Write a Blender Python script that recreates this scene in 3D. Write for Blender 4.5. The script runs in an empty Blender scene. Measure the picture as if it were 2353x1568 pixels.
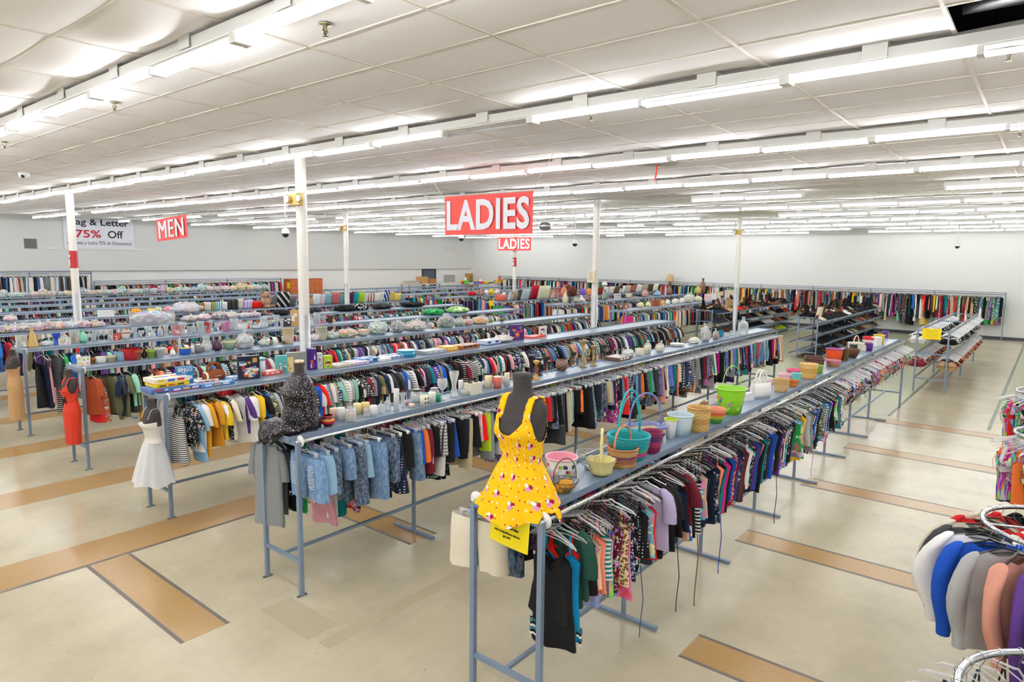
import bpy, bmesh, math, random
import numpy as np
from mathutils import Vector, Matrix, noise
PI = math.pi
S = bpy.context.scene
COL = S.collection

# ------------------------------------------------------------------ camera, world, exposure
F_PX, YAW, PITCH, ROLL, EYE = 1520.0, math.radians(39.226), math.radians(7.104), math.radians(-0.6806), 3.2
def cam_rows():
    f = Vector((math.cos(YAW)*math.cos(PITCH), math.sin(YAW)*math.cos(PITCH), -math.sin(PITCH)))
    rt = Vector((math.sin(YAW), -math.cos(YAW), 0))
    dn = f.cross(rt)
    c, s = math.cos(ROLL), math.sin(ROLL)
    return c*rt+s*dn, -s*rt+c*dn, f
RT, DN, FW = cam_rows()
cd = bpy.data.cameras.new('camera'); cam = bpy.data.objects.new('camera', cd); COL.objects.link(cam)
cd.sensor_width = 36; cd.lens = F_PX/2353*36; cd.clip_end = 200; cd.clip_start = 0.05
m = Matrix((RT, -DN, -FW)).transposed().to_4x4(); m.translation = (0, 0, EYE)
cam.matrix_world = m
S.camera = cam
W = bpy.data.worlds.new('world'); S.world = W; W.use_nodes = True
W.node_tree.nodes['Background'].inputs[0].default_value = (1, 1, 1, 1)
W.node_tree.nodes['Background'].inputs[1].default_value = 0.3
S.view_settings.view_transform = 'Standard'; S.view_settings.look = 'None'
S.view_settings.gamma = 1; S.view_settings.use_curve_mapping = False
S.view_settings.exposure = 1.05
TUBE_STRENGTH = 26.0
cy = S.cycles
cy.max_bounces = 6; cy.diffuse_bounces = 3; cy.glossy_bounces = 3; cy.transmission_bounces = 4; cy.transparent_max_bounces = 8
cy.caustics_reflective = False; cy.caustics_refractive = False; cy.sample_clamp_indirect = 6

def ray(px, py): return ((px-1176.5)/F_PX)*RT + ((py-784)/F_PX)*DN + FW
def at_z(px, py, z):
    d = ray(px, py); t = (z-EYE)/d.z; return Vector((d.x*t, d.y*t, z))
def at_y(px, py, y):
    d = ray(px, py); t = y/d.y; return Vector((d.x*t, y, EYE+d.z*t))
def at_x(px, py, x):
    d = ray(px, py); t = x/d.x; return Vector((x, d.y*t, EYE+d.z*t))
def depth(p): return (Vector(p)-Vector((0, 0, EYE))).dot(FW)

# ------------------------------------------------------------------ helpers
def lin(h):
    h = h.lstrip('#'); o = []
    for i in (0, 2, 4):
        c = int(h[i:i+2], 16)/255
        o.append(c/12.92 if c <= .04045 else ((c+.055)/1.055)**2.4)
    return tuple(o)+(1.0,)

class MB:
    def __init__(s): s.v = []; s.f = []; s.c = []
    def col(s, c): return lin(c) if isinstance(c, str) else c
    def add(s, vs, fs, c='#ffffff'):
        b = len(s.v); s.v += [tuple(v) for v in vs]; c = s.col(c)
        for f in fs: s.f.append(tuple(i+b for i in f)); s.c.append(c)
        return b
    def box(s, x0, x1, y0, y1, z0, z1, c='#ffffff', M=None):
        vs = [Vector(p) for p in ((x0,y0,z0),(x1,y0,z0),(x1,y1,z0),(x0,y1,z0),(x0,y0,z1),(x1,y0,z1),(x1,y1,z1),(x0,y1,z1))]
        if M: vs = [M@v for v in vs]
        s.add(vs, [(0,3,2,1),(4,5,6,7),(0,1,5,4),(1,2,6,5),(2,3,7,6),(3,0,4,7)], c)
    def loft(s, rings, c='#ffffff', close=True, cap0=False, cap1=False, fc=None):
        n = len(rings[0]); vs = [p for r in rings for p in r]; fs = []; cs = []
        m = n if close else n-1
        for j in range(len(rings)-1):
            for i in range(m):
                k = (i+1) % n
                fs.append((j*n+i, j*n+k, (j+1)*n+k, (j+1)*n+i)); cs.append(fc(j, i) if fc else c)
        if cap0: fs.append(tuple(range(n-1, -1, -1))); cs.append(c)
        if cap1: fs.append(tuple((len(rings)-1)*n+i for i in range(n))); cs.append(c)
        b = len(s.v); s.v += [tuple(v) for v in vs]
        for f, q in zip(fs, cs): s.f.append(tuple(i+b for i in f)); s.c.append(s.col(q))
    def lathe(s, prof, seg=20, c='#ffffff', x=0, y=0, z=0, cap0=True, cap1=False, wob=None, fc=None):
        rings = []
        for j, (r, h) in enumerate(prof):
            rings.append([(x+(r+(wob(j, i) if wob else 0))*math.cos(2*PI*i/seg), y+(r+(wob(j, i) if wob else 0))*math.sin(2*PI*i/seg), z+h) for i in range(seg)])
        s.loft(rings, c, True, cap0, cap1, fc)
    def tube(s, pts, r, n=6, c='#ffffff', caps=True, flat=1.0, closed=False):
        pts = [Vector(p) for p in pts]; rings = []; up = None; N = len(pts)
        for i, p in enumerate(pts):
            if closed: d = pts[(i+1) % N]-pts[i-1]
            else: d = pts[min(i+1, N-1)]-pts[max(i-1, 0)]
            if d.length < 1e-9: d = Vector((0, 0, 1))
            d.normalize()
            if up is None:
                up = Vector((0, 1, 0)) if abs(d.y) < .9 else Vector((1, 0, 0))
            a = up-d*up.dot(d)
            if a.length < 1e-6: a = Vector((1, 0, 0))-d*d.x
            a.normalize(); up = a; b = d.cross(a)
            rr = r[i] if isinstance(r, (list, tuple)) else r
            rings.append([p+a*(rr*flat*math.cos(2*PI*k/n))+b*(rr*math.sin(2*PI*k/n)) for k in range(n)])
        if closed: rings.append(rings[0])
        s.loft(rings, c, True, caps and not closed, caps and not closed)
    def ball(s, cx, cy_, cz, rx, ry, rz, c='#ffffff', u=12, v=8, dis=None):
        rings = []
        for j in range(v+1):
            t = -PI/2+PI*j/v; row = []
            for i in range(u):
                a = 2*PI*i/u; d = Vector((math.cos(t)*math.cos(a), math.cos(t)*math.sin(a), math.sin(t)))
                k = dis(d) if dis else 1
                row.append((cx+rx*d.x*k, cy_+ry*d.y*k, cz+rz*d.z*k))
            rings.append(row)
        s.loft(rings, c)
    def xform(s, M): s.v = [tuple(M@Vector(v)) for v in s.v]; return s
    def mesh(s, name, mat=None, smooth=True):
        me = bpy.data.meshes.new(name); me.from_pydata(s.v, [], s.f)
        at = me.color_attributes.new('Col', 'FLOAT_COLOR', 'CORNER')
        arr = np.empty((len(me.loops), 4), np.float32); k = 0
        for f, c in zip(s.f, s.c):
            n = len(f); arr[k:k+n] = c[:4]; k += n
        at.data.foreach_set('color', arr.ravel())
        if mat: me.materials.append(mat)
        if smooth: me.polygons.foreach_set('use_smooth', [True]*len(me.polygons))
        me.update(); return me

def obj(name, me, parent=None, loc=(0,0,0), rot=0.0):
    o = bpy.data.objects.new(name, me); COL.objects.link(o)
    if parent: o.parent = parent
    o.location = loc
    if rot: o.rotation_euler = (0, 0, rot)
    return o
def build(mb, name, mat, parent=None, smooth=True, loc=(0,0,0), rot=0.0):
    return obj(name, mb.mesh(name, mat, smooth), parent, loc, rot)
def tag(o, label=None, cat=None, group=None, kind=None):
    if label: o['label'] = label
    if cat: o['category'] = cat
    if group: o['group'] = group
    if kind: o['kind'] = kind
    return o
def thing(name, loc, label, cat, group=None, rot=0.0):
    return tag(obj(name, None, None, loc, rot), label, cat, group)
def copy_tree(o, parent=None):
    c = o.copy(); COL.objects.link(c)
    if parent: c.parent = parent
    for ch in o.children: copy_tree(ch, c)
    return c
def struct(mb, name, mat, smooth=False): return tag(build(mb, name, mat, smooth=smooth), kind='structure')
def quads_mesh(name, V, Q, C, mat):
    me = bpy.data.meshes.new(name); nv, nq = len(V), len(Q)
    me.vertices.add(nv); me.vertices.foreach_set('co', V.astype(np.float32).ravel())
    me.loops.add(nq*4); me.loops.foreach_set('vertex_index', Q.astype(np.int32).ravel())
    me.polygons.add(nq); me.polygons.foreach_set('loop_start', np.arange(0, nq*4, 4, dtype=np.int32))
    me.polygons.foreach_set('use_smooth', np.ones(nq, bool))
    at = me.color_attributes.new('Col', 'FLOAT_COLOR', 'CORNER')
    at.data.foreach_set('color', np.repeat(C, 4, axis=0).astype(np.float32).ravel())
    me.materials.append(mat); me.update(calc_edges=True); me.validate(); return me
ORD = lambda n: f"{n}{'th' if 10 <= n % 100 <= 20 else {1:'st',2:'nd',3:'rd'}.get(n % 10, 'th')}"

# ------------------------------------------------------------------ materials
def nt(name):
    m = bpy.data.materials.new(name); m.use_nodes = True; t = m.node_tree; b = t.nodes['Principled BSDF']
    return m, t, b
def N(t, ty, **kw):
    n = t.nodes.new(ty)
    for k, v in kw.items():
        if k.startswith('_'): setattr(n, k[1:], v)
        else: n.inputs[k.replace('__', ' ')].default_value = v
    return n
def bump(t, b, scale, strength, dist=.01, coord='Object', detail=3):
    tc = N(t, 'ShaderNodeTexCoord'); nz = N(t, 'ShaderNodeTexNoise', Scale=scale, Detail=detail)
    t.links.new(tc.outputs[coord], nz.inputs['Vector'])
    bp = N(t, 'ShaderNodeBump', Strength=strength, Distance=dist)
    t.links.new(nz.outputs[0], bp.inputs['Height']); t.links.new(bp.outputs[0], b.inputs['Normal'])
def plain(name, c, rough=.6, metal=0, bmp=None, spec=.5):
    m, t, b = nt(name); b.inputs['Base Color'].default_value = lin(c); b.inputs['Roughness'].default_value = rough
    b.inputs['Metallic'].default_value = metal; b.inputs['Specular IOR Level'].default_value = spec
    if bmp: bump(t, b, *bmp)
    return m
def attr(name, rough=.6, metal=0, bmp=None, trans=0, spec=.5):
    m, t, b = nt(name); a = N(t, 'ShaderNodeAttribute', _attribute_name='Col')
    t.links.new(a.outputs['Color'], b.inputs['Base Color'])
    b.inputs['Roughness'].default_value = rough; b.inputs['Metallic'].default_value = metal; b.inputs['Specular IOR Level'].default_value = spec
    if bmp: bump(t, b, *bmp)
    return m
M_ = {}
M_['matte'] = attr('painted_matte', .75)
M_['gloss'] = attr('glazed', .22)
M_['wax'] = attr('wax', .5)
M_['metal'] = attr('bright_metal', .25, 1)
M_['clothv'] = attr('mixed_cloth', .9, bmp=(60, .3, .01), spec=.2)
M_['card'] = attr('printed_card', .35)
M_['wicker'] = attr('wicker', .65, bmp=(180, .35, .003))
M_['rack'] = plain('rack_blue_grey_paint', '#77899f', .42, bmp=(40, .06, .004))
M_['shelf'] = plain('shelf_blue_grey_sheet', '#74869b', .33, bmp=(25, .05, .004))
M_['chrome'] = plain('chrome', '#c9ccd0', .14, 1)
M_['steel'] = plain('brushed_steel', '#a2a4a6', .35, 1)
M_['white'] = plain('white_enamel', '#f2f2f0', .4)
M_['black'] = plain('black_plastic', '#121213', .3)
M_['mannequin'] = plain('mannequin_jersey', '#3a3536', .85, bmp=(300, .2, .002))
def see_through(name, alpha, rough, tint=True, spec_fac=.5):
    m, t, b = nt(name); b.inputs['Roughness'].default_value = rough; b.inputs['Specular IOR Level'].default_value = 1.0
    if tint:
        a = N(t, 'ShaderNodeAttribute', _attribute_name='Col'); t.links.new(a.outputs['Color'], b.inputs['Base Color'])
    else: b.inputs['Base Color'].default_value = (.9, .92, .94, 1)
    tr = N(t, 'ShaderNodeBsdfTransparent'); mx = N(t, 'ShaderNodeMixShader'); lw = N(t, 'ShaderNodeLayerWeight', Blend=.35)
    mp = N(t, 'ShaderNodeMapRange'); mp.inputs['To Min'].default_value = alpha; mp.inputs['To Max'].default_value = min(1, alpha+.6)
    t.links.new(lw.outputs['Facing'], mp.inputs['Value']); t.links.new(mp.outputs[0], mx.inputs['Fac'])
    t.links.new(tr.outputs[0], mx.inputs[1]); t.links.new(b.outputs[0], mx.inputs[2])
    t.links.new(mx.outputs[0], t.nodes['Material Output'].inputs['Surface'])
    return m, t, b
M_['glass'] = see_through('tinted_glass', .22, .05)[0]
M_['clear'] = see_through('clear_plastic', .2, .12, False)[0]
fm, ft, fb = see_through('plastic_film', .22, .12); bump(ft, fb, 22, .9, .03, detail=5); M_['film'] = fm
tm, tt, tb = see_through('tulle', .55, .8, False); M_['tulle'] = tm

# garment cloths: base colour from the object's own colour
def cloth(name, pat=None):
    m, t, b = nt('cloth_'+name); b.inputs['Roughness'].default_value = .88; b.inputs['Specular IOR Level'].default_value = .25
    oi = N(t, 'ShaderNodeObjectInfo'); tc = N(t, 'ShaderNodeTexCoord'); L = t.links.new
    mp = N(t, 'ShaderNodeMapping'); L(tc.outputs['Object'], mp.inputs['Vector'])
    ad = N(t, 'ShaderNodeVectorMath', _operation='SCALE'); ad.inputs[0].default_value = (7, 11, 5); L(oi.outputs['Random'], ad.inputs['Scale'])
    L(ad.outputs[0], mp.inputs['Location']); vec = mp.outputs[0]
    def mix(fac, a, c):
        x = N(t, 'ShaderNodeMix', _data_type='RGBA')
        L(fac, x.inputs[0])
        for q, i in ((a, 6), (c, 7)):
            if isinstance(q, str): x.inputs[i].default_value = lin(q)
            else: L(q, x.inputs[i])
        return x.outputs[2]
    def step(v, lo, hi=None):
        r = N(t, 'ShaderNodeMapRange'); r.inputs['From Min'].default_value = lo; r.inputs['From Max'].default_value = lo+.02 if hi is None else hi
        L(v, r.inputs['Value']); return r.outputs[0]
    c = oi.outputs['Color']
    if pat == 'stripe':
        w = N(t, 'ShaderNodeTexWave', Scale=9.0, _bands_direction='Z'); L(vec, w.inputs['Vector']); c = mix(step(w.outputs['Fac'], .5), c, '#e9e6df')
    elif pat == 'dots':
        v = N(t, 'ShaderNodeTexVoronoi', Scale=38.0, Randomness=.15); L(vec, v.inputs['Vector']); c = mix(step(v.outputs['Distance'], .22), '#f1efe9', c)
    elif pat == 'leopard':
        v = N(t, 'ShaderNodeTexVoronoi', Scale=42.0); L(vec, v.inputs['Vector'])
        c1 = mix(step(v.outputs['Distance'], .3), '#b7762e', '#e7cfa4'); r = N(t, 'ShaderNodeMath', _operation='ABSOLUTE')
        s = N(t, 'ShaderNodeMath', _operation='SUBTRACT'); s.inputs[1].default_value = .36; L(v.outputs['Distance'], s.inputs[0]); L(s.outputs[0], r.inputs[0])
        c = mix(step(r.outputs[0], .07), '#1c130d', c1)
    elif pat in ('floral', 'print', 'camo'):
        sc = {'floral': 26, 'print': 14, 'camo': 9}[pat]
        v = N(t, 'ShaderNodeTexVoronoi', Scale=float(sc)); nz = N(t, 'ShaderNodeTexNoise', Scale=sc*1.2, Detail=2.0)
        L(vec, nz.inputs['Vector']); vm = N(t, 'ShaderNodeMix', _data_type='VECTOR'); vm.inputs[0].default_value = .12
        L(vec, vm.inputs[4]); L(nz.outputs['Color'], vm.inputs[5]); L(vm.outputs[1], v.inputs['Vector'])
        hs = N(t, 'ShaderNodeHueSaturation'); hs.inputs['Saturation'].default_value = .75; hs.inputs['Value'].default_value = .95
        L(v.outputs['Color'], hs.inputs['Color'])
        c2 = hs.outputs[0]
        c = mix(step(v.outputs['Distance'], .38 if pat == 'floral' else .5), c2, c)
        if pat == 'floral':
            v2 = N(t, 'ShaderNodeTexVoronoi', Scale=30.0); L(vec, v2.inputs['Vector']); c = mix(step(v2.outputs['Distance'], .17), '#f4eef0', c)
    elif pat == 'tie':
        nz = N(t, 'ShaderNodeTexNoise', Scale=5.0, Detail=2.0); L(vec, nz.inputs['Vector']); L(nz.outputs[0], N(t, 'ShaderNodeMath').inputs[0])
        cr = t.nodes.new('ShaderNodeValToRGB'); L(nz.outputs[0], cr.inputs[0]); e = cr.color_ramp.elements
        e[0].position = .35; e[0].color = lin('#8fb1e6'); e[1].position = .7; e[1].color = lin('#f2622e')
        x = e.new(.5); x.color = lin('#e77fb4'); x = e.new(.58); x.color = lin('#e5484a'); c = cr.outputs[0]
    elif pat == 'streak':
        mp.inputs['Scale'].default_value = (1, 1, .16); mp.inputs['Rotation'].default_value = (0, .5, 0)
        v = N(t, 'ShaderNodeTexVoronoi', Scale=60.0); L(vec, v.inputs['Vector'])
        hs = N(t, 'ShaderNodeHueSaturation'); hs.inputs['Saturation'].default_value = 1.05; hs.inputs['Value'].default_value = .85; L(v.outputs['Color'], hs.inputs['Color']); c = hs.outputs[0]
    elif pat == 'denim':
        nz = N(t, 'ShaderNodeTexNoise', Scale=70.0, Detail=4.0, Roughness=.7); mp.inputs['Scale'].default_value = (1, 1, .35); L(vec, nz.inputs['Vector']); c = mix(step(nz.outputs[0], .4, 1.0), c, '#c4d4e6')
    elif pat == 'check':
        w = N(t, 'ShaderNodeTexWave', Scale=8.0, _bands_direction='Z'); w2 = N(t, 'ShaderNodeTexWave', Scale=8.0, _bands_direction='X')
        L(vec, w.inputs['Vector']); L(vec, w2.inputs['Vector']); c = mix(step(w.outputs['Fac'], .6), c, '#d8d4cc'); c = mix(step(w2.outputs['Fac'], .7), c, '#34343c')
    if pat is None:
        nz = N(t, 'ShaderNodeTexNoise', Scale=4.0); L(vec, nz.inputs['Vector']); hs = N(t, 'ShaderNodeHueSaturation'); L(c, hs.inputs['Color'])
        r = N(t, 'ShaderNodeMapRange'); r.inputs['To Min'].default_value = .88; r.inputs['To Max'].default_value = 1.1; L(nz.outputs[0], r.inputs['Value']); L(r.outputs[0], hs.inputs['Value']); c = hs.outputs[0]
    L(c, b.inputs['Base Color'])
    n2 = N(t, 'ShaderNodeTexNoise', Scale=14.0, Detail=4.0); L(vec, n2.inputs['Vector']); bp = N(t, 'ShaderNodeBump', Strength=.35, Distance=.02)
    L(n2.outputs[0], bp.inputs['Height']); L(bp.outputs[0], b.inputs['Normal'])
    return m
CLOTH = {p: cloth(p or 'plain', p) for p in (None, 'stripe', 'dots', 'leopard', 'floral', 'print', 'camo', 'tie', 'streak', 'denim', 'check')}
PATNAME = {None: '', 'stripe': 'striped ', 'dots': 'spotted ', 'leopard': 'leopard print ', 'floral': 'floral ', 'print': 'patterned ', 'camo': 'blotched ', 'tie': 'tie-dyed ', 'streak': 'multicoloured streaked ', 'denim': 'denim ', 'check': 'checked '}

# ------------------------------------------------------------------ room shell
X0, X1, Y0, Y1, ZC = -5.0, 35.0, -5.0, 32.35, 4.70
def floor_mat():
    m, t, b = nt('vinyl_floor_tile'); L = t.links.new; b.inputs['Specular IOR Level'].default_value = .3
    g = N(t, 'ShaderNodeNewGeometry'); mp = N(t, 'ShaderNodeMapping'); L(g.outputs['Position'], mp.inputs['Vector'])
    mp.inputs['Location'].default_value = (.05, .12, 0); mp.inputs['Scale'].default_value = (1/.61, 1/.61, 0)
    fl = N(t, 'ShaderNodeVectorMath', _operation='FLOOR'); L(mp.outputs[0], fl.inputs[0])
    fr = N(t, 'ShaderNodeVectorMath', _operation='FRACTION'); L(mp.outputs[0], fr.inputs[0])
    wn = N(t, 'ShaderNodeTexWhiteNoise', _noise_dimensions='3D'); L(fl.outputs[0], wn.inputs['Vector'])
    nz = N(t, 'ShaderNodeTexNoise', Scale=.55, Detail=5.0, Roughness=.6); L(g.outputs['Position'], nz.inputs['Vector'])
    n2 = N(t, 'ShaderNodeTexNoise', Scale=9.0, Detail=6.0, Roughness=.7); L(g.outputs['Position'], n2.inputs['Vector'])
    sx = N(t, 'ShaderNodeSeparateXYZ'); L(fr.outputs[0], sx.inputs[0])
    def edge(o):
        a = N(t, 'ShaderNodeMath', _operation='SUBTRACT'); a.inputs[1].default_value = .5; L(o, a.inputs[0])
        c = N(t, 'ShaderNodeMath', _operation='ABSOLUTE'); L(a.outputs[0], c.inputs[0])
        d = N(t, 'ShaderNodeMath', _operation='GREATER_THAN'); d.inputs[1].default_value = .4965; L(c.outputs[0], d.inputs[0]); return d.outputs[0]
    mx = N(t, 'ShaderNodeMath', _operation='MAXIMUM'); L(edge(sx.outputs[0]), mx.inputs[0]); L(edge(sx.outputs[1]), mx.inputs[1])
    def rmp(o, a, c, lo, hi):
        r = N(t, 'ShaderNodeMapRange'); r.inputs['From Min'].default_value = a; r.inputs['From Max'].default_value = c
        r.inputs['To Min'].default_value = lo; r.inputs['To Max'].default_value = hi; L(o, r.inputs['Value']); return r.outputs[0]
    def mul(a, c):
        x = N(t, 'ShaderNodeMath', _operation='MULTIPLY'); L(a, x.inputs[0]); L(c, x.inputs[1]); return x.outputs[0]
    v = mul(mul(rmp(wn.outputs[0], 0, 1, .965, 1.02), rmp(nz.outputs[0], .3, .7, .9, 1.05)), mul(rmp(n2.outputs[0], .3, .75, 1.02, .94), rmp(mx.outputs[0], 0, 1, 1, .93)))
    hs = N(t, 'ShaderNodeHueSaturation'); hs.inputs['Color'].default_value = lin('#c6bca1'); L(v, hs.inputs['Value'])
    n3 = N(t, 'ShaderNodeTexNoise', Scale=1.6, Detail=3.0, Roughness=.5); L(g.outputs['Position'], n3.inputs['Vector'])
    n4 = N(t, 'ShaderNodeTexNoise', Scale=17.0, Detail=2.0); L(g.outputs['Position'], n4.inputs['Vector'])
    v2 = mul(mul(v, rmp(n3.outputs[0], .4, .75, 1.02, .86)), rmp(n4.outputs[0], .715, .76, 1.0, .72)); L(v2, hs.inputs['Value'])
    L(hs.outputs[0], b.inputs['Base Color'])
    L(rmp(nz.outputs[0], .35, .7, .19, .262), b.inputs['Roughness'])
    bp = N(t, 'ShaderNodeBump', Strength=.03, Distance=.002); L(n2.outputs[0], bp.inputs['Height']); L(bp.outputs[0], b.inputs['Normal'])
    return m
mb = MB(); mb.box(X0-.2, X1+.2, Y0-.2, Y1+1, -.1, 0); struct(mb, 'floor', floor_mat())
def speck(name, c, c2):
    m, t, b = nt(name); g = N(t, 'ShaderNodeNewGeometry'); nz = N(t, 'ShaderNodeTexNoise', Scale=30.0, Detail=6.0); t.links.new(g.outputs['Position'], nz.inputs['Vector'])
    x = N(t, 'ShaderNodeMix', _data_type='RGBA'); t.links.new(nz.outputs[0], x.inputs[0]); x.inputs[6].default_value = lin(c); x.inputs[7].default_value = lin(c2)
    t.links.new(x.outputs[2], b.inputs['Base Color']); b.inputs['Roughness'].default_value = .23; b.inputs['Specular IOR Level'].default_value = .3; return m
tan = speck('tan_floor_tile', '#a5824f', '#b39262'); dark = plain('dark_floor_line', '#6b6158', .4); green = speck('sage_floor_tile', '#a0a27c', '#aeae8a'); gl = plain('green_floor_line', '#5d6a55', .4)
a, d, gr, ln = MB(), MB(), MB(), MB()
for y0, y1 in ((7.5, 8.1), (9.95, 10.6), (12.5, 13.15), (15.0, 15.6), (17.5, 18.1)): a.box(-2, 17, y0, y1, 0, .0015)
d.box(-2, 17, 7.455, 7.5, 0, .002)
for k in range(6):
    x = 2.26+2.52*k
    for y0, y1 in ((5.34, 7.455), (-5, 2.11 if k < 2 else 2.6)):
        a.box(x+.03, x+.38, y0, y1, 0, .0015)
        for q in (x-.01, x+.38): d.box(q, q+.035, y0, y1, 0, .002)
for x0, x1, y0, y1 in ((15.6, 34.9, 2.5, 30),): gr.box(x0, x1, y0, y1, 0, .001)
gr.box(18.7, 34.9, -4.9, .72, 0, .001)
ln.box(15.6, 34.9, 2.44, 2.5, 0, .002); ln.box(15.6, 34.9, .72, .78, 0, .002)
pt_ = MB(); pt_.box(2.96, 3.27, 4.6, 5.33, 0, .001); pt_.box(3.0, 16, 4.36, 4.5, 0, .001); struct(pt_, 'trim_6', speck('worn_floor_tile', '#b3a78c', '#bcb095'))
struct(a, 'trim_1', tan); struct(d, 'trim_2', dark); struct(gr, 'trim_3', green); struct(ln, 'trim_4', gl)
wallm = plain('wall_paint', '#dededb', .7, bmp=(1.2, .15, .05)); wall2 = plain('lower_wall_paint', '#f3f3f1', .7)
mb = MB(); mb.box(X1, X1+.2, Y0, Y1+1, 0, ZC+.3); struct(mb, 'wall_back', wallm)
mb = MB(); mb.box(X0-.2, X1+.2, Y1, Y1+1, 2.46, ZC+.3); struct(mb, 'wall_left', wallm)
mb = MB(); mb.box(X0-.2, X1+.2, Y1+.12, Y1+.3, 0, 2.46); struct(mb, 'wall_left_lower', wall2)
mb = MB(); mb.box(X0-.2, X1+.2, Y0-.2, Y0, 0, ZC+.3); struct(mb, 'wall_right', wallm)
mb = MB(); mb.box(X0-.2, X0, Y0, Y1+1, 0, ZC+.3); struct(mb, 'wall_front', wallm)
bb = plain('baseboard_black', '#3c4146', .5)
mb = MB(); mb.box(X1-.02, X1, Y0, Y1, 0, .13); struct(mb, 'baseboard_back', bb)
mb = MB(); mb.box(X0, X1, Y0, Y0+.02, 0, .13); struct(mb, 'baseboard_right', bb)
# ceiling: sagging 2 x 4 ft tiles on a grid
cm, ct, cb = nt('ceiling_tile'); L = ct.links.new
g = N(ct, 'ShaderNodeNewGeometry'); nz = N(ct, 'ShaderNodeTexNoise', Scale=.8, Detail=3.0); L(g.outputs['Position'], nz.inputs['Vector'])
v = N(ct, 'ShaderNodeTexVoronoi', Scale=55.0); L(g.outputs['Position'], v.inputs['Vector']); n3 = N(ct, 'ShaderNodeTexNoise', Scale=2.5); L(g.outputs['Position'], n3.inputs['Vector'])
x = N(ct, 'ShaderNodeMix', _data_type='RGBA'); L(nz.outputs[0], x.inputs[0]); x.inputs[6].default_value = lin('#f3f1f2'); x.inputs[7].default_value = lin('#f8f6f8')
r = N(ct, 'ShaderNodeMapRange'); r.inputs['From Min'].default_value = .05; r.inputs['From Max'].default_value = .1; r.inputs['To Min'].default_value = .75; L(v.outputs['Distance'], r.inputs['Value'])
hs = N(ct, 'ShaderNodeHueSaturation'); L(x.outputs[2], hs.inputs['Color']); L(r.outputs[0], hs.inputs['Value']); L(hs.outputs[0], cb.inputs['Base Color']); cb.inputs['Roughness'].default_value = .9
ROWX = [2.32+3.06*k for k in range(-2, 11)]
GX, GY, TX, TY = 3.52-.61*14, 3.09-1.22*7, .6112, 1.22
rnd = random.Random(5); mb = MB()
nx, ny = int((X1-GX)/TX)+1, int((Y1-GY)/TY)+1
def lift(x):
    q = min(abs(x-r) for r in ROWX); return .02*math.exp(-(q/.16)**2)
for i in range(nx):
    for j in range(ny):
        x0, y0 = GX+i*TX, GY+j*TY
        if 13 < i < 17 and y0 < .6 and 4.6 < x0 < 5.0: continue
        sg = rnd.uniform(.0, .012) if x0 > 2 else rnd.uniform(.02, .07)
        a4, b4 = rnd.uniform(-.01, .01), rnd.uniform(-.01, .01); near = x0 < 16 and y0 < 20
        n1, n2 = (6, 5) if near else (4, 2)
        rows = []
        for p in range(n1+1):
            rows.append([])
            for q in range(n2+1):
                u, w = p/n1, q/n2; xx, yy = x0+u*TX, y0+w*TY
                z = ZC-sg*math.sin(PI*u)*math.sin(PI*w)+a4*(u-.5)*math.sin(PI*w)+lift(xx)*(.4+.6*math.sin(PI*w))
                rows[-1].append((xx, yy, z))
        mb.loft(rows, close=False)
struct(mb, 'ceiling', cm, True)
gm = plain('ceiling_grid_cream', '#dcd4c8', .5); mb = MB()
for i in range(nx+1):
    x = GX+i*TX
    if min(abs(x-r) for r in ROWX) > .1: mb.box(x-.011, x+.011, Y0, Y1, ZC-.006+lift(x)*.4, ZC+.01)
for j in range(ny+1):
    y = GY+j*TY; mb.box(X0, X1, y-.012, y+.012, ZC-.007, ZC+.01)
struct(mb, 'ceiling_grid', gm)
mb = MB(); mb.box(X0-.2, X1+.2, Y0-.2, Y1+1, ZC+.45, ZC+.6); struct(mb, 'roof', plain('roof_deck_grey', '#8f989e', .6))
mb = MB(); mb.tube([(5.2, Y0, ZC+.15), (5.2, .6, ZC+.15)], .085, 20); tag(build(mb, 'duct_pipe', M_['steel']), 'shiny metal pipe above the open ceiling panel', 'pipe')
# bulkhead lower edge, door, wall rail
mb = MB(); mb.box(9.0, 13.25, Y1-.03, Y1, 3.38, 3.42); struct(mb, 'trim_5', wall2)
dm = plain('door_blue_grey', '#4d5a6b', .5); dk = plain('door_frame_dark', '#3b3f46', .5)
dY = Y1+.12
dr = tag(obj('door_1', None, None, (30.9, dY, 0)), kind='structure')
mb = MB(); mb.box(-.56, .46, -.05, -.01, 0, 2.36); build(mb, 'door_leaf', dm, dr, False)
mb = MB(); mb.box(-.64, -.56, -.07, 0, 0, 2.44); mb.box(.46, .6, -.07, 0, 0, 2.44); mb.box(-.64, .6, -.07, 0, 2.36, 2.44); build(mb, 'door_frame', dk, dr, False)
mb = MB(); mb.box(-.35, -.02, -.056, -.05, 1.2, 1.62); build(mb, 'door_notice', M_['white'], dr, False)
mb = MB(); mb.tube([(.36, -.05, 1.05), (.36, -.11, 1.05), (.26, -.11, 1.05)], .012); build(mb, 'door_handle', M_['chrome'], dr)

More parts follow.
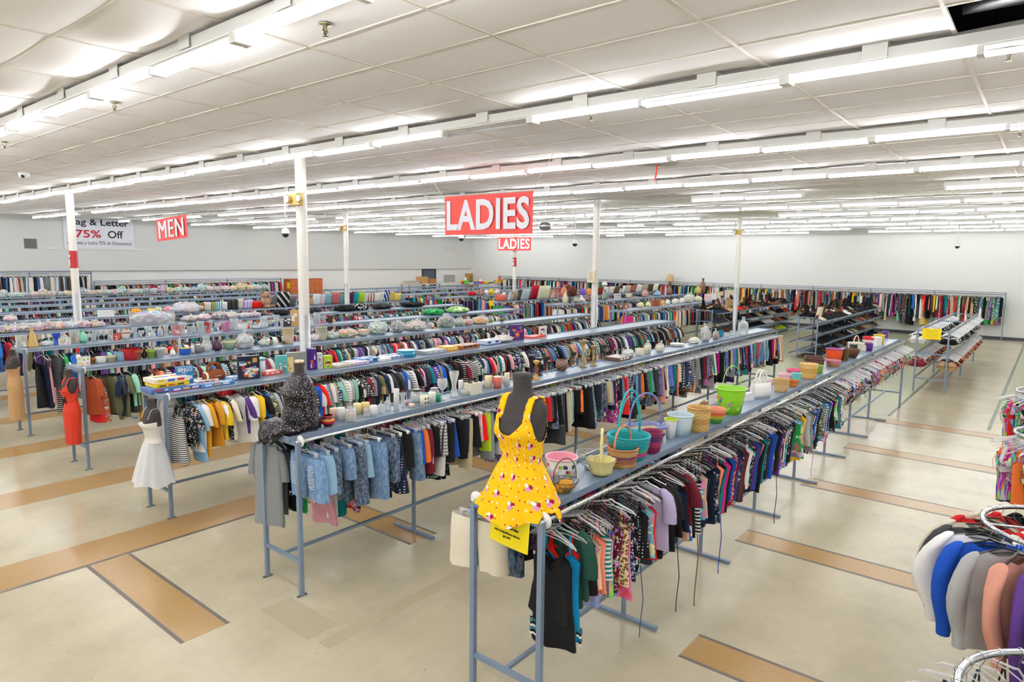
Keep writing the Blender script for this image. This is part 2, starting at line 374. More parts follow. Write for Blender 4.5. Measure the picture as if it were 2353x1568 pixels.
# ------------------------------------------------------------------ fluorescent fixtures
em = bpy.data.materials.new('lit_tube'); em.use_nodes = True; t = em.node_tree; t.nodes.clear()
e = t.nodes.new('ShaderNodeEmission'); e.inputs[0].default_value = (.985, .99, 1, 1); e.inputs[1].default_value = TUBE_STRENGTH
o = t.nodes.new('ShaderNodeOutputMaterial'); t.links.new(e.outputs[0], o.inputs[0])
housing_m = plain('fixture_white', '#f0f0ee', .35); unlit = plain('unlit_tube', '#cfd3d4', .25)
ZT = 4.555
def fixture_parts():
    h = MB(); h.box(-.065, .065, -1.22, 1.22, ZT+.045, ZT+.12); h.box(-.07, .07, -1.22, 1.22, ZT+.04, ZT+.046); h.box(-.045, .045, -1.215, 1.215, ZT+.03, ZT+.05)  # thin wider plate added to keep the tubes' up-light off the ceiling
    tb_ = MB(); tb_.tube([(0, -.585, 0), (0, .585, 0)], .0175, 10)
    for y in (-1.2, 0, 1.2): h.box(-.06, .06, y-.02, y+.02, ZT-.02, ZT+.045)
    br = MB(); br.box(-.082, -.076, -.08, .08, ZT+.05, ZT+.16); br.box(-.082, .06, -.08, .08, ZT+.155, ZT+.16)
    return (h.mesh('housing', housing_m, False), tb_.mesh('tube_lit', em), tb_.mesh('tube_off', unlit), br.mesh('mounting_bracket', M_['white'], False))
hM, tL, tO, bM = fixture_parts()
rf = random.Random(9)
UNLIT = {(3, 3.73)}
for k, rx in enumerate(ROWX):
    idx = 0; y = 31.0
    while y > -4.0:
        yc = y-1.22; y -= 2.44; idx += 1
        if k >= 6 and rf.random() < .06: continue
        t_ = thing('ceiling_light', (rx, yc, 0), f'twin fluorescent strip light, {ORD(idx)} from the far left wall in {"the row over the camera" if k < 2 else "light row "+str(k-1)}', 'ceiling light', 'strip lights under the ceiling')
        t_['row'] = k
        obj('housing', hM, t_)
        for j, ty in enumerate((-.61, .61)):
            off = (k == 3 and abs(yc+ty-4.34) < .62) or rf.random() < (.05 if k > 3 else 0)
            o = obj('tube', tO if off else tL, t_, ((-.03 if j else .04), ty, ZT)); 
            if off: o['label'] = 'unlit tube'
            if j or k < 3 or True: obj('mounting_bracket', bM, t_, (0, ty, 0))

# ------------------------------------------------------------------ columns
COLS = [(5.97, 9.1, 'nearest'), (5.55, 17.75, 'a'), (14.47, 9.1, 'b'), (13.95, 18.7, 'c'), (22.9, 8.6, 'd'), (22.9, 18.6, 'e')]
CLAB = ['thick white round column rising behind the board game rack', 'white column in front of the banner on the far wall', 'white column with a beige box, right of the big LADIES banner',
        'slim white column with an emergency light, between the MEN and LADIES banners', 'white column beside the shoe racks, emergency light on top', 'distant white column below the small LADIES banner']
colm = plain('column_white', '#e9e6de', .35)
for i, (x, y, _) in enumerate(COLS):
    c = thing('support_column', (x, y, 0), CLAB[i], 'column')
    a = MB(); a.lathe([(.082, 2.28), (.082, ZC+.02)], 28, cap0=False); build(a, 'shaft', colm, c)
    a = MB(); a.lathe([(.086, 0), (.086, 2.28), (.082, 2.285)], 28, cap0=False); build(a, 'steel_sleeve', M_['steel'], c)
def emergency(x, y, z, label, facing=(-1, 0)):
    e_ = thing('emergency_light', (x, y, z), label, 'emergency light'); yc = '#d6b871'
    a = MB(); a.box(-.07, -.0, -.13, .13, -.09, .09, yc); build(a, 'case', M_['matte'], e_, False)
    for s in (-1, 1):
        a = MB(); a.lathe([(.0, 0), (.05, .01), (.065, .05), (.068, .07)], 16, yc); a.xform(Matrix.Translation((-.07, s*.09 + (-.12 if s < 0 else 0), 0)) @ Matrix.Rotation(-PI/2, 4, 'Y'))
        build(a, 'lamp_head', M_['matte'], e_)
        a = MB(); a.lathe([(.055, .0), (.0, .012)], 16, '#d8dadb', cap0=False); a.xform(Matrix.Translation((-.14, s*.09 + (-.12 if s < 0 else 0), 0)) @ Matrix.Rotation(-PI/2, 4, 'Y')); build(a, 'lens', M_['gloss'], e_)
emergency(5.89, 9.06, 4.06, 'yellowed twin-head emergency light on the thick near column')
emergency(13.87, 18.65, 4.15, 'small yellowed emergency light on the slim column')
emergency(22.82, 8.6, 4.2, 'yellowed emergency light on the column beside the shoe racks')
a = MB(); a.box(-.2, -.085, -.11, .11, 2.62, 2.92, '#e6dcc0'); a.box(-.202, -.2, -.05, .05, 2.68, 2.88, '#cfc5a8')
tag(build(a, 'thermostat_box', M_['matte'], loc=(14.47, 9.1, 0), smooth=False), 'beige wall box strapped to the white column right of the banner', 'box')
a = MB(); a.tube([(5.89, 9.05, ZC), (5.88, 9.03, 4.4), (5.885, 9.05, 4.16)], .006); tag(build(a, 'cable', M_['white']), 'thin white cable running down the thick near column', 'cable')

# ------------------------------------------------------------------ racks
RW, RH = .30, 1.50      # half width, rail height
RACKS = {}
def post(mb, x, y, h=RH, r=.019): mb.box(x-r, x+r, y-r, y+r, 0, h)
def rack(key, yc, x0, x1, label, shelf='full', rails=(1, 1), discs=True):
    t_ = thing('clothes_rack', (x0, yc, 0), label, 'clothes rack', 'long blue-grey racks'); Lx = x1-x0
    RACKS[key] = (yc, x0, x1)
    for ex in (0, Lx):
        for s in (-1, 1):
            a = MB(); post(a, 0, 0); o = build(a, 'post', M_['rack'], t_, False, (ex, s*RW, 0))
            a = MB(); a.box(-.05, .05, -.012, .012, 0, .008, '#4a4f55'); build(a, 'foot_plate', M_['matte'], o, False)
        a = MB(); a.box(ex-.016, ex+.016, -RW, RW, RH-.04, RH-.005); build(a, 'top_crossbar', M_['rack'], t_, False)
        a = MB(); a.box(ex-.016, ex+.016, -RW, RW, .32, .352); build(a, 'low_crossbar', M_['rack'], t_, False)
    a = MB(); a.box(0, Lx, -.015, .015, .322, .35); build(a, 'stretcher', M_['rack'], t_, False)
    n = max(2, round(Lx/1.66))
    for k in range(1, n):
        x = Lx*k/n
        a = MB(); post(a, 0, 0, RH-.03, .016); o = build(a, 'middle_post', M_['rack'], t_, False, (x, 0, 0))
        a = MB(); a.box(-.022, .022, -.33, .33, 0, .03); build(a, 'foot_bar', M_['rack'], o, False)
        a = MB(); a.box(-.014, .014, -RW, RW, RH-.035, RH-.008); build(a, 'rail_bracket', M_['rack'], o, False)
    for s, on in zip((-1, 1), rails):
        if on: a = MB(); a.tube([(-.02, s*RW, RH-.005), (Lx+.02, s*RW, RH-.005)], .0155, 10); build(a, 'hanging_rail', M_['chrome'], t_)
    if shelf:
        w = RW+.01 if shelf == 'full' else .205; z = RH+.012
        a = MB(); a.box(-.02, Lx+.02, -w, w, z, z+.006); build(a, 'shelf', M_['shelf'], t_, False)
        a = MB()
        for s in (-1, 1): a.box(-.022, Lx+.022, s*w-.004, s*w+.004, z-.03, z+.022)
        for ex in (-.022, Lx+.022): a.box(ex-.004, ex+.004, -w, w, z-.03, z+.022)
        build(a, 'shelf_lip', M_['rack'], t_, False)
    if discs:
        for s in (-1, 1):
            a = MB(); a.lathe([(.055, -.003), (.055, .003)], 24, cap1=True); a.xform(Matrix.Translation((.03, s*RW, RH-.03+.03)) @ Matrix.Rotation(PI/2, 4, 'Y'))
            build(a, 'size_ring', M_['white'], t_)
    return t_
SP = 2.82
YA = [2.75+SP*i for i in range(11)]
YA[1] = 5.57; YA[2] = 8.40
NAMEA = ['basket rack', 'candle rack', 'board game rack', 'flowerpot rack', 'glass vase rack', 'bagged toy rack', 'pillow rack', 'eighth rack', 'ninth rack', 'tenth rack', 'linen rack']
DESC = ['with Easter baskets and buckets on its shelf, nearest the camera', 'with candles on its shelf and the sequin top at its end', 'with board games on its shelf', 'with flowerpots and bagged flowers on its shelf',
        'with clear glass vases on its shelf', 'with bagged soft toys and a clear tub on its shelf', 'with pillows and a teddy bear on its shelf', 'with bare shelf just beyond the pillow rack', 'with bare shelf, third before the far wall', 'with bare shelf, second before the far wall', 'with bagged linen, closest to the far wall']
XEND = [16.7, 16.9, 17.1, 17.4, 17.3, 17.4, 17.4, 17.4, 17.4, 17.4, 17.4]
X0A = [3.33, 3.35, 3.39, 3.42, 3.44, 3.45, 3.45, 4, 4.5, 5.5, 6.5]
ZS = RH+.018    # shelf surface
for i, y in enumerate(YA):
    if i == 10: y = 30.6; YA[10] = y
    rack(f'A{i+1}', y, X0A[i], XEND[i], 'long blue-grey clothes rack '+DESC[i], 'narrow' if i < 2 else 'full', discs=i < 5)
YB = [11.2, 14.4, 16.9, 20.1, 22.9, 25.7, 28.4]; XB = [19.3, 19.9, 19.4, 19.8, 20, 20, 20]; XBE = [29, 31, 32.3, 32.3, 32.3, 32.3, 31]
DB = ['with white packages on its shelf, beyond the cross aisle', 'with cream bottles and vases on its shelf', 'with coloured pillows, books and handbags on its shelf', 'with table lamps, behind the pillow shelf', 'fifth in the far block', 'sixth in the far block', 'with bright plastic toys, in the far corner']
for i, y in enumerate(YB): rack(f'B{i+1}', y, XB[i], XBE[i], 'blue-grey clothes rack '+DB[i], 'full', discs=False)
# bra rack: two levels, no shelf
RACKS['bra'] = (2.22, 19.2, 26.6)
t_ = thing('lingerie_rack', (19.2, 2.22, 0), 'open blue-grey rack of bras on two levels, yellow sign on its end', 'clothes rack')
for ex in (0, 3.6, 7.4):
    for s in (-1, 1): a = MB(); post(a, ex, s*.33, 1.58); build(a, 'post', M_['rack'], t_, False)
    for z in (.35, .98, 1.56): a = MB(); a.box(ex-.015, ex+.015, -.33, .33, z-.03, z); build(a, 'crossbar', M_['rack'], t_, False)
for z in (1.56, .98):
    for s in (-1, 1): a = MB(); a.tube([(0, s*.33, z), (7.4, s*.33, z)], .014, 8); build(a, 'hanging_rail', M_['chrome'], t_)
for s in (-1, 1): a = MB(); a.box(0, 7.4, s*.33-.012, s*.33+.012, .33, .355); build(a, 'stretcher', M_['rack'], t_, False)
# wall racks
def wall_rack(p0, p1, z, label):
    p0, p1 = Vector(p0), Vector(p1); t_ = thing('wall_rack', p0, label, 'clothes rack'); d = p1-p0; n = max(2, int(d.length/2.4))
    a = MB(); a.tube([(0, 0, z), (d.x, d.y, z)], .017, 8); build(a, 'hanging_rail', M_['chrome'], t_)
    q = Vector((-d.y, d.x, 0)).normalized()*.25
    if label.startswith('back'): pass
    a = MB(); a.box(-.02+min(0, d.x), max(0, d.x)+.02, -.02+min(0, d.y), max(0, d.y)+.02, z+.06, z+.09); build(a, 'top_bar', M_['rack'], t_, False)
    for k in range(n+1):
        a = MB(); a.box(-.02, .02, -.02, .02, 0, z+.08); build(a, 'post', M_['rack'], t_, False, tuple(d*k/n))
wall_rack((34.6, 1.55, 0), (34.6, 29.5, 0), 1.94, 'long grey rack standing along the far white wall')
wall_rack((10.7, 31.95, 0), (19.6, 31.95, 0), 1.95, 'grey rack of coats along the side wall under the banner')
wall_rack((6.2, 31.95, 0), (10.6, 31.95, 0), 2.36, 'tall rack of long trousers below the wall vent')

# ------------------------------------------------------------------ garment shapes (x across the hanger, y along the rail, z down from the rail)
def sgp(v, p): return math.copysign(abs(v)**p, v)
def g_shirt(mb, n=20, rows=8, L=.66, hw=.215, sl='short', seed=0, low=False, bulge=0.0):
    r = random.Random(seed); ph = [r.uniform(0, 6.3) for _ in range(4)]; k1, k2 = r.uniform(2, 3.5), r.uniform(4, 6)
    flare = r.uniform(-.01, .04); am = r.uniform(.008, .02)
    rings = []
    for j in range(rows+1):
        f = (j/rows)**1.25; ring = []
        for i in range(n):
            a = 2*PI*i/n; cx_, sy = sgp(math.cos(a), .75), math.sin(a)
            w = hw-(.025*math.sin(min(1, f*2.2)*PI/2) if f < .9 else .025)+flare*f; x = w*cx_
            zt = -.090-.070*(abs(cx_)**1.15)
            if abs(cx_) < .36: zt -= .06*(1-(cx_/.36)**2)*(1 if sy > 0 else .35)
            z = zt*(1-f)+(-L-.012*math.sin(3*cx_+ph[0]))*f
            t = (.008 if abs(cx_) > .4 else .014)+.024*math.sin(min(1, f*1.8)*PI/2)
            y = t*sy+am*f*(math.sin(k1*cx_+ph[1])+.6*math.sin(k2*cx_+ph[2]+f*1.5))
            ring.append((x, y, z))
        rings.append(ring)
    mb.loft(rings)
    if sl:
        ln_ = {'short': .2, 'long': .56, 'mid': .36}[sl]; m = max(4, n//2-2) if not low else 4; q = 3 if (low or sl == 'short') else 7
        for s in (-1, 1):
            rr = []; sw = r.uniform(-.03, .03); out = r.uniform(.03, .07) if sl == 'short' else r.uniform(.0, .035)
            for j in range(q+1):
                f = j/q; cx0 = s*(hw-.035+out*(1-(1-f)**2)+.012*f+bulge*math.sin(min(1, f*1.25)*PI)**.8); cz = -.182-ln_*f; hwid = (.062 if sl == 'short' else .06-.022*f+bulge*.25*math.sin(f*PI)); th = .030-.004*f+(.004*math.sin(9*f+ph[3]) if q > 3 else 0)
                tilt = .5*(1-f)
                rr.append([(cx0+hwid*math.cos(2*PI*i/m)*math.cos(tilt), sw*f+th*math.sin(2*PI*i/m), cz-s*hwid*math.cos(2*PI*i/m)*math.sin(tilt)*1.0+.03*(1-f)) for i in range(m)])
            if not low:
                c0_ = [sum(p[k] for p in rr[0])/m for k in range(3)]
                for kk, up_ in ((.75, .016), (.3, .03)): rr.insert(0, [(c0_[0]+(p[0]-c0_[0])*kk-s*.01, p[1]*kk, c0_[2]+(p[2]-c0_[2])*kk+up_) for p in (rr[1] if kk < .5 else rr[0])])
            mb.loft(rr, cap0=not low)
def g_tank(mb, n=20, rows=8, L=.66, hw=.17, seed=0, strap=.012, low=False, top=-.27, flare=.02):
    r = random.Random(seed); ph = [r.uniform(0, 6.3) for _ in range(4)]; am = r.uniform(.008, .02); rings = []
    for j in range(rows+1):
        f = j/rows; ring = []
        for i in range(n):
            a = 2*PI*i/n; cx_, sy = sgp(math.cos(a), .75), math.sin(a)
            w = hw*(1-.10*math.sin(f*PI)*(1 if f < .6 else .5))+flare*f; zt = top-.05*(1-min(1, abs(abs(cx_)-.55)/.5))*-1-.02
            if abs(cx_) < .45: zt -= .045*(1-(cx_/.45)**2)*(1 if sy > 0 else .3)
            z = zt*(1-f)+(-L-.015*math.sin(2.5*cx_+ph[0]))*f
            y = (.014+.024*math.sin(min(1, f*2)*PI/2))*sy+am*f*(math.sin(3*cx_+ph[1])+.6*math.sin(6*cx_+ph[2]+f*2))
            ring.append((w*cx_, y, z))
        rings.append(ring)
    mb.loft(rings)
    if low: return
    for s in (-1, 1):
        for sy in (-1, 1):
            mb.tube([(s*hw*.52, .004*sy, -.14), (s*hw*.54, .012*sy, -.2), (s*hw*.56, .014*sy, top+.02), (s*hw*.56, .014*sy, top-.03)], strap/2, 5, flat=.35)
def g_legs(mb, n=14, rows=6, L=.42, hw=.185, top=-.135, seed=0, rise=.22, taper=.0, low=False, shift=0.0):
    r = random.Random(seed); ph = [r.uniform(0, 6.3) for _ in range(4)]; am = r.uniform(.004, .014)
    for s in (-1, 1):
        rings = []
        for j in range(rows+1):
            f = j/rows; z = top-(L)*f; ring = []
            hl = hw*.5*(1.04 if z > top-rise else 1.0-taper*f)+.004
            cx0 = s*hw*(.49+.03*f+(.09*f if L < .6 else 0))
            for i in range(n):
                a = 2*PI*i/n; cx_, sy = sgp(math.cos(a), .7), math.sin(a)
                x = cx0+hl*cx_; t = .018+.022*math.sin(min(1, f*2.5+.15)*PI/2)
                zz = z+(.012*(1-f)*-(1-(x/hw)**2)); 
                y = t*sy+am*(f+.2)*(math.sin(9*x/hw+ph[0]+f)+.5*math.sin(17*x/hw+ph[1]))+s*.004*f
                ring.append((x, y, zz))
            rings.append(ring)
        mb.loft(rings)
    if not low:
        rings = [[((hw+.004)*sgp(math.cos(2*PI*i/18), .7), (.021)*math.sin(2*PI*i/18), top+dz-.012*(1-sgp(math.cos(2*PI*i/18), .7)**2)) for i in range(18)] for dz in (.004, -.034)]
        mb.loft(rings)
def g_skirt(mb, n=24, rows=6, L=.45, hw=.165, top=-.135, seed=0, flare=.06, low=False):
    r = random.Random(seed); ph = r.uniform(0, 6.3); rings = []
    for j in range(rows+1):
        f = j/rows; ring = []
        for i in range(n):
            a = 2*PI*i/n; cx_, sy = sgp(math.cos(a), .7), math.sin(a); w = hw+flare*f
            ring.append((w*cx_, (.015+.03*f)*sy+.014*f*math.sin(7*cx_+ph), top-L*f-.01*math.sin(3*cx_+ph)*f))
        rings.append(ring)
    mb.loft(rings)
def g_bikini(mb, seed=0, low=False, **k):
    r = random.Random(seed); u, v = (6, 4) if low else (10, 6)
    for s in (-1, 1):
        zc = -.15+r.uniform(-.02, .02); mb.loft([[(s*(.085-.01*f)+(.006+.058*f**.8*(1 if f < .9 else .9))*math.cos(2*PI*i/u), (.004+.026*math.sin(f*PI*.75))*math.sin(2*PI*i/u)+.01*f, zc-.16*f) for i in range(u)] for f in ((0, .5, 1) if low else (0, .2, .4, .6, .8, .95, 1))])
        if not low: mb.tube([(s*.1, 0, -.12), (s*.085, .004, -.2)], .003, 4); mb.tube([(s*.13, 0, -.26), (s*.17, .01, -.36), (s*.15+r.uniform(-.04, .04), .02, -.36-r.uniform(.04, .16))], .0022, 4)
    w = r.uniform(.1, .14); z0 = -.33-r.uniform(0, .06); N_ = 8
    rr = [[((w*(1-f)**.9+.018)*sgp(math.cos(2*PI*i/N_), .7), (.014+.012*math.sin(f*PI))*math.sin(2*PI*i/N_), z0-.17*f) for i in range(N_)] for f in (0, .35, .7, 1)]
    mb.loft(rr, cap1=not low)
def g_bra(mb, seed=0, low=False, **k):
    r = random.Random(seed); u = 7 if low else 14; drop = r.uniform(-.02, .03)
    for s in (-1, 1):
        mb.loft([[(s*(.078+.004*math.cos(3*q))+(.082*q_)*math.cos(2*PI*i/u), -.004+dy*math.sin(2*PI*i/u)*.35+dy*.8, -.27-drop+.078*q_*math.sin(2*PI*i/u)*(1-.15*math.cos(2*PI*i/u)*s)) for i in range(u)] for q, (q_, dy) in enumerate(((1, .004), (.92, .03), (.65, .05), (.3, .06), (.05, .062)))])
        mb.tube([(s*.12, 0, -.13), (s*.13, .004, -.17), (s*.11, .01, -.22-drop)], .006, 3 if low else 5, flat=.4)
        mb.tube([(s*.15, 0, -.29-drop), (s*.2, -.02, -.30-drop), (s*.12, -.05, -.34-drop)], .016, 3 if low else 6, flat=.3)
    mb.tube([(-.15, .006, -.335-drop), (0, .012, -.345-drop), (.15, .006, -.335-drop)], .012, 3 if low else 6, flat=.3)
def g_hanger(mb, kind='top', low=False, wide=.205):
    n = 3 if low else 6
    hk = [(.022*math.cos(t), 0, .022*math.sin(t)) for t in (np.linspace(-.6, PI*1.02, 3 if low else 9))]
    mb.tube(hk+[(-.012, 0, -.03), (0, 0, -.05), (0, 0, -.095)], .0028 if low else .0018, n, '#c8ccd0')
    b = MB()
    if kind == 'top':
        r_ = .0075 if low else .0062
        pts = [(-wide, -.165), (-wide*.85, -.142), (-wide*.45, -.117), (-.03, -.1), (.0, -.085), (.03, -.1), (wide*.45, -.117), (wide*.85, -.142), (wide, -.165)]
        if low: pts = pts[::2]
        b.tube([(x, 0, z) for x, z in pts], r_, n if low else 7, flat=.7)
        if not low:
            b.tube([(-wide*.9, 0, -.158), (-.06, 0, -.13), (.06, 0, -.13), (wide*.9, 0, -.158)], .004, 5)
    else:
        b.tube([(0, 0, -.08), (-.02, 0, -.095), (-.165, 0, -.1), (-.17, 0, -.115)] , .0045, n); b.tube([(0, 0, -.08), (.02, 0, -.095), (.165, 0, -.1), (.17, 0, -.115)], .0045, n)
        b.tube([(-.17, 0, -.112), (.17, 0, -.112)], .004, n)
        for s in (-1, 1): b.box(s*.14-.012, s*.14+.012, -.012, .012, -.15, -.1)
    return b
def tpl_mesh(name, fn, mat, variants, **kw):
    out = []
    for s in range(variants):
        a = MB(); k = {q: (v[s % len(v)] if isinstance(v, list) else v) for q, v in kw.items()}; fn(a, seed=s*7+1, **k); out.append(a.mesh(name, mat))
    return out
c0 = CLOTH[None]
HI = {
 'tee_shirt': tpl_mesh('tee_shirt', g_shirt, c0, 6, n=24, rows=10, L=[.64, .7, .58, .67, .74, .62], sl='short'),
 'long_sleeved_shirt': tpl_mesh('long_sleeved_shirt', g_shirt, c0, 5, n=28, rows=12, L=[.66, .72, .6, .7, .76], sl='long'),
 'jacket': tpl_mesh('jacket', g_shirt, c0, 3, L=[.7, .78, .74], sl='long', hw=.225),
 'tank_top': tpl_mesh('tank_top', g_tank, c0, 6, L=[.7, .64, .76, .8, .6, .68]),
 'swimsuit': tpl_mesh('swimsuit', g_tank, c0, 5, L=[.78, .72, .82, .7, .75], hw=.15, flare=-.045),
 'dress': tpl_mesh('dress', g_tank, c0, 3, L=[1.0, .95, 1.08], hw=.17, flare=.06),
 'shorts': tpl_mesh('shorts', g_legs, c0, 6, L=[.36, .3, .42, .33, .45, .38]),
 'trousers': tpl_mesh('trousers', g_legs, c0, 3, L=[.82, .9, .76], rows=10, taper=.2),
 'skirt': tpl_mesh('skirt', g_skirt, c0, 4, L=[.42, .5, .36, .55]),
 'bikini': tpl_mesh('bikini', g_bikini, c0, 5), 'bra': tpl_mesh('bra', g_bra, c0, 4),
 'sweater': tpl_mesh('sweater', g_shirt, c0, 5, n=30, rows=12, L=[.68, .74, .66, .7, .72], sl='long', hw=.235, bulge=[.07, .05, .08, .04, .06]),
}
def low_tpl(fn, **kw):
    a = MB(); fn(a, low=True, **kw); return np.array(a.v, np.float32), np.array([f for f in a.f if len(f) == 4], np.int64)
LO = {
 'tee_shirt': [low_tpl(g_shirt, n=8, rows=3, L=.66+.04*s, sl='short', seed=s) for s in range(3)],
 'long_sleeved_shirt': [low_tpl(g_shirt, n=8, rows=3, L=.68+.05*s, sl='long', seed=s) for s in range(3)],
 'jacket': [low_tpl(g_shirt, n=8, rows=3, L=.72+.06*s, sl='long', hw=.225, seed=s) for s in range(2)],
 'tank_top': [low_tpl(g_tank, n=8, rows=3, L=.68+.05*s, seed=s) for s in range(2)],
 'swimsuit': [low_tpl(g_tank, n=8, rows=3, L=.76, hw=.15, flare=-.04, seed=s) for s in range(2)],
 'dress': [low_tpl(g_tank, n=8, rows=3, L=1.0+.1*s, flare=.06, seed=s) for s in range(2)],
 'shorts': [low_tpl(g_legs, n=6, rows=2, L=.36+.05*s, seed=s) for s in range(2)],
 'trousers': [low_tpl(g_legs, n=6, rows=4, L=.86, taper=.2, seed=s) for s in range(2)],
 'skirt': [low_tpl(g_skirt, n=8, rows=2, seed=s) for s in range(2)],
 'bikini': [low_tpl(g_bikini, seed=s) for s in range(3)], 'bra': [low_tpl(g_bra, seed=s) for s in range(3)],
 'sweater': [low_tpl(g_shirt, n=8, rows=3, L=.7, sl='long', hw=.235)],
}
def hanger_tpl(kind, low):
    a = MB(); b = g_hanger(a, kind, low); return a, b
HM = {}
for kd in ('top', 'clip'):
    a, b = hanger_tpl(kd, False); HM[kd] = (a.mesh('hook', M_['chrome']), b)
HMESH = {}
for kd in ('top', 'clip'):
    for cn, mt in (('black', M_['black']), ('clear', M_['clear']), ('white', M_['white'])): HMESH[kd, cn] = HM[kd][1].mesh('hanger_body', mt)
LH = {}
for kd in ('top', 'clip'):
    a, b = hanger_tpl(kd, True); LH[kd] = [(np.array(q.v, np.float32), np.array([f for f in q.f if len(f) == 4], np.int64)) for q in (a, b)]

PAL = {
 'black': '#19191b', 'charcoal': '#3f4246', 'grey': '#85888a', 'light grey': '#b9babb', 'white': '#f0efec', 'cream': '#e8dfc9', 'navy': '#1d2740', 'royal blue': '#1f4fb4', 'sky blue': '#88b3d3',
 'denim blue': '#5d84b0', 'dark denim': '#2b3f5e', 'teal': '#0f7f86', 'mint': '#8fcdb2', 'green': '#2f9e52', 'dark green': '#1d4137', 'olive': '#5f6245', 'yellow': '#f0c531', 'mustard': '#d9982a', 'orange': '#ef7a35',
 'cerulean': '#1187bd', 'dusty pink': '#d99a84', 'coral': '#f08b73', 'red': '#d7262b', 'burgundy': '#6c1c2e', 'pink': '#eba9b9', 'hot pink': '#e02a8c', 'magenta': '#a61f7d', 'purple': '#5b3a86', 'lavender': '#bcb2d4', 'brown': '#6a4731', 'tan': '#c3a27b',
 'khaki': '#c6b894', 'rust': '#a4492a', 'lime': '#c3e03a', 'peach': '#f3c3a5', 'blue': '#2f6fc4', 'wine': '#8e2b44', 'turquoise': '#27b2bf', 'steel blue': '#4a6a8c', 'bright red': '#f01c14'}
P_DARK = ['black']*7+['charcoal']*4+['navy']*4+['grey']*3+['white']*3+['dark green', 'olive', 'burgundy', 'teal', 'royal blue', 'red', 'pink', 'purple', 'cream', 'light grey', 'sky blue', 'rust', 'tan', 'green', 'denim blue', 'wine', 'steel blue', 'mint']
P_BRIGHT = ['white']*4+['cream']*2+['black']*5+['navy']*3+['grey', 'sky blue', 'yellow', 'mustard', 'coral', 'red', 'pink', 'hot pink', 'teal', 'blue', 'royal blue', 'green', 'lavender', 'burgundy', 'charcoal', 'mint', 'turquoise', 'peach', 'purple', 'olive', 'light grey', 'dark green', 'orange']
P_BOTTOM = ['black']*8+['dark denim']*4+['denim blue']*4+['navy']*3+['grey']*2+['khaki']*2+['white', 'red', 'royal blue', 'orange', 'coral', 'teal', 'burgundy', 'purple', 'tan', 'cream', 'charcoal', 'pink', 'green', 'magenta']
P_SWIM = ['black']*3+['hot pink', 'magenta', 'orange', 'turquoise', 'lime', 'red', 'blue', 'royal blue', 'yellow', 'coral', 'purple', 'white', 'teal', 'green', 'navy', 'pink']
P_EARTH = ['black']*4+['navy']*3+['burgundy', 'brown', 'tan', 'rust', 'cream', 'white', 'olive', 'grey', 'charcoal', 'wine', 'red', 'steel blue', 'green', 'purple', 'khaki', 'pink', 'teal', 'dark green', 'yellow', 'light grey']
SPECS = []
def garment(kind, x, y, z, rot, color, pat, where, group, hang='black', sx=1.0, sz=1.0, var=None, clip=None, label=None, pri=0):
    SPECS.append(dict(kind=kind, p=(x, y, z), rot=rot, color=color, pat=pat, where=where, group=group, hang=hang, sx=sx, sz=sz, var=var, label=label, clip=(kind in ('shorts', 'trousers', 'skirt')) if clip is None else clip, pri=pri))
rg = random.Random(21)
def fill(key, side, a, b, step, kinds, pal, where, group, hang=('black', 'black', 'clear'), pats=(None,), rot0=PI/2, z=RH-.005, pri=0, first=None, gap=.03, sz=(.92, 1.08)):
    yc, x0, x1 = RACKS[key]; x = x0+a; i = 0; q = 0; end = min(x1-.06, x0+b)
    run = None
    while x < end:
        if first and q < len(first): kd, cl, pt, extra = first[q]
        else:
            if run is None or rg.random() < .25: run = rg.choice(kinds)
            kd, cl, pt, extra = run, rg.choice(pal), rg.choice(pats), {}
        q += 1
        hg = extra.get('hang') or rg.choice(hang)
        n = q
        garment(kd, x, yc+side*RW+rg.uniform(-.012, .012), z, rot0+rg.gauss(0, .13)+extra.get('rt', 0), cl, pt, (ORD(n), where), group, hg, extra.get('sx', 1)+rg.uniform(-.05, .05), extra.get('sz', rg.uniform(*sz)), extra.get('var'), None, extra.get('label'), pri)
        x += extra.get('dx', step*rg.uniform(.75, 1.3))
        if rg.random() < gap: x += rg.uniform(.05, .16)
G = lambda k, c, p=None, **e: (k, c, p, e)
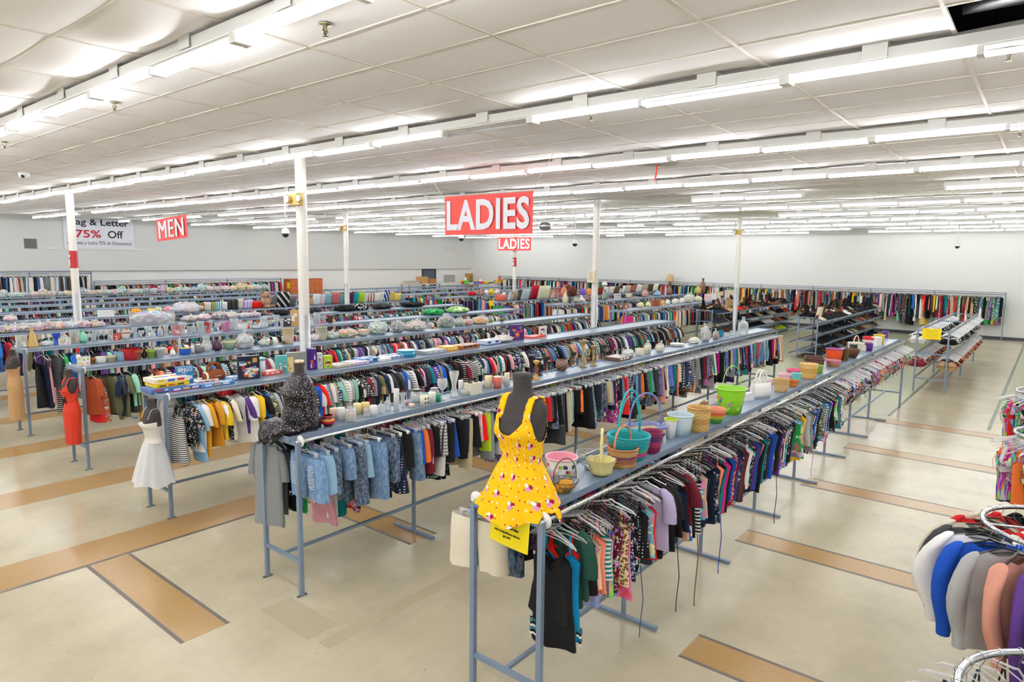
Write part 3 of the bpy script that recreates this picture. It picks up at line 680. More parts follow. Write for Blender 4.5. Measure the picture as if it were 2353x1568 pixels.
# front rail of the basket rack, in the order of the photograph
SW = [G('tank_top', 'black', sz=1.15, var=3, dx=.05, hang='clear', label='long black strappy dress top, first on the front rail of the basket rack'),
 G('tank_top', 'black', sz=1.0, var=0, dx=.05, hang='clear'), G('tank_top', 'cerulean', sz=1.17, var=2, dx=.06, hang='clear', label='bright blue tank dress with a chevron hem, near end of the basket rack'),
 G('swimsuit', 'bright red', dx=.04, hang='clear'), G('tee_shirt', 'dark green', dx=.04), G('tank_top', 'dark green', dx=.05), G('tank_top', 'black', dx=.05), G('swimsuit', 'black', 'dots', dx=.04),
 G('tank_top', 'peach', 'floral', dx=.05, hang='clear', label='peach print halter top with a mint waistband, on a clear hanger'), G('tank_top', 'coral', dx=.04, hang='clear'), G('swimsuit', 'turquoise', 'tie', dx=.04, hang='clear'),
 G('tank_top', 'teal', 'stripe', dx=.05), G('tank_top', 'purple', 'streak', dx=.06, sz=1.05), G('swimsuit', 'black', 'streak', dx=.05), G('swimsuit', 'magenta', dx=.05), G('swimsuit', 'burgundy', 'floral', dx=.05, hang='clear'),
 G('tank_top', 'tan', 'leopard', dx=.06, sz=.95, label='leopard print swim top on the front rail of the basket rack'), G('tank_top', 'coral', 'tie', dx=.07, sz=1.1, hang='black'),
 G('tank_top', 'navy', 'floral', dx=.05), G('tank_top', 'black', 'floral', dx=.05), G('swimsuit', 'black', 'dots', dx=.05), G('tank_top', 'black', 'dots', dx=.05), G('swimsuit', 'turquoise', 'print', dx=.05),
 G('tank_top', 'sky blue', 'print', dx=.05), G('tank_top', 'bright red', dx=.07, sz=1.0, label='plain bright red strappy tank top on the basket rack'), G('swimsuit', 'charcoal', dx=.05), G('tee_shirt', 'lavender', dx=.07, hang='white'),
 G('tee_shirt', 'black', dx=.05), G('tee_shirt', 'black', dx=.05), G('swimsuit', 'black', dx=.05), G('tank_top', 'orange', 'print', dx=.05), G('swimsuit', 'black', dx=.05), G('tank_top', 'black', dx=.05), G('swimsuit', 'dark denim', dx=.05),
 G('tank_top', 'navy', dx=.05), G('tee_shirt', 'burgundy', dx=.06), G('tank_top', 'peach', 'floral', dx=.05, sz=1.1), G('tank_top', 'blue', 'camo', dx=.06, sz=1.1), G('swimsuit', 'blue', 'camo', dx=.05), G('tank_top', 'black', dx=.06, sz=1.1), G('tank_top', 'black', 'stripe', dx=.05),
 G('tank_top', 'turquoise', 'print', dx=.05), G('swimsuit', 'black', 'dots', dx=.05), G('tank_top', 'peach', dx=.05), G('swimsuit', 'navy', dx=.05), G('tank_top', 'navy', dx=.06, sz=1.15), G('tank_top', 'navy', 'floral', dx=.07, sz=1.2)]
SW2 = [('swimsuit', c, p, {}) for c, p in (('navy', None), ('coral', None), ('black', None), ('teal', None), ('hot pink', None), ('navy', 'dots'), ('black', None), ('royal blue', None), ('red', 'floral'), ('black', None), ('peach', None), ('purple', None), ('navy', 'print'), ('charcoal', None), ('burgundy', None), ('white', None), ('navy', None), ('turquoise', 'print'), ('black', 'floral'), ('navy', None), ('purple', None), ('royal blue', None))]
SW3 = [G('tank_top', 'green', 'camo', dx=.07, sz=1.05, label='green palm leaf swim top near the middle of the basket rack'), G('tank_top', 'green', 'camo', dx=.06), G('swimsuit', 'black', dx=.06), G('tank_top', 'mustard', dx=.07, label='mustard yellow swim top with black trim, middle of the basket rack'), G('swimsuit', 'yellow', dx=.06), G('swimsuit', 'red', 'floral', dx=.06), G('swimsuit', 'black', dx=.06)]
FR = 'along the front rail of the '
fill('A1', -1, .10, 7.3, .052, ['swimsuit', 'tank_top'], P_SWIM+P_DARK, FR+'basket rack', 'swimwear on the front rail of the basket rack', ('black', 'black', 'black', 'black', 'clear', 'clear', 'white'), (None, None, None, None, None, 'floral', 'print', 'dots', 'camo', 'streak', 'stripe'), first=SW+SW2+SW2+SW3, sz=(.88, 1.05))
fill('A1', -1, 7.35, 14, .05, ['bikini'], P_SWIM, 'along the bikini half of the basket rack', 'bikinis on the far half of the basket rack', ('clear', 'white'), (None, 'floral', 'print', 'streak'), sz=(.9, 1.15))
BK = 'along the back rail of the '
fill('A1', 1, .05, 3.0, .06, ['shorts'], P_BOTTOM, BK+'basket rack', 'shorts on the back rail of the basket rack', ('clear',), (None, 'denim', 'denim'), pri=0,
     first=[G('shorts', 'cream', sz=1.05, sx=1.25, var=0, rt=.1, dx=.08, hang='clear', label='cream cotton shorts at the near end of the basket rack'), G('shorts', 'sky blue', 'denim', var=3, dx=.07), G('shorts', 'denim blue', 'denim', dx=.07), G('shorts', 'dark denim', 'denim', dx=.07), G('shorts', 'dark denim', 'denim'), G('shorts', 'black', None)])
R2 = [G('shorts', 'denim blue', 'denim', sz=1.15, sx=1.3, dx=.16, var=0, label='ripped light blue denim shorts at the near end of the candle rack'), G('shorts', 'sky blue', 'denim', dx=.09), G('shorts', 'dark denim', 'denim', dx=.1, sz=1.05), G('shorts', 'denim blue', 'denim', dx=.1), G('trousers', 'dark denim', 'denim', dx=.08, sz=.8), G('shorts', 'sky blue', 'denim', dx=.12),
 G('shorts', 'denim blue', 'denim', sz=1.3, sx=1.25, dx=.22, var=4, label='large light blue denim bermuda shorts with yellow tags'), G('shorts', 'dark denim', 'denim', dx=.09, sz=1.1), G('skirt', 'navy', 'dots', dx=.12, label='navy skirt with small white dots on the candle rack'), G('shorts', 'black', None, dx=.08), G('shorts', 'steel blue', 'denim', dx=.09),
 G('shorts', 'royal blue', None, dx=.06), G('shorts', 'orange', None, dx=.06), G('shorts', 'burgundy', None, dx=.06), G('shorts', 'light grey', None, dx=.06), G('shorts', 'black', None, dx=.08), G('shorts', 'grey', 'check', dx=.07), G('shorts', 'white', None, dx=.06), G('shorts', 'black', None, dx=.05), G('skirt', 'royal blue', None, dx=.12, sz=.95, var=0, label='plain royal blue skirt on the candle rack, front rail'),
 G('shorts', 'black', None, dx=.09), G('shorts', 'navy', None, dx=.06), G('shorts', 'khaki', None, sz=1.3, dx=.11, var=4), G('skirt', 'black', None, dx=.06), G('shorts', 'pink', 'floral', dx=.06), G('shorts', 'bright red', None, dx=.06), G('shorts', 'lime', None, dx=.05), G('shorts', 'grey', None, sz=1.25, dx=.1, var=4), G('shorts', 'navy', None, sz=1.1, dx=.08), G('shorts', 'light grey', None, dx=.07), G('shorts', 'black', None, dx=.07), G('shorts', 'black', None), G('shorts', 'white', None)]
fill('A2', -1, .09, 14, .055, ['shorts', 'shorts', 'skirt'], P_BOTTOM, FR+'candle rack', 'shorts and skirts on the candle rack', ('clear', 'clear', 'clear', 'white'), (None,)*7+('denim', 'denim', 'check', 'floral'), first=R2, gap=.05, sz=(.85, 1.3))
fill('A2', 1, .05, 13.5, .085, ['long_sleeved_shirt', 'trousers', 'dress'], P_EARTH, BK+'candle rack', 'clothes on the back rail of the candle rack', ('clear',), (None, None, 'floral'), pri=1,
     first=[G('tee_shirt', 'grey', sz=1.35, var=4, dx=.09, label='long grey v-neck top at the near end of the candle rack', hang='clear'), G('tee_shirt', 'charcoal', sz=1.3, var=4, dx=.1, hang='clear'), G('tee_shirt', 'black', sz=1.3, dx=.06), G('tee_shirt', 'denim blue', sz=1.2, dx=.05), G('tee_shirt', 'green', sz=1.35, dx=.08), G('tee_shirt', 'lavender', dx=.06), G('long_sleeved_shirt', 'black')])
R3 = [G('dress', 'charcoal', 'stripe', sz=.72, dx=.11), G('tee_shirt', 'black', 'floral', sz=1.0, dx=.07), G('tee_shirt', 'sky blue', sz=1.15, dx=.09, var=4), G('tee_shirt', 'white', dx=.06), G('tee_shirt', 'mustard', sz=1.05, dx=.07), G('tee_shirt', 'mustard', dx=.06), G('tee_shirt', 'yellow', dx=.05), G('tee_shirt', 'white', dx=.07), G('tee_shirt', 'black', 'floral', dx=.05), G('tee_shirt', 'cream', dx=.07), G('tee_shirt', 'white', dx=.05), G('tee_shirt', 'purple', dx=.04), G('tee_shirt', 'white', dx=.06, sz=1.08),
 G('tee_shirt', 'white', dx=.06), G('tee_shirt', 'yellow', dx=.06), G('tee_shirt', 'black', dx=.05), G('tee_shirt', 'blue', dx=.07), G('tee_shirt', 'olive', 'floral', dx=.05), G('tee_shirt', 'light grey', dx=.06), G('tee_shirt', 'navy', dx=.06, sz=1.1), G('tee_shirt', 'white', dx=.05), G('tee_shirt', 'white', dx=.06), G('tee_shirt', 'olive'), G('tee_shirt', 'light grey'), G('tee_shirt', 'charcoal'), G('tee_shirt', 'grey'), G('tee_shirt', 'dark green', 'stripe'), G('tee_shirt', 'white'), G('tee_shirt', 'black', 'check'), G('tee_shirt', 'charcoal'), G('long_sleeved_shirt', 'royal blue'), G('tee_shirt', 'bright red')]
fill('A3', -1, .12, 14, .048, ['tee_shirt'], P_DARK, FR+'board game rack', 'tee shirts on the board game rack', ('black', 'black', 'black', 'clear', 'white'), (None,)*8+('stripe', 'floral', 'check'), first=R3)
fill('A3', 1, .3, 13, .12, ['long_sleeved_shirt'], P_EARTH, BK+'board game rack', 'shirts on the back rail of the board game rack', pri=2)
R4 = [G('tee_shirt', 'rust', dx=.06), G('dress', 'red', sz=.8, dx=.07), G('dress', 'rust', 'floral', sz=.8, dx=.07), G('long_sleeved_shirt', 'olive', dx=.06), G('tee_shirt', 'charcoal', dx=.06), G('tee_shirt', 'navy', dx=.06, sz=1.1), G('tee_shirt', 'navy', 'dots', dx=.06), G('tee_shirt', 'olive', dx=.05), G('tee_shirt', 'charcoal', dx=.05), G('tee_shirt', 'mint', dx=.07), G('tank_top', 'yellow', sz=1.2, dx=.14, var=3), G('tee_shirt', 'black', dx=.05), G('tee_shirt', 'peach', dx=.06), G('long_sleeved_shirt', 'coral', sz=1.1, dx=.06), G('tee_shirt', 'olive', sz=1.1, dx=.06), G('tee_shirt', 'black', 'stripe', dx=.05), G('tee_shirt', 'burgundy', dx=.05), G('tee_shirt', 'purple'), G('tee_shirt', 'royal blue'), G('tee_shirt', 'coral')]
fill('A4', -1, .12, 14.5, .05, ['tee_shirt', 'long_sleeved_shirt'], P_DARK, FR+'flowerpot rack', 'shirts on the flowerpot rack', ('black', 'black', 'clear'), (None,)*7+('stripe', 'floral'), first=R4)
R5 = [G('dress', 'black', sz=.9, dx=.1), G('dress', 'navy', sz=.95, dx=.08), G('tank_top', 'pink', sz=1.2, dx=.12, var=3), G('tee_shirt', 'charcoal', dx=.06), G('dress', 'black', 'stripe', sz=1.1, dx=.07), G('tee_shirt', 'green', sz=1.2, dx=.07), G('tank_top', 'dark green', dx=.06), G('tee_shirt', 'blue', sz=1.2, dx=.08), G('tee_shirt', 'white'), G('long_sleeved_shirt', 'dark green'), G('dress', 'olive', 'stripe', sz=1.0), G('tank_top', 'green')]
fill('A5', -1, .15, 14.5, .055, ['long_sleeved_shirt', 'jacket'], P_DARK, FR+'glass vase rack', 'clothes on the glass vase rack', ('black', 'clear', 'white'), (None, None, None, 'stripe'), first=R5)
R6 = [G('tee_shirt', 'lime', dx=.1, sz=1.2), G('tee_shirt', 'lime', dx=.1, sz=1.3), G('tee_shirt', 'burgundy', 'stripe', dx=.1), G('tee_shirt', 'blue', 'print'), G('jacket', 'burgundy'), G('jacket', 'red')]
fill('A6', -1, -.0, 14.5, .06, ['jacket', 'long_sleeved_shirt'], P_DARK+['pink', 'cream'], FR+'bagged toy rack', 'clothes on the bagged toy rack', ('black', 'clear', 'white'), (None,), first=R6)
for i, (pal, nm) in enumerate(((P_EARTH+['red', 'bright red', 'orange', 'lime', 'white'], 'pillow rack'), (P_DARK, 'eighth rack'), (P_DARK, 'ninth rack'), (P_DARK, 'tenth rack'), (P_DARK, 'linen rack'))):
    fill(f'A{7+i}', -1, .1, 14.5, .07, ['long_sleeved_shirt', 'jacket', 'tee_shirt'], pal, FR+nm, 'clothes on the far racks', ('clear', 'white', 'clear'), (None,), pri=3)
BN = ['package rack', 'cream bottle rack', 'cushion rack', 'lamp rack', 'fifth far rack', 'sixth far rack', 'toy rack']
for i in range(7):
    fill(f'B{i+1}', -1, .06, 13, .065 if i < 3 else .08, [['long_sleeved_shirt', 'long_sleeved_shirt', 'jacket', 'trousers', 'dress'][i % 5 if i < 5 else 0], 'long_sleeved_shirt'], P_BRIGHT+['burgundy', 'green', 'red'], FR+BN[i], 'clothes in the far block', ('black', 'clear'), (None,), pri=2)
# end fronts of B1 white jackets
RACKS['WB'] = (1.6, 1.6, 29.4); RACKS['WL'] = (31.95, 10.8, 19.5); RACKS['WT'] = (31.95, 6.2, 10.5)
x = 1.7; q = 0
while x < 29:
    q += 1; kd = rg.choice(['dress', 'dress', 'long_sleeved_shirt', 'trousers'] if x < 14 else ['long_sleeved_shirt', 'jacket', 'dress'])
    garment(kd, 34.55, x, 1.94, rg.gauss(0, .28), rg.choice(P_EARTH+P_BRIGHT), rg.choice((None, None, 'floral')), (ORD(q), 'from the open end of the far wall rack'), 'clothes on the far wall rack', 'black', rg.uniform(.9, 1.25), rg.uniform(1.0, 1.45), None, False, None, 2)
    x += .046*rg.uniform(.8, 1.4)
fill('WL', 0, 0, 9, .06, ['jacket'], P_BRIGHT+['tan', 'khaki', 'cream', 'brown', 'grey', 'wine', 'hot pink'], 'from the trousers on the side wall rack', 'coats on the side wall rack', ('black',), (None,), z=1.95, pri=2)
fill('WT', 0, 0, 4.4, .085, ['trousers'], ['cream', 'white', 'tan', 'khaki', 'white', 'steel blue', 'coral', 'pink', 'brown', 'navy', 'grey', 'cream', 'white'], 'from the open end of the tall trouser rack', 'long trousers on the tall wall rack', ('black',), (None,), z=2.36, pri=2)
# bras
for lv, z in (('upper', 1.56), ('lower', .98)):
    for s, sd in ((-1, 'near'), (1, 'far')):
        yc, x0, x1 = RACKS['bra']; x = x0+.05; q = 0
        while x < x1-.1:
            q += 1
            cl = rg.choice(['black', 'black', 'black', 'white', 'light grey'] if lv == 'upper' else ['tan', 'tan', 'peach', 'wine', 'red', 'grey', 'black'])
            if lv == 'lower' and q < 5: cl = 'wine' if s > 0 else 'tan'
            SPECS.append(dict(kind='bra', p=(x, yc+s*.33, z), rot=PI/2+rg.gauss(0, .1), color=cl, pat=None, where=(ORD(q), f'along the {lv} {sd} rail of the lingerie rack'), group='bras on the lingerie rack', hang=rg.choice(['clear', 'white']), sx=1.1, sz=rg.uniform(.9, 1.1), var=None, label=None, clip=False, pri=0, bra=True))
            x += .05
# round racks
ROUND = [(5.72, -.20, 1.40, .46, 'round chrome rack of sweaters at the edge of the open floor'), (3.35, -.32, 1.40, .5, 'round chrome rack closest to the camera, clear hangers on it'),
         (8.95, -.22, 1.40, .42, 'round chrome rack of swimwear behind the sweater rack'), (11.95, -.12, 1.40, .42, 'round chrome rack farthest down the open aisle')]
def round_rack(i, cx_, cy_, z, R, label):
    t_ = thing('round_rack', (cx_, cy_, 0), label, 'clothes rack', 'round chrome racks')
    a = MB(); a.tube([(R*math.cos(2*PI*k/48), R*math.sin(2*PI*k/48), z) for k in range(48)], .0165, 10, closed=True); build(a, 'ring_rail', M_['chrome'], t_)
    a = MB(); a.tube([(0, 0, .04), (0, 0, z)], .02, 10); build(a, 'centre_pole', M_['chrome'], t_)
    for k in range(2): a = MB(); a.tube([(R*math.cos(PI*k/2+.4), R*math.sin(PI*k/2+.4), z), (-R*math.cos(PI*k/2+.4), -R*math.sin(PI*k/2+.4), z)], .009, 8); build(a, 'spoke', M_['chrome'], t_)
    for k in range(4): a = MB(); a.tube([(0, 0, .05), (.42*math.cos(PI*k/2), .42*math.sin(PI*k/2), .02)], .014, 8); build(a, 'foot', M_['chrome'], t_)
for i, r_ in enumerate(ROUND): round_rack(i, *r_)
def around(i, kinds, cols, n, where, group, hang, a0=0, sz=(.95, 1.15), pats=(None,), gap=None):
    cx_, cy_, z, R, _ = ROUND[i]
    for k in range(n):
        a = a0+2*PI*k/n
        e = cols[k % len(cols)] if isinstance(cols[0], tuple) else (rg.choice(kinds), rg.choice(cols), rg.choice(pats))
        if e is None: continue
        garment(e[0], cx_+R*math.cos(a), cy_+R*math.sin(a), z, a+rg.gauss(0, .05), e[1], e[2], (ORD(k+1), where), group, rg.choice(hang), 1.14 if i == 0 else 1, rg.uniform(*sz))
RC = [('long_sleeved_shirt', c, p) for c, p in (('charcoal', None), ('burgundy', None), ('cream', None), ('royal blue', 'dots'), ('grey', None), ('peach', None), ('purple', None), ('sky blue', None), ('brown', 'camo'), ('black', None), ('lavender', None), ('black', None), ('steel blue', None), ('wine', None))]
around(0, None, [('sweater', c, p) for c, p in (('red', None), ('cream', None), ('charcoal', None), ('white', None), ('royal blue', None), ('light grey', None), ('dusty pink', None), ('purple', None), ('sky blue', None), ('brown', 'camo'), ('black', None), ('lavender', None), ('black', None), ('steel blue', None), ('wine', None), ('teal', None), ('black', None), ('pink', None), ('navy', None), ('grey', None), ('black', None), ('rust', None), ('olive', None), ('black', None))], 26, 'clockwise around the round sweater rack', 'sweaters on the round rack', ('black',), a0=1.15, sz=(1.05, 1.15))
around(1, ['tank_top'], ['navy', 'black'], 30, 'around the closest round rack', 'tops on the closest round rack', ('clear',), a0=0)
for i, nm in ((2, 'second'), (3, 'farthest')):
    around(i, ['bikini', 'swimsuit'], P_SWIM, 40, f'around the {nm} swimwear ring', 'swimwear on the round racks', ('clear', 'white'), pats=(None, 'floral', 'print', 'streak'))

# ------------------------------------------------------------------ garments: the nearest of each kind as objects, the rest of each kind as one
LIM = 285
def dist(s): p = Vector(s['p'])-Vector((0, 0, EYE)); return p.length+s['pri']*60
byk = {}
for s in SPECS:
    s['name'] = 'bra' if s.get('bra') else s['kind']; byk.setdefault(s['name'], []).append(s)
seen_lab = {}
KN = {'tee_shirt': 'tee shirt', 'long_sleeved_shirt': 'shirt', 'tank_top': 'tank top'}
CATK = {'tee_shirt': 'shirt', 'long_sleeved_shirt': 'shirt', 'tank_top': 'top'}
ALLNEAR = []
for k, L_ in byk.items():
    L_.sort(key=dist); near = [s for s in L_[:LIM] if s['pri'] < 3]; far = L_[len(near):]
    for s in near:
        ms = HI[s['kind']]; v = s['var'] if s['var'] is not None else rg.randrange(len(ms))
        o = bpy.data.objects.new(k, ms[v % len(ms)]); COL.objects.link(o)
        o.location = (s['p'][0], s['p'][1], s['p'][2]+.12*(s['sz']-1)); o.rotation_euler = (rg.gauss(0, .035), 0, s['rot']); o.scale = (s['sx'], rg.uniform(1.0, 1.35) if s['kind'] in ('swimsuit', 'tank_top', 'bikini') else rg.uniform(1.1, 1.8), s['sz']); c = lin(PAL[s['color']]); j = rg.uniform(.85, 1.12)
        o.color = (min(1, c[0]*j), min(1, c[1]*j), min(1, c[2]*j), 1)
        if s['pat']: o.material_slots[0].link = 'OBJECT'; o.material_slots[0].material = CLOTH[s['pat']]
        kn = KN.get(k, k.replace('_', ' '))
        o['label'] = s['label'] or f"{'' if s['pat'] in ('streak', 'tie') else s['color']+' '}{PATNAME[s['pat']]}{kn}, {s['where'][0]} {s['where'][1]}"
        o['category'] = CATK.get(k, kn); o['group'] = s['group']; s['obj'] = o
    ALLNEAR += near
    if far:
        Vs, Qs, Cs, nb = [], [], [], 0
        for s in far:
            V, Q = rg.choice(LO[s['kind']]); c, sn = math.cos(s['rot']), math.sin(s['rot'])
            P = V*np.array([s['sx'], rg.uniform(1.1, 1.8), s['sz']], np.float32); X = P[:, 0]*c-P[:, 1]*sn+s['p'][0]; Y = P[:, 0]*sn+P[:, 1]*c+s['p'][1]
            Vs.append(np.stack([X, Y, P[:, 2]+s['p'][2]+.12*(s['sz']-1)], 1)); Qs.append(Q+nb); nb += len(V)
            cl = lin(PAL[s['color']]); j = rg.uniform(.8, 1.15); Cs.append(np.tile([min(1, cl[0]*j), min(1, cl[1]*j), min(1, cl[2]*j), 1], (len(Q), 1)))
        me = quads_mesh('distant_'+k, np.concatenate(Vs), np.concatenate(Qs), np.concatenate(Cs), M_['clothv'])
        tag(obj('distant_'+k, me), 'mass of ' + {'bra': 'bras'}.get(k, k.replace('_', ' ')) + ' hanging on the more distant racks', k.replace('_', ' '), kind='stuff')
# details on two garments by the camera
for s in ALLNEAR:
    lb = s['obj'].get('label', '')
    if lb.startswith('ripped light'):
        a = MB(); r9 = random.Random(4)
        for c_ in (-.1, .1):
            for k in range(11):
                z = -.2-.018*k; w_ = r9.uniform(.025, .04); a.tube([(c_-w_, .052, z), (c_, .056, z-r9.uniform(0, .006)), (c_+w_, .052, z+r9.uniform(-.005, .005))], .0028, 4, '#eef0ee')
        build(a, 'ripped_threads', M_['matte'], s['obj'])
        a = MB(); r9 = random.Random(5)
        for k in range(60): x = r9.uniform(-.19, .19); a.tube([(x, r9.uniform(-.03, .05), -.48), (x+r9.uniform(-.01, .01), r9.uniform(-.03, .05), -.48-r9.uniform(.015, .045))], .0016, 3, '#dfe6ee')
        tag(build(a, 'frayed_hem', M_['matte'], s['obj']), kind='stuff')
    if lb.startswith('bright blue tank'):
        a = MB(); n = 40
        for q in range(6): a.loft([[(.2*math.cos(2*PI*i/n), .045*math.sin(2*PI*i/n)+.01*math.sin(3*math.cos(2*PI*i/n)), -.77+.016*q+dz+.006*(1 if i % 4 < 2 else -1)) for i in range(n)] for dz in (0, .013)], ('#f0ede6', '#15161a', '#2a7f94')[q % 3])
        build(a, 'chevron_hem', M_['clothv'], s['obj'])
# hangers
SPECS.sort(key=dist); nh = 0; far = []
for s in SPECS:
    kd = 'clip' if s['clip'] else 'top'
    if nh < 290 and 'obj' in s:
        nh += 1
        h = tag(obj('clothes_hanger', None, None, s['p']), f"{s['hang']} plastic hanger, {s['where'][0]} {s['where'][1]}", 'hanger', 'plastic hangers on the nearest rails')
        h.rotation_euler = s['obj'].rotation_euler; h.scale = (1, 1, 1)
        obj('hook', HM[kd][0], h); obj('hanger_body', HMESH[kd, s['hang']], h)
    else: far.append((s, kd))
Vs, Qs, Cs, nb = [], [], [], 0
for s, kd in far:
    c, sn = math.cos(s['rot']), math.sin(s['rot'])
    for (V, Q), cl in zip(LH[kd], ('#b9bdc2', {'black': '#1a1a1c', 'clear': '#c3c8cc', 'white': '#ececec'}[s['hang']])):
        Vs.append(np.stack([V[:, 0]*c-V[:, 1]*sn+s['p'][0], V[:, 0]*sn+V[:, 1]*c+s['p'][1], V[:, 2]+s['p'][2]], 1)); Qs.append(Q+nb); nb += len(V); Cs.append(np.tile(lin(cl), (len(Q), 1)))
tag(obj('distant_hangers', quads_mesh('distant_hangers', np.concatenate(Vs), np.concatenate(Qs), np.concatenate(Cs), M_['gloss'])), 'mass of wire-hooked hangers along the more distant rails', 'hangers', kind='stuff')
print('garments', len(SPECS), {k: len(v) for k, v in byk.items()})

# ------------------------------------------------------------------ things on the shelves
def shade(c, k): c = lin(c) if isinstance(c, str) else c; return (min(1, c[0]*k), min(1, c[1]*k), min(1, c[2]*k), 1)
def vase_prof(w, h, sty):
    r = w/2
    P = {'bulb': [(.55, 0), (.95, .15), (1, .35), (.8, .6), (.4, .78), (.32, .88), (.5, 1)], 'cone': [(.95, 0), (1, .08), (.6, .5), (.25, .85), (.18, 1)], 'flare': [(.6, 0), (.55, .1), (.5, .4), (.65, .75), (1, 1)],
         'hour': [(.9, 0), (.7, .15), (.45, .4), (.6, .6), (.95, .85), (1, 1)], 'cyl': [(.9, 0), (.95, .02), (1, 1)], 'bottle': [(.9, 0), (1, .05), (1, .6), (.5, .75), (.3, .82), (.3, .95), (.4, 1)], 'pitch': [(.6, 0), (.9, .15), (1, .35), (.6, .65), (.55, .8), (.75, 1)],
         'goblet': [(.8, 0), (.8, .03), (.15, .08), (.12, .4), (.5, .5), (.9, .65), (1, .85), (.92, 1)]}[sty]
    return [(r*a, h*b) for a, b in P]
def smooth(prof, n=4):
    out = []
    for i in range(len(prof)-1):
        p0, p1, p2, p3 = prof[max(i-1, 0)], prof[i], prof[i+1], prof[min(i+2, len(prof)-1)]
        for k in range(n):
            t = k/n; out.append(tuple(.5*(2*p1[q]+(p2[q]-p0[q])*t+(2*p0[q]-5*p1[q]+4*p2[q]-p3[q])*t*t+(3*p1[q]-p0[q]-3*p2[q]+p3[q])*t**3) for q in (0, 1)))
    out.append(prof[-1]); return [(max(.001, a), b) for a, b in out]
def open_lathe(a, prof, c, seg=24, th=.004, inner=None, wob=None, fc=None):
    a.lathe(prof, seg, c, cap0=True, wob=wob, fc=fc)
    a.lathe([(max(.001, r-th), h) for r, h in reversed(prof)][:-1]+[(max(.001, prof[0][0]-th), th)], seg, inner or c, cap0=False, cap1=True)
def weave(w, h, taper, cols, n=40, rows=12, rect=None):
    a = MB(); r1, r0 = w/2, w/2*taper; rings = []
    def P(r, i, z, off):
        t = 2*PI*i/n; x, y = math.cos(t), math.sin(t)
        if rect: x, y = sgp(x, .35), sgp(y, .35)*rect
        return ((r+off)*x, (r+off)*y, z)
    for j in range(rows+1):
        f = j/rows; r = r0+(r1-r0)*math.sin(f*PI/2)
        rings.append([P(r, i, h*f, .006*(1 if (i//2+j) % 2 else -1)*min(1, w*4)) for i in range(n)])
    for j in range(rows, -1, -1):
        f = j/rows; r = r0+(r1-r0)*math.sin(f*PI/2)-.012; rings.append([P(r, i, max(.006, h*f), 0) for i in range(n)])
    def fc(j, i):
        jj = j if j <= rows else 2*rows+1-j
        c = cols[(jj*len(cols)//(rows+1)) % len(cols)] if len(cols) > 1 else cols[0]
        return shade(c, .86 if (i//2+jj) % 2 else 1.06)
    a.loft(rings, fc=fc, cap0=True, cap1=True)
    ring = [P(r1+.002, i, h+.002, 0) for i in range(n)]
    rm = MB(); rm.tube(ring, .008 if w > .2 else .005, 6, shade(cols[-1], .9), closed=True)
    return a, rm
def handle(w, hh, c, r=.007, z0=0, yscale=0, n=20, twist=0, tilt=0):
    a = MB(); a.tube([(w/2*math.cos(t), tilt*math.sin(t), z0+hh*math.sin(t)**.8 if math.sin(t) > 0 else z0) for t in np.linspace(0.0001, PI-.0001, n)], [r*(1+(.25*math.sin(k*2.2) if twist else 0)) for k in range(n)], 7, c); return a
def lump(w, d, h, seed, cols, rough=.16, u=40, v=26, flat=.0, cells=3.6):
    a = MB(); off = Vector((seed*3.1, seed*1.7, seed*.9))
    dis = lambda q: 1+rough*noise.noise(q*2.2+off)+rough*.5*noise.noise(q*5+off)
    a.ball(0, 0, h*.45, w/2, d/2, h*.55, u=u, v=v, dis=dis)
    a.v = [(x, y, max(0.0, z)) for x, y, z in a.v]
    cc = []
    for f in a.f:
        c = Vector(a.v[f[0]]); k = noise.noise(Vector((c.x*cells/w*.8+seed, c.y*cells/w*.8, c.z*cells/w*.8))); cc.append(lin(cols[int((k+1)*4.5) % len(cols)]))
    a.c = cc; return a
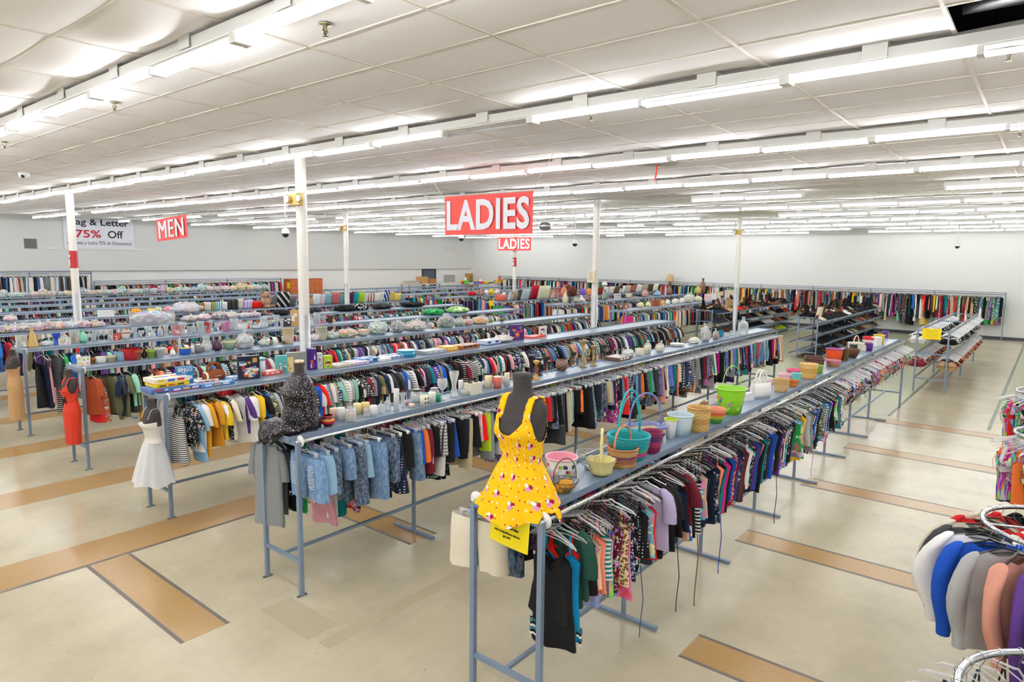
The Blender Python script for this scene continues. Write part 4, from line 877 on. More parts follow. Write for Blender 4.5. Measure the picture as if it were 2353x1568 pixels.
def item(kind, w, h, cols, seed=0, **k):
    c = cols[0]; c2 = cols[1] if len(cols) > 1 else c; r = w/2; out = []
    if kind == 'candle':
        a = MB(); a.lathe([(r, 0), (r, h*.97), (r*.93, h), (r*.5, h*.985), (.002, h*.975)], 24, c, cap1=True)
        if len(cols) > 1: a.c = [lin(c2) if (a.v[f[0]][2] < h*.3) else q for f, q in zip(a.f, a.c)]
        out.append(('body', a, 'wax')); b = MB(); b.tube([(0, 0, h*.97), (.002, 0, h+.008)], .0015, 5, '#222222'); out.append(('wick', b, 'matte'))
    elif kind in ('glass', 'goblet'):
        a = MB(); open_lathe(a, smooth(vase_prof(w, h, k.get('sty', 'cyl'))), c, 20, .003); out.append(('body', a, 'glass'))
    elif kind == 'jar':
        a = MB(); open_lathe(a, smooth([(r*.9, 0), (r, h*.1), (r, h*.65), (r*.7, h*.8), (r*.72, h*.9)]), '#e8eef0', 20, .003); out.append(('body', a, 'glass'))
        b = MB(); b.lathe([(r*.85, .006), (r*.9, h*.5)], 18, c, cap1=True); out.append(('wax_fill', b, 'wax'))
        if len(cols) > 1: l = MB(); l.lathe([(r*.8, h*.88), (r*.82, h*.97), (r*.6, h)], 20, c2, cap1=True); out.append(('lid', l, 'gloss'))
    elif kind == 'vase':
        a = MB(); open_lathe(a, smooth(vase_prof(w, h, k.get('sty', 'bulb'))), c, 24, .004, c2 if len(cols) > 1 else None, fc=(lambda j, i: shade(c, 1.0 if (i+j) % 3 else .72)) if k.get('tex') else None); out.append(('body', a, 'gloss'))
    elif kind == 'bowl':
        a = MB(); open_lathe(a, smooth([(r*.45, 0), (r*.8, h*.3), (r, h*.8), (r, h)]), c, 26, .005, None, fc=lambda j, i: lin(c2) if j >= 8 and len(cols) > 1 else lin(c)); out.append(('body', a, 'gloss'))
    elif kind == 'mosaic':
        a = MB(); open_lathe(a, smooth([(r*.5, 0), (r*.95, h*.3), (r, h*.55), (r*.85, h*.85), (r*.7, h)]), c, 26, .004, fc=lambda j, i: lin(cols[(i//2*5+j//2*3) % len(cols)])); out.append(('body', a, 'gloss'))
    elif kind == 'pot':
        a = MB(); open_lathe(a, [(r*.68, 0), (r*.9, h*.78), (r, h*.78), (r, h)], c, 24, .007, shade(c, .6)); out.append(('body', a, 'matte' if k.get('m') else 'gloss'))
    elif kind == 'cuppot':
        a = MB(); open_lathe(a, smooth([(r*.8, 0), (r*.95, h*.3), (r, h)]), c, 24, .006, c2); out.append(('body', a, 'gloss'))
    elif kind == 'dotmug':
        a = MB(); a.box(-r, r, -r, r, 0, h*.98, c); 
        for q, (x, z) in enumerate(((-.6, .3), (.1, .7), (.6, .25), (-.2, .2), (-.65, .8), (.7, .8))):
            a.box(x*r-.012, x*r+.012, -r-.0015, -r, z*h-.012, z*h+.012, ('#d8c53a', '#9ac44a', '#c973b0', '#e8a13a')[q % 4])
        a.box(-r*.88, r*.88, -r*.88, r*.88, h*.97, h*.985, '#8a8a86'); out.append(('body', a, 'gloss', False))
    elif kind == 'bucket':
        tp = k.get('tp', .74); a = MB(); open_lathe(a, [(r*tp, 0), (r*(tp+1)/2, h*.5), (r, h*.96)], c, 30, .005, k.get('inner') or shade(c, .85), fc=None)
        if len(cols) > 2:
            e_ = a; rn = random.Random(seed)
            for q in range(46):
                t = rn.uniform(0, 2*PI); zz = rn.uniform(.12, .78)*h; rr_ = r*(tp+(1-tp)*zz/h)+.0015; s_ = rn.uniform(.05, .1)*w
                ctr = []
                for u in range(10): da = s_*.8*math.cos(2*PI*u/10)/rr_; ctr.append((rr_*math.cos(t+da), rr_*math.sin(t+da), zz+s_*math.sin(2*PI*u/10)))
                e_.add(ctr, [tuple(range(10))], cols[2+q % (len(cols)-2)])
        out.append(('body', a, 'gloss')); b = MB(); b.tube([(r*1.01*math.cos(2*PI*i/30), r*1.01*math.sin(2*PI*i/30), h*.97) for i in range(30)], .007, 6, c2, closed=True); out.append(('rim', b, 'gloss'))
        hh = k.get('hh', 0)
        if hh: out.append(('handle', handle(w, hh, k.get('hc', c2), .0045, h*.9, tilt=k.get('tilt', 0)), 'gloss'))
    elif kind == 'basket':
        a, rm = weave(w, h, k.get('tp', .75), cols, rect=k.get('rect')); out += [('body', a, 'wicker'), ('rim', rm, 'wicker')]
        if k.get('hh'): out.append(('handle', handle(w, k['hh'], k.get('hc', cols[-1]), k.get('hr', .009), h, twist=1), 'wicker'))
        if k.get('hh2'): out.append(('handle', handle(w*.93, k['hh2'], k.get('hc', cols[-1]), .006, h, twist=1), 'wicker'))
    elif kind == 'scallop':
        a = MB(); n = 48; pr = smooth([(r*.35, 0), (r*.7, h*.2), (r*.8, h*.6), (r, h)], 3)
        wob = lambda j, i: (.012*math.sin(i/n*2*PI*9)*(j/len(pr))**2+.003*(1 if (i+j) % 2 else -1)); open_lathe(a, pr, c, n, .006, wob=wob); out.append(('body', a, 'wicker')); out.append(('handle', handle(w*.62, k['hh'], c, .011, h*.8, twist=1), 'wicker'))
    elif kind == 'wire':
        b = MB(); n = 14
        for i in range(n):
            t = 2*PI*i/n; b.tube([(r*f*math.cos(t+.4*math.sin(f*5)), r*f*math.sin(t+.4*math.sin(f*5)), h*(f**2)) for f in (.35, .6, .85, 1)], .0022, 4, c)
        for f in (.5, .75, 1): b.tube([(r*f*math.cos(2*PI*i/24), r*f*math.sin(2*PI*i/24), h*f*f) for i in range(24)], .003, 5, c, closed=True)
        b.lathe([(r*.38, 0), (r*.4, .012), (r*.3, .02)], 16, c, cap1=True); out.append(('wire_bowl', b, 'metal' if k.get('met') else 'matte'))
        if k.get('hh'): out.append(('handle', handle(w, k['hh'], c, .004, h), 'matte'))
    elif kind == 'purse':
        a = lump(w, w*.45, h, seed, [c, c], .1); out.append(('body', a, 'clothv')); b = MB(); b.tube([(-w*.4, 0, h*.85), (0, 0, h*.98), (w*.4, 0, h*.85)], .006, 6, c2); out.append(('zip', b, 'matte'))
    elif kind == 'tote':
        a = MB(); rings = [[(w/2*sgp(math.cos(2*PI*i/24), .6)*(1+.04*math.sin(i)), w*.28*sgp(math.sin(2*PI*i/24), .7)*q, z) for i in range(24)] for z, q in ((0, .9), (h*.3, 1.15), (h*.7, 1.05), (h, .8), (h*.95, .7), (h*.3, .8))]
        a.loft(rings, c, cap0=True, cap1=True); out.append(('body', a, 'clothv'))
        for s in (-1, 1): b = handle(w*.5, h*.85, c, .011, h*.9, n=14); b.v = [(x, y+s*w*.1, z) for x, y, z in b.v]; out.append(('handle', b, 'clothv'))
    elif kind == 'game':
        d = k.get('d', w*.7); a = MB(); a.box(-w/2, w/2, -d/2, d/2, 0, h*.35, c2); out.append(('box_base', a, 'card', False))
        b = MB(); b.box(-w/2-.002, w/2+.002, -d/2-.002, d/2+.002, h*.2, h, c)
        rn = random.Random(seed); pc = cols[2:] or ['#f3f1ea']
        for q in range(6):
            x = rn.uniform(-.38, .22)*w; y = rn.uniform(-.38, .2)*d; sx, sy = rn.uniform(.12, .3)*w, rn.uniform(.1, .3)*d
            b.box(x, x+sx, y, y+sy, h, h+.0006+.0002*q, pc[q % len(pc)])
        for q in range(3):
            x = -w*.4+w*.27*q; b.box(x, x+w*.2, -d/2-.0035, -d/2-.002, h*.4, h*.85, pc[(q+1) % len(pc)])
        out.append(('lid', b, 'card', False))
    elif kind == 'upbox':
        d = k.get('d', .07); a = MB(); a.box(-w/2, w/2, -d/2, d/2, 0, h, c); out.append(('box_body', a, 'card', False))
        rn = random.Random(seed); b = MB(); pc = cols[1:] or ['#f3f1ea']
        for q in range(k.get('n', 9)):
            x = rn.uniform(-.45, .2)*w; z = rn.uniform(.05, .75)*h; sx, sz = rn.uniform(.12, .28)*w, rn.uniform(.06, .2)*h
            b.box(x, min(x+sx, w*.48), -d/2-.0012-.0002*q, -d/2, z, min(z+sz, h*.97), pc[q % len(pc)])
        b.box(w/2, w/2+.001, -d*.3, d*.3, h*.15, h*.8, pc[0]); out.append(('printed_panel', b, 'card', False))
    elif kind == 'canister':
        a = MB(); a.lathe([(r, 0), (r, h*.88)], 24, c, cap1=True, fc=lambda j, i: lin(c if i % 8 else c2)); out.append(('body', a, 'gloss')); b = MB(); b.lathe([(r*1.05, h*.86), (r*1.05, h*.98), (r*.9, h)], 24, c2, cap1=True); out.append(('lid', b, 'gloss'))
    elif kind == 'bag':
        out.append(('contents', lump(w*.86, w*.62*k.get('dd', 1), h*.8, seed, cols, .2), 'clothv')); f = lump(w, w*.74*k.get('dd', 1), h*.95, seed+5, ['#f4f6f6'], .3, 30, 20)
        f.tube([(0, 0, h*.85), (.02, .01, h*1.02), (.05, .02, h*1.1)], [.03, .008, .025], 8, '#f4f6f6'); out.append(('plastic_film', f, 'film'))
    elif kind == 'lump': out.append(('body', lump(w, w*.7, h, seed, cols, .22), 'clothv'))
    elif kind == 'pillow':
        a = MB(); n = 12; rows = []
        for s in (1, -1):
            g = []
            for i in range(n+1):
                for j in range(n+1):
                    u, v = 2*i/n-1, 2*j/n-1; t = (max(0, (1-u**4)*(1-v**4)))**.6*w*.16; pin = 1-.07*(1-abs(v))*abs(u)**3; pin2 = 1-.07*(1-abs(u))*abs(v)**3
                    g.append((u*w/2*pin2, s*t, h/2+v*h/2*pin))
            fs = [(i*(n+1)+j, (i+1)*(n+1)+j, (i+1)*(n+1)+j+1, i*(n+1)+j+1)[::s] for i in range(n) for j in range(n)]
            a.add(g, fs, c)
            if len(cols) > 1: a.c[-len(fs):] = [lin(cols[((q//n)+(q % n if k.get('zig') else 0))//2 % len(cols)]) for q in range(len(fs))]
        a.xform(Matrix.Translation((0, 0, .0)) @ Matrix.Rotation(k.get('lean', .25), 4, 'X')); out.append(('cover', a, 'clothv'))
    elif kind == 'plush':
        a = MB(); a.ball(0, 0, h*.33, w*.32, w*.28, h*.33, c); a.ball(0, -.01, h*.76, w*.24, w*.22, h*.22, c)
        for s in (-1, 1): a.ball(s*w*.32, -w*.12, h*.42, w*.11, w*.1, h*.2, c); a.ball(s*w*.2, -w*.28, h*.1, w*.12, w*.2, h*.1, c)
        out.append(('body', a, 'clothv'))
        for s in (-1, 1): e_ = MB(); e_.ball(s*w*.2, 0, h*.93, w*.09, w*.04, h*(.16 if k.get('bunny') else .08), c2); out.append(('ear', e_, 'clothv'))
        mz = MB(); mz.ball(0, -w*.2, h*.72, w*.1, w*.08, h*.07, c2); out.append(('muzzle', mz, 'clothv'))
    elif kind == 'stick':
        a = MB(); a.lathe([(q*r, z*h) for q, z in ((1, 0), (.95, .05), (.4, .12), (.5, .2), (.3, .3), (.38, .45), (.28, .6), (.45, .72), (.3, .8), (.85, .92), (.9, 1))], 18, c, cap1=True, fc=lambda j, i: lin(c2) if 3 < j < 8 else lin(c)); out.append(('body', a, 'gloss'))
    elif kind == 'scroll':
        a = MB(); 
        for s in (0, 1, 2): t = 2*PI*s/3; a.tube([(r*f*math.cos(t+f*1.6), r*f*math.sin(t+f*1.6), h*(1-f)*.8+(.03 if f > .9 else 0)) for f in np.linspace(0, 1, 8)], .0035, 5, c)
        a.tube([(r*.6*math.cos(2*PI*i/16), r*.6*math.sin(2*PI*i/16), h*.45) for i in range(16)], .0035, 5, c, closed=True); out.append(('scroll_frame', a, 'gloss'))
        b = MB(); b.lathe([(.004, h*.75), (r*.5, h*.86), (r*.6, h)], 16, c); out.append(('candle_cup', b, 'gloss'))
    elif kind == 'lamp':
        a = MB(); a.lathe(smooth([(r*.5, 0), (r*.5, h*.04), (r*.15, h*.1), (r*.45, h*.3), (r*.3, h*.5), (.012, h*.55), (.012, h*.7)]), 18, c2, cap1=True); out.append(('base', a, 'gloss')); b = MB(); b.lathe([(r, h*.58), (r*.55, h)], 26, c, cap0=False); out.append(('lamp_shade', b, 'matte'))
    elif kind == 'football':
        a = MB(); rr = []
        for j in range(17): t = -PI/2+PI*j/16; rr.append([(w/2*math.sin(t), h*.48*math.cos(t)**.8*math.cos(2*PI*i/20), h*.5+h*.48*math.cos(t)**.8*math.sin(2*PI*i/20)) for i in range(20)])
        a.loft(rr, fc=lambda j, i: lin('#f0e9dc' if j in (3, 12) else c)); out.append(('body', a, 'clothv'))
        for s in (-1, 1): b = handle(w*.5, h*.6, c, .012, h*.9, n=12); b.v = [(x, y+s*.03, z) for x, y, z in b.v]; out.append(('handle', b, 'clothv'))
        b = MB(); b.box(-w*.12, w*.12, -h*.49, -h*.47, h*.5, h*.53, '#f6f2e8'); out.append(('lacing', b, 'matte'))
    elif kind == 'tub':
        d = w*.6; a = MB(); 
        for x0, x1, y0, y1 in ((-w/2, w/2, -d/2, -d/2+.004), (-w/2, w/2, d/2-.004, d/2), (-w/2, -w/2+.004, -d/2, d/2), (w/2-.004, w/2, -d/2, d/2), (-w/2, w/2, -d/2, d/2)): a.box(x0, x1, y0, y1, 0, h if abs(x1-x0) < .01 or abs(y1-y0) < .01 else .005, '#f2f4f4')
        out.append(('plastic_tub', a, 'film', False)); b = lump(w*.9, d*.9, h*1.1, seed, cols, .2); out.append(('contents', b, 'clothv'))
    elif kind == 'plates':
        a = MB()
        for q in range(4): a.lathe([(r*.5, q*.012), (r, q*.012+.014), (r*.97, q*.012+.018), (r*.45, q*.012+.006)], 24, c, cap1=True)
        out.append(('plate_stack', a, 'gloss'))
    elif kind == 'plant':
        a = MB(); rn = random.Random(seed)
        for q in range(46):
            t = rn.uniform(0, 6.3); el = rn.uniform(.1, 1.3); L_ = rn.uniform(.4, 1)*w*.5; d = Vector((math.cos(t)*math.cos(el), math.sin(t)*math.cos(el)*.6, math.sin(el)*h/w*1.6)); p = d*L_; s_ = Vector((-d.y, d.x, .2)).normalized()*.014
            a.add([(0, 0, .01), p*.6+s_, p, p*.6-s_], [(0, 1, 2, 3)], cols[q % len(cols)])
        out.append(('sprays', a, 'matte'))
    elif kind == 'cross':
        a = MB(); a.lathe([(r, 0), (r, h)], 24, c, cap1=True)
        for t in (-2.2, -1.4, -.6):
            for z in (.3, .7):
                M = Matrix.Rotation(t, 4, 'Z') @ Matrix.Translation((r, 0, z*h)); a.box(-.001, .002, -.004, .004, -.013, .013, '#1e1e1e', M); a.box(-.001, .002, -.012, .012, -.003, .005, '#1e1e1e', M)
        out.append(('body', a, 'wax')); b = MB(); b.tube([(0, 0, h), (0, 0, h+.01)], .0015, 5, '#222222'); out.append(('wick', b, 'matte'))
    elif kind == 'crate':
        a = MB(); a.box(-r, r, -r*.6, r*.6, 0, h, c)
        for s in (-.5, .5): a.lathe([(r*.28, h), (r*.28, h+.012)], 16, c2, x=s*r, cap1=True)
        out.append(('body', a, 'matte', False))
    elif kind == 'toy':
        a = MB(); a.box(-r, r, -r*.5, r*.5, h*.2, h*.6, c); a.ball(0, 0, h*.75, r*.5, r*.4, h*.25, c2)
        for s in (-1, 1): a.xform(Matrix()); a.lathe([(r*.35, 0), (r*.35, .05)], 14, cols[-1], x=s*r*.6, y=-r*.5, cap1=True)
        out.append(('body', a, 'gloss', False))
    return out
NAMES = {'glass': 'glass_vase', 'goblet': 'glass_goblet', 'jar': 'candle_jar', 'mosaic': 'mosaic_candle_bowl', 'pot': 'flower_pot', 'cuppot': 'ceramic_planter', 'dotmug': 'square_planter', 'scallop': 'scalloped_basket', 'wire': 'wire_basket', 'purse': 'purse', 'tote': 'tote_bag',
 'game': 'board_game_box', 'upbox': 'game_box', 'bag': 'bagged_goods', 'lump': 'folded_cloth', 'plush': 'plush_toy', 'stick': 'candlestick', 'scroll': 'iron_candle_holder', 'lamp': 'table_lamp', 'football': 'football_bag', 'tub': 'storage_tub', 'plates': 'dinner_plates', 'plant': 'artificial_plant', 'cross': 'candle', 'crate': 'candle_box', 'toy': 'plastic_toy'}
CATS = {'glass': 'vase', 'goblet': 'goblet', 'jar': 'candle', 'mosaic': 'candle holder', 'pot': 'flower pot', 'cuppot': 'planter', 'dotmug': 'planter', 'scallop': 'basket', 'wire': 'basket', 'tote': 'bag', 'game': 'board game', 'upbox': 'box', 'bag': 'bagged goods', 'lump': 'cloth', 'plush': 'soft toy',
 'stick': 'candlestick', 'scroll': 'candle holder', 'lamp': 'lamp', 'football': 'bag', 'tub': 'tub', 'plates': 'plates', 'plant': 'plant', 'cross': 'candle', 'crate': 'box', 'toy': 'toy'}
ORG = {'A': (0, 680, 3.92), 'B': (500, 680, 3.92), 'C': (1000, 760, 3.92), 'D': (1500, 780, 3.92), 'E': (1000, 420, 3.92), 'G': (1500, 480, 3.92), 'H': (1850, 600, 4.678), 'J': (0, 380, 3.92), 'K': (500, 380, 3.92), 'P': (0, 0, 1)}
icount = 0
def spot(rk, tg, X, Y, lim=.2):
    ox, oy, s = ORG[tg]; px, py = ox+X/s, oy+Y/s
    if rk in RACKS:
        yc = RACKS[rk][0]; p = at_z(px, py, ZS); y = max(yc-lim, min(yc+lim, p.y)); q = at_y(px, py, y); return Vector((q.x, y, ZS)), s
    return None, s
def put(rk, tg, X, Y, wp, hp, kind, cols, label, name=None, group=None, rot=None, lim=None, **k):
    global icount
    icount += 1
    p, s = spot(rk, tg, X, Y, (.12 if rk in ('A1', 'A2') else .19) if lim is None else lim)
    sc = depth(p)/F_PX/s; w, h = wp*sc, hp*sc
    if isinstance(cols, str): cols = cols.split()
    if kind == 'game': w = wp*sc; h = max(.035, k.pop('t', .06)); k.setdefault('d', min(.36, w*.75))
    parts = item(kind, w, h, cols, icount, **k)
    nm = name or NAMES.get(kind, kind); cat = CATS.get(kind, kind.replace('_', ' ')) if not name else k.get('cat', name.split('_')[-1])
    r_ = rot if rot is not None else (0 if kind in ('game', 'upbox', 'pillow', 'dotmug', 'crate') else random.Random(icount).uniform(-.6, .6))
    if kind in ('upbox', 'dotmug', 'tub') and rot is None: r_ = -.35
    if len(parts) == 1:
        q = parts[0]; return tag(build(q[1], nm, M_[q[2]], smooth=len(q) < 4, loc=p, rot=r_), label, cat, group)
    t_ = thing(nm, p, label, cat, group, r_)
    for q in parts: build(q[1], q[0], M_[q[2]], t_, smooth=len(q) < 4)
    return t_
# --- candle rack
g = 'candles and jars on the candle rack'
for a in (('B', 885, 1185, 85, 130, 'glass', '#dfe3d8', 'squat clear glass tumbler beside the sequin top'), ('B', 995, 1172, 122, 98, 'mosaic', '#7a1220 #c4243a #e0a13a #4a0d18 #b8322f', 'round red mosaic glass candle bowl'),
 ('B', 1047, 1103, 72, 100, 'candle', '#f2c9b2', 'peach pillar candle with two dark marks'), ('B', 1112, 1122, 76, 116, 'candle', '#f4f2ec', 'white pillar candle left of the glass jar'), ('B', 1200, 1132, 95, 150, 'jar', '#f4d9b4', 'tall clear jar with cream candle inside'),
 ('B', 1258, 1052, 70, 98, 'candle', '#f2e2ab', 'pale yellow pillar candle behind the clear jar'), ('B', 1332, 1045, 76, 92, 'candle', '#f4d27c', 'deep yellow pillar candle behind the stoppered bottle'), ('B', 1347, 1085, 60, 105, 'glass', '#e9eeee', 'small stoppered perfume bottle before the yellow candle', 'bottle'),
 ('B', 1405, 1078, 68, 92, 'candle', '#f6f5f2', 'white pillar candle right of the perfume bottle'), ('B', 1475, 1062, 60, 118, 'glass', '#e8eeee', 'glass bell shade, left one of a pair', 'bottle'), ('B', 1530, 1035, 58, 122, 'glass', '#e8eeee', 'glass bell shade, right one of a pair', 'bottle'),
 ('B', 1612, 1030, 52, 195, 'candle', '#f1f3f3', 'very tall narrow white candle glass'), ('B', 1668, 1002, 62, 130, 'glass', '#eef1f1', 'clear flared glass beside the tall white candle glass', 'flare'), ('B', 1716, 977, 66, 46, 'jar', '#a33a3a', 'low red candle in a glass cup'), ('B', 1748, 1003, 54, 32, 'candle', '#f4d7c4', 'low peach candle in front of the red cup'),
 ('B', 1795, 950, 108, 112, 'jar', '#dfe5e2 #1d1e20', 'squat glass jar with black lid'), ('B', 1815, 880, 66, 80, 'jar', '#e3e6e4 #1d1e20', 'smaller glass jar with black lid, behind the squat one'), ('B', 1876, 935, 60, 60, 'candle', '#58b09c', 'teal green candle half hidden by the crosses candle'), ('B', 1860, 988, 72, 95, 'cross', '#f0ead0', 'cream candle printed with black crosses'),
 ('B', 1931, 966, 68, 100, 'candle', '#eef0de', 'plain ivory pillar candle right of the crosses candle'), ('B', 1988, 952, 46, 70, 'candle', '#2f9c7d', 'round dark teal candle in a holder'), ('B', 1952, 862, 90, 92, 'jar', '#8e8078 #b5aca6', 'brown candle jar with a grey lid'), ('B', 2025, 935, 92, 190, 'goblet', '#f4f4f4', 'frosted white goblet with raised dots', 'goblet'),
 ('B', 2130, 912, 88, 235, 'glass', '#fafafa', 'tall hourglass hurricane vase of white glass', 'hour'), ('B', 2190, 830, 44, 110, 'candle', '#f5f5f3', 'narrow white pillar candle behind the hurricane vase'), ('B', 2222, 896, 66, 60, 'jar', '#c5cf9c', 'pale green candle in a clear glass'), ('B', 2300, 880, 150, 100, 'crate', '#e6ddc8 #3a342c', 'cream wooden box holding round candles'),
 ('C', 455, 470, 95, 60, 'lump', '#d8d0e4 #c7bcd8', 'lavender cloth bundle behind the cream candles'), ('C', 480, 516, 66, 112, 'candle', '#ebe0ae', 'cream yellow pillar candle in front of the lavender cloth'), ('C', 560, 516, 78, 105, 'candle', '#f0e8cc #d8705a', 'cream candle with a coral red foot'), ('C', 645, 497, 50, 118, 'candle', '#efe6cf', 'tall carved ivory candle touching the mannequin neck'),
 ('C', 640, 415, 70, 70, 'jar', '#9db89a', 'pale green glass jar behind the yellow dress mannequin'), ('C', 735, 362, 95, 80, 'scroll', '#2a2624', 'black iron scroll tealight holder'), ('C', 800, 360, 62, 62, 'stick', '#d6b155', 'short brass candlestick with wide cup'), ('C', 862, 432, 66, 215, 'stick', '#1f1d1e', 'tall turned black candlestick'),
 ('C', 910, 440, 72, 170, 'stick', '#c9933c #8e4a18', 'amber wood and brass candlestick'), ('C', 938, 330, 70, 160, 'stick', '#232120', 'second turned black candlestick, farther back'), ('C', 1005, 405, 120, 175, 'scroll', '#3a332d', 'wide iron scroll candle stand'), ('C', 1140, 342, 120, 108, 'mosaic', '#6a5546 #8a6f58 #4f3f36 #a0614e', 'round brown beaded bowl'),
 ('C', 1245, 345, 90, 150, 'scroll', '#2c2927', 'iron candle stand right of the beaded bowl'), ('C', 1330, 330, 72, 245, 'stick', '#8c7452 #b59a72', 'tall carved wooden pillar holder, left of two'), ('C', 1425, 318, 66, 185, 'stick', '#94794f #b39566', 'carved wooden pillar holder, right of two'), ('C', 1380, 300, 60, 140, 'scroll', '#c0a24c', 'gold wire stand between the wooden pillars'),
 ('C', 1520, 288, 85, 160, 'scroll', '#38322e', 'last iron candle stand, near the glass bags'), ('C', 1640, 262, 210, 30, 'game', '#6a4a3a #4a3328', 'flat dark wooden tray lying on the shelf'), ('C', 1742, 230, 140, 66, 'bag', '#e9ecec #cfd6d8', 'clear bag of glass pieces'), ('C', 1840, 222, 84, 62, 'cuppot', '#efe7cc', 'cream textured mug'),
 ('C', 1912, 204, 84, 96, 'bag', '#efe6c8 #e6d9a8', 'bag of cream shells'), ('C', 2022, 190, 86, 84, 'bag', '#f3efd8 #e9e2c4', 'bag of yellowish candles'), ('C', 2180, 128, 130, 74, 'plates', '#eceae0', 'stack of white dinner plates'),
 ('G', 372, 1212, 115, 55, 'lump', '#f1efe6 #e9e4d0', 'white napkin bundle near the far end'), ('G', 470, 1195, 115, 145, 'bag', '#c9cccc #b0a8a0', 'large clear bag of crockery near the far end'), ('G', 565, 1175, 75, 80, 'bag', '#b9a08a #a8382f', 'small bag of red and white ornaments'), ('G', 610, 1125, 46, 62, 'cuppot', '#1f7f94', 'teal mug near the far end'),
 ('G', 665, 1155, 60, 40, 'glass', '#dfe6ea', 'low glass dish near the far end'), ('G', 722, 1140, 60, 40, 'glass', '#dfe6ea', 'low glass dish beside the square decanter'), ('G', 810, 1138, 88, 165, 'glass', '#e6eeee', 'square glass decanter with tall stopper', 'bottle')):
    tg, X, Y, wp, hp, kd, cl, lb = a[:8]; k = {}
    if len(a) > 8 and kd == 'glass': k['sty'] = a[8]
    if len(a) > 8 and kd == 'goblet': k['sty'] = 'goblet'
    put('A2', tg, X, Y, wp, hp, kd, cl, lb+' on the candle rack' if len(lb.split()) < 12 and 'rack' not in lb else lb, group=g, **k)
# --- basket rack
pale = '#e6dc9c'
def pb(tg, X, Y, wp, hp, kd, cl, lb, **k): put('A1', tg, X, Y, wp, hp, kd, cl, lb, group='baskets and buckets on the basket rack', **k)
def sc_(tg, X, Y, px):
    p, s = spot('A1', tg, X, Y, .12); return px*depth(p)/F_PX/s
pb('C', 1135, 1290, 285, 175, 'bucket', '#f4f2ee #f3b5c4 #f4f2ee #8ac43c #e2574c #4a4a4a #f4f2ee #f0a6b8', 'white Easter pail with pink inside and printed eggs, beside the yellow dress', inner='#f0a9bb', hh=0, tp=.85)
pb('C', 1165, 1468, 255, 110, 'wire', '#5a4a34', 'twisted vine bowl at the near end, holding a tan purse', hh=sc_('C', 1165, 1440, 200))
put('A1', 'C', 1160, 1455, 215, 120, 'purse', ['#d09a3c', '#4a2a18'], 'tan zip purse lying in the vine bowl', group=None)
pb('C', 1390, 1248, 250, 150, 'wire', '#a9adb2', 'silver wire basket with wooden grips behind the cream basket', met=1)
pb('C', 1492, 1325, 262, 150, 'scallop', pale, 'pale yellow scalloped wicker basket with tall twisted handle', hh=sc_('C', 1492, 1320, 300))
pb('C', 1685, 1232, 268, 165, 'basket', '#c99a5c #a8674e #7d4a60 #c99a5c #b87a50', 'round brown and purple wicker basket with arched handle', hh=sc_('C', 1690, 1220, 200), tp=.85, hc='#c78d5a')
pb('C', 1738, 1160, 372, 225, 'basket', '#18969c #c9368c #3aa07e #18969c #18969c #1fa2a8', 'large teal Easter basket with magenta bands and double tall handle', hh=sc_('C', 1740, 1100, 400), hh2=sc_('C', 1740, 1100, 340), hc='#2aa9b0', tp=.72)
pb('C', 1945, 1115, 190, 190, 'basket', '#8c2350 #b23a6a #5a2a6a #8c2350', 'magenta woven basket partly behind the teal one', tp=.7)
pb('C', 1890, 930, 335, 125, 'basket', '#e8cf9a #4a5a9a #e8cf9a #8c93c4', 'square cream and lavender chip basket with blue handle', hh=sc_('C', 1890, 930, 300), hc='#6f7fc0', rect=.7, tp=.85)
pb('C', 1968, 830, 108, 75, 'bucket', '#e9ede6 #c4d83a', 'small white cup with lime green rim, farther of two', inner='#b8cc3a', tp=.8, lim=.19)
pb('C', 2118, 965, 112, 175, 'bucket', '#eceff0 #c4d83a', 'tall white cup with lime green rim, nearer of two', inner='#b8cc3a', tp=.7)
pb('C', 2203, 935, 228, 188, 'bucket', '#d3e6ec #cfe2ea', 'pale blue pail with a dark blue handle', hh=-.0, tp=.78)
pb('D', 407, 830, 200, 210, 'basket', '#d9b26a #c89a52 #dbb874 #caa05a', 'tall tan woven wicker basket without handle', tp=.85)
pb('D', 560, 785, 170, 130, 'basket', '#3a9a44 #c8b83a #e06a3a #f0a080', 'green and orange Easter grass basket', tp=.6)
pb('D', 455, 625, 170, 135, 'plush', '#8a6a48 #f0ece4', 'brown and white plush monkey lying behind the wicker basket')
pb('D', 695, 665, 258, 235, 'bucket', '#8fd32e #9fe03a #8fd32e #2f8a8c #b86ab0 #8fd32e #5fae3a #e8862e', 'bright green Easter pail with printed eggs and tall green handle', inner='#a4dd52', hh=sc_('D', 695, 660, 220), hc='#8fd84a', tp=.72)
pb('D', 858, 548, 98, 66, 'upbox', '#ecebf0', 'small white card box beside the green pail', d=.06)
pb('D', 968, 522, 195, 140, 'tote', '#f2efec', 'white furry tote bag with pink bunny ears', rot=-.4)
pb('D', 1045, 400, 110, 95, 'lump', '#f2b9c6 #9ed4c6', 'pink and mint fabric basket behind the furry tote')
pb('D', 1152, 470, 132, 112, 'basket', '#dcb982 #cfa86a', 'small round tan basket right of the furry tote', tp=.8)
pb('D', 1200, 375, 135, 62, 'bucket', '#f0b9c4 #f3ccd4', 'low pink tin behind the small tan basket', tp=.95)
pb('D', 1262, 425, 90, 55, 'basket', '#e08a32 #c8702a', 'small orange basket beside the small tan one', tp=.7)
pb('D', 1290, 392, 80, 90, 'bucket', '#5fc0b8 #8fd4cc', 'aqua pail behind the orange basket', tp=.85)
pb('D', 1398, 352, 150, 130, 'basket', '#e3b868 #d2a24e #e8c27c', 'honey coloured round wicker basket near a green cup', tp=.8)
pb('D', 1290, 272, 150, 52, 'basket', '#d2386a #e86a94', 'low pink basket behind the honey coloured one', tp=.8)
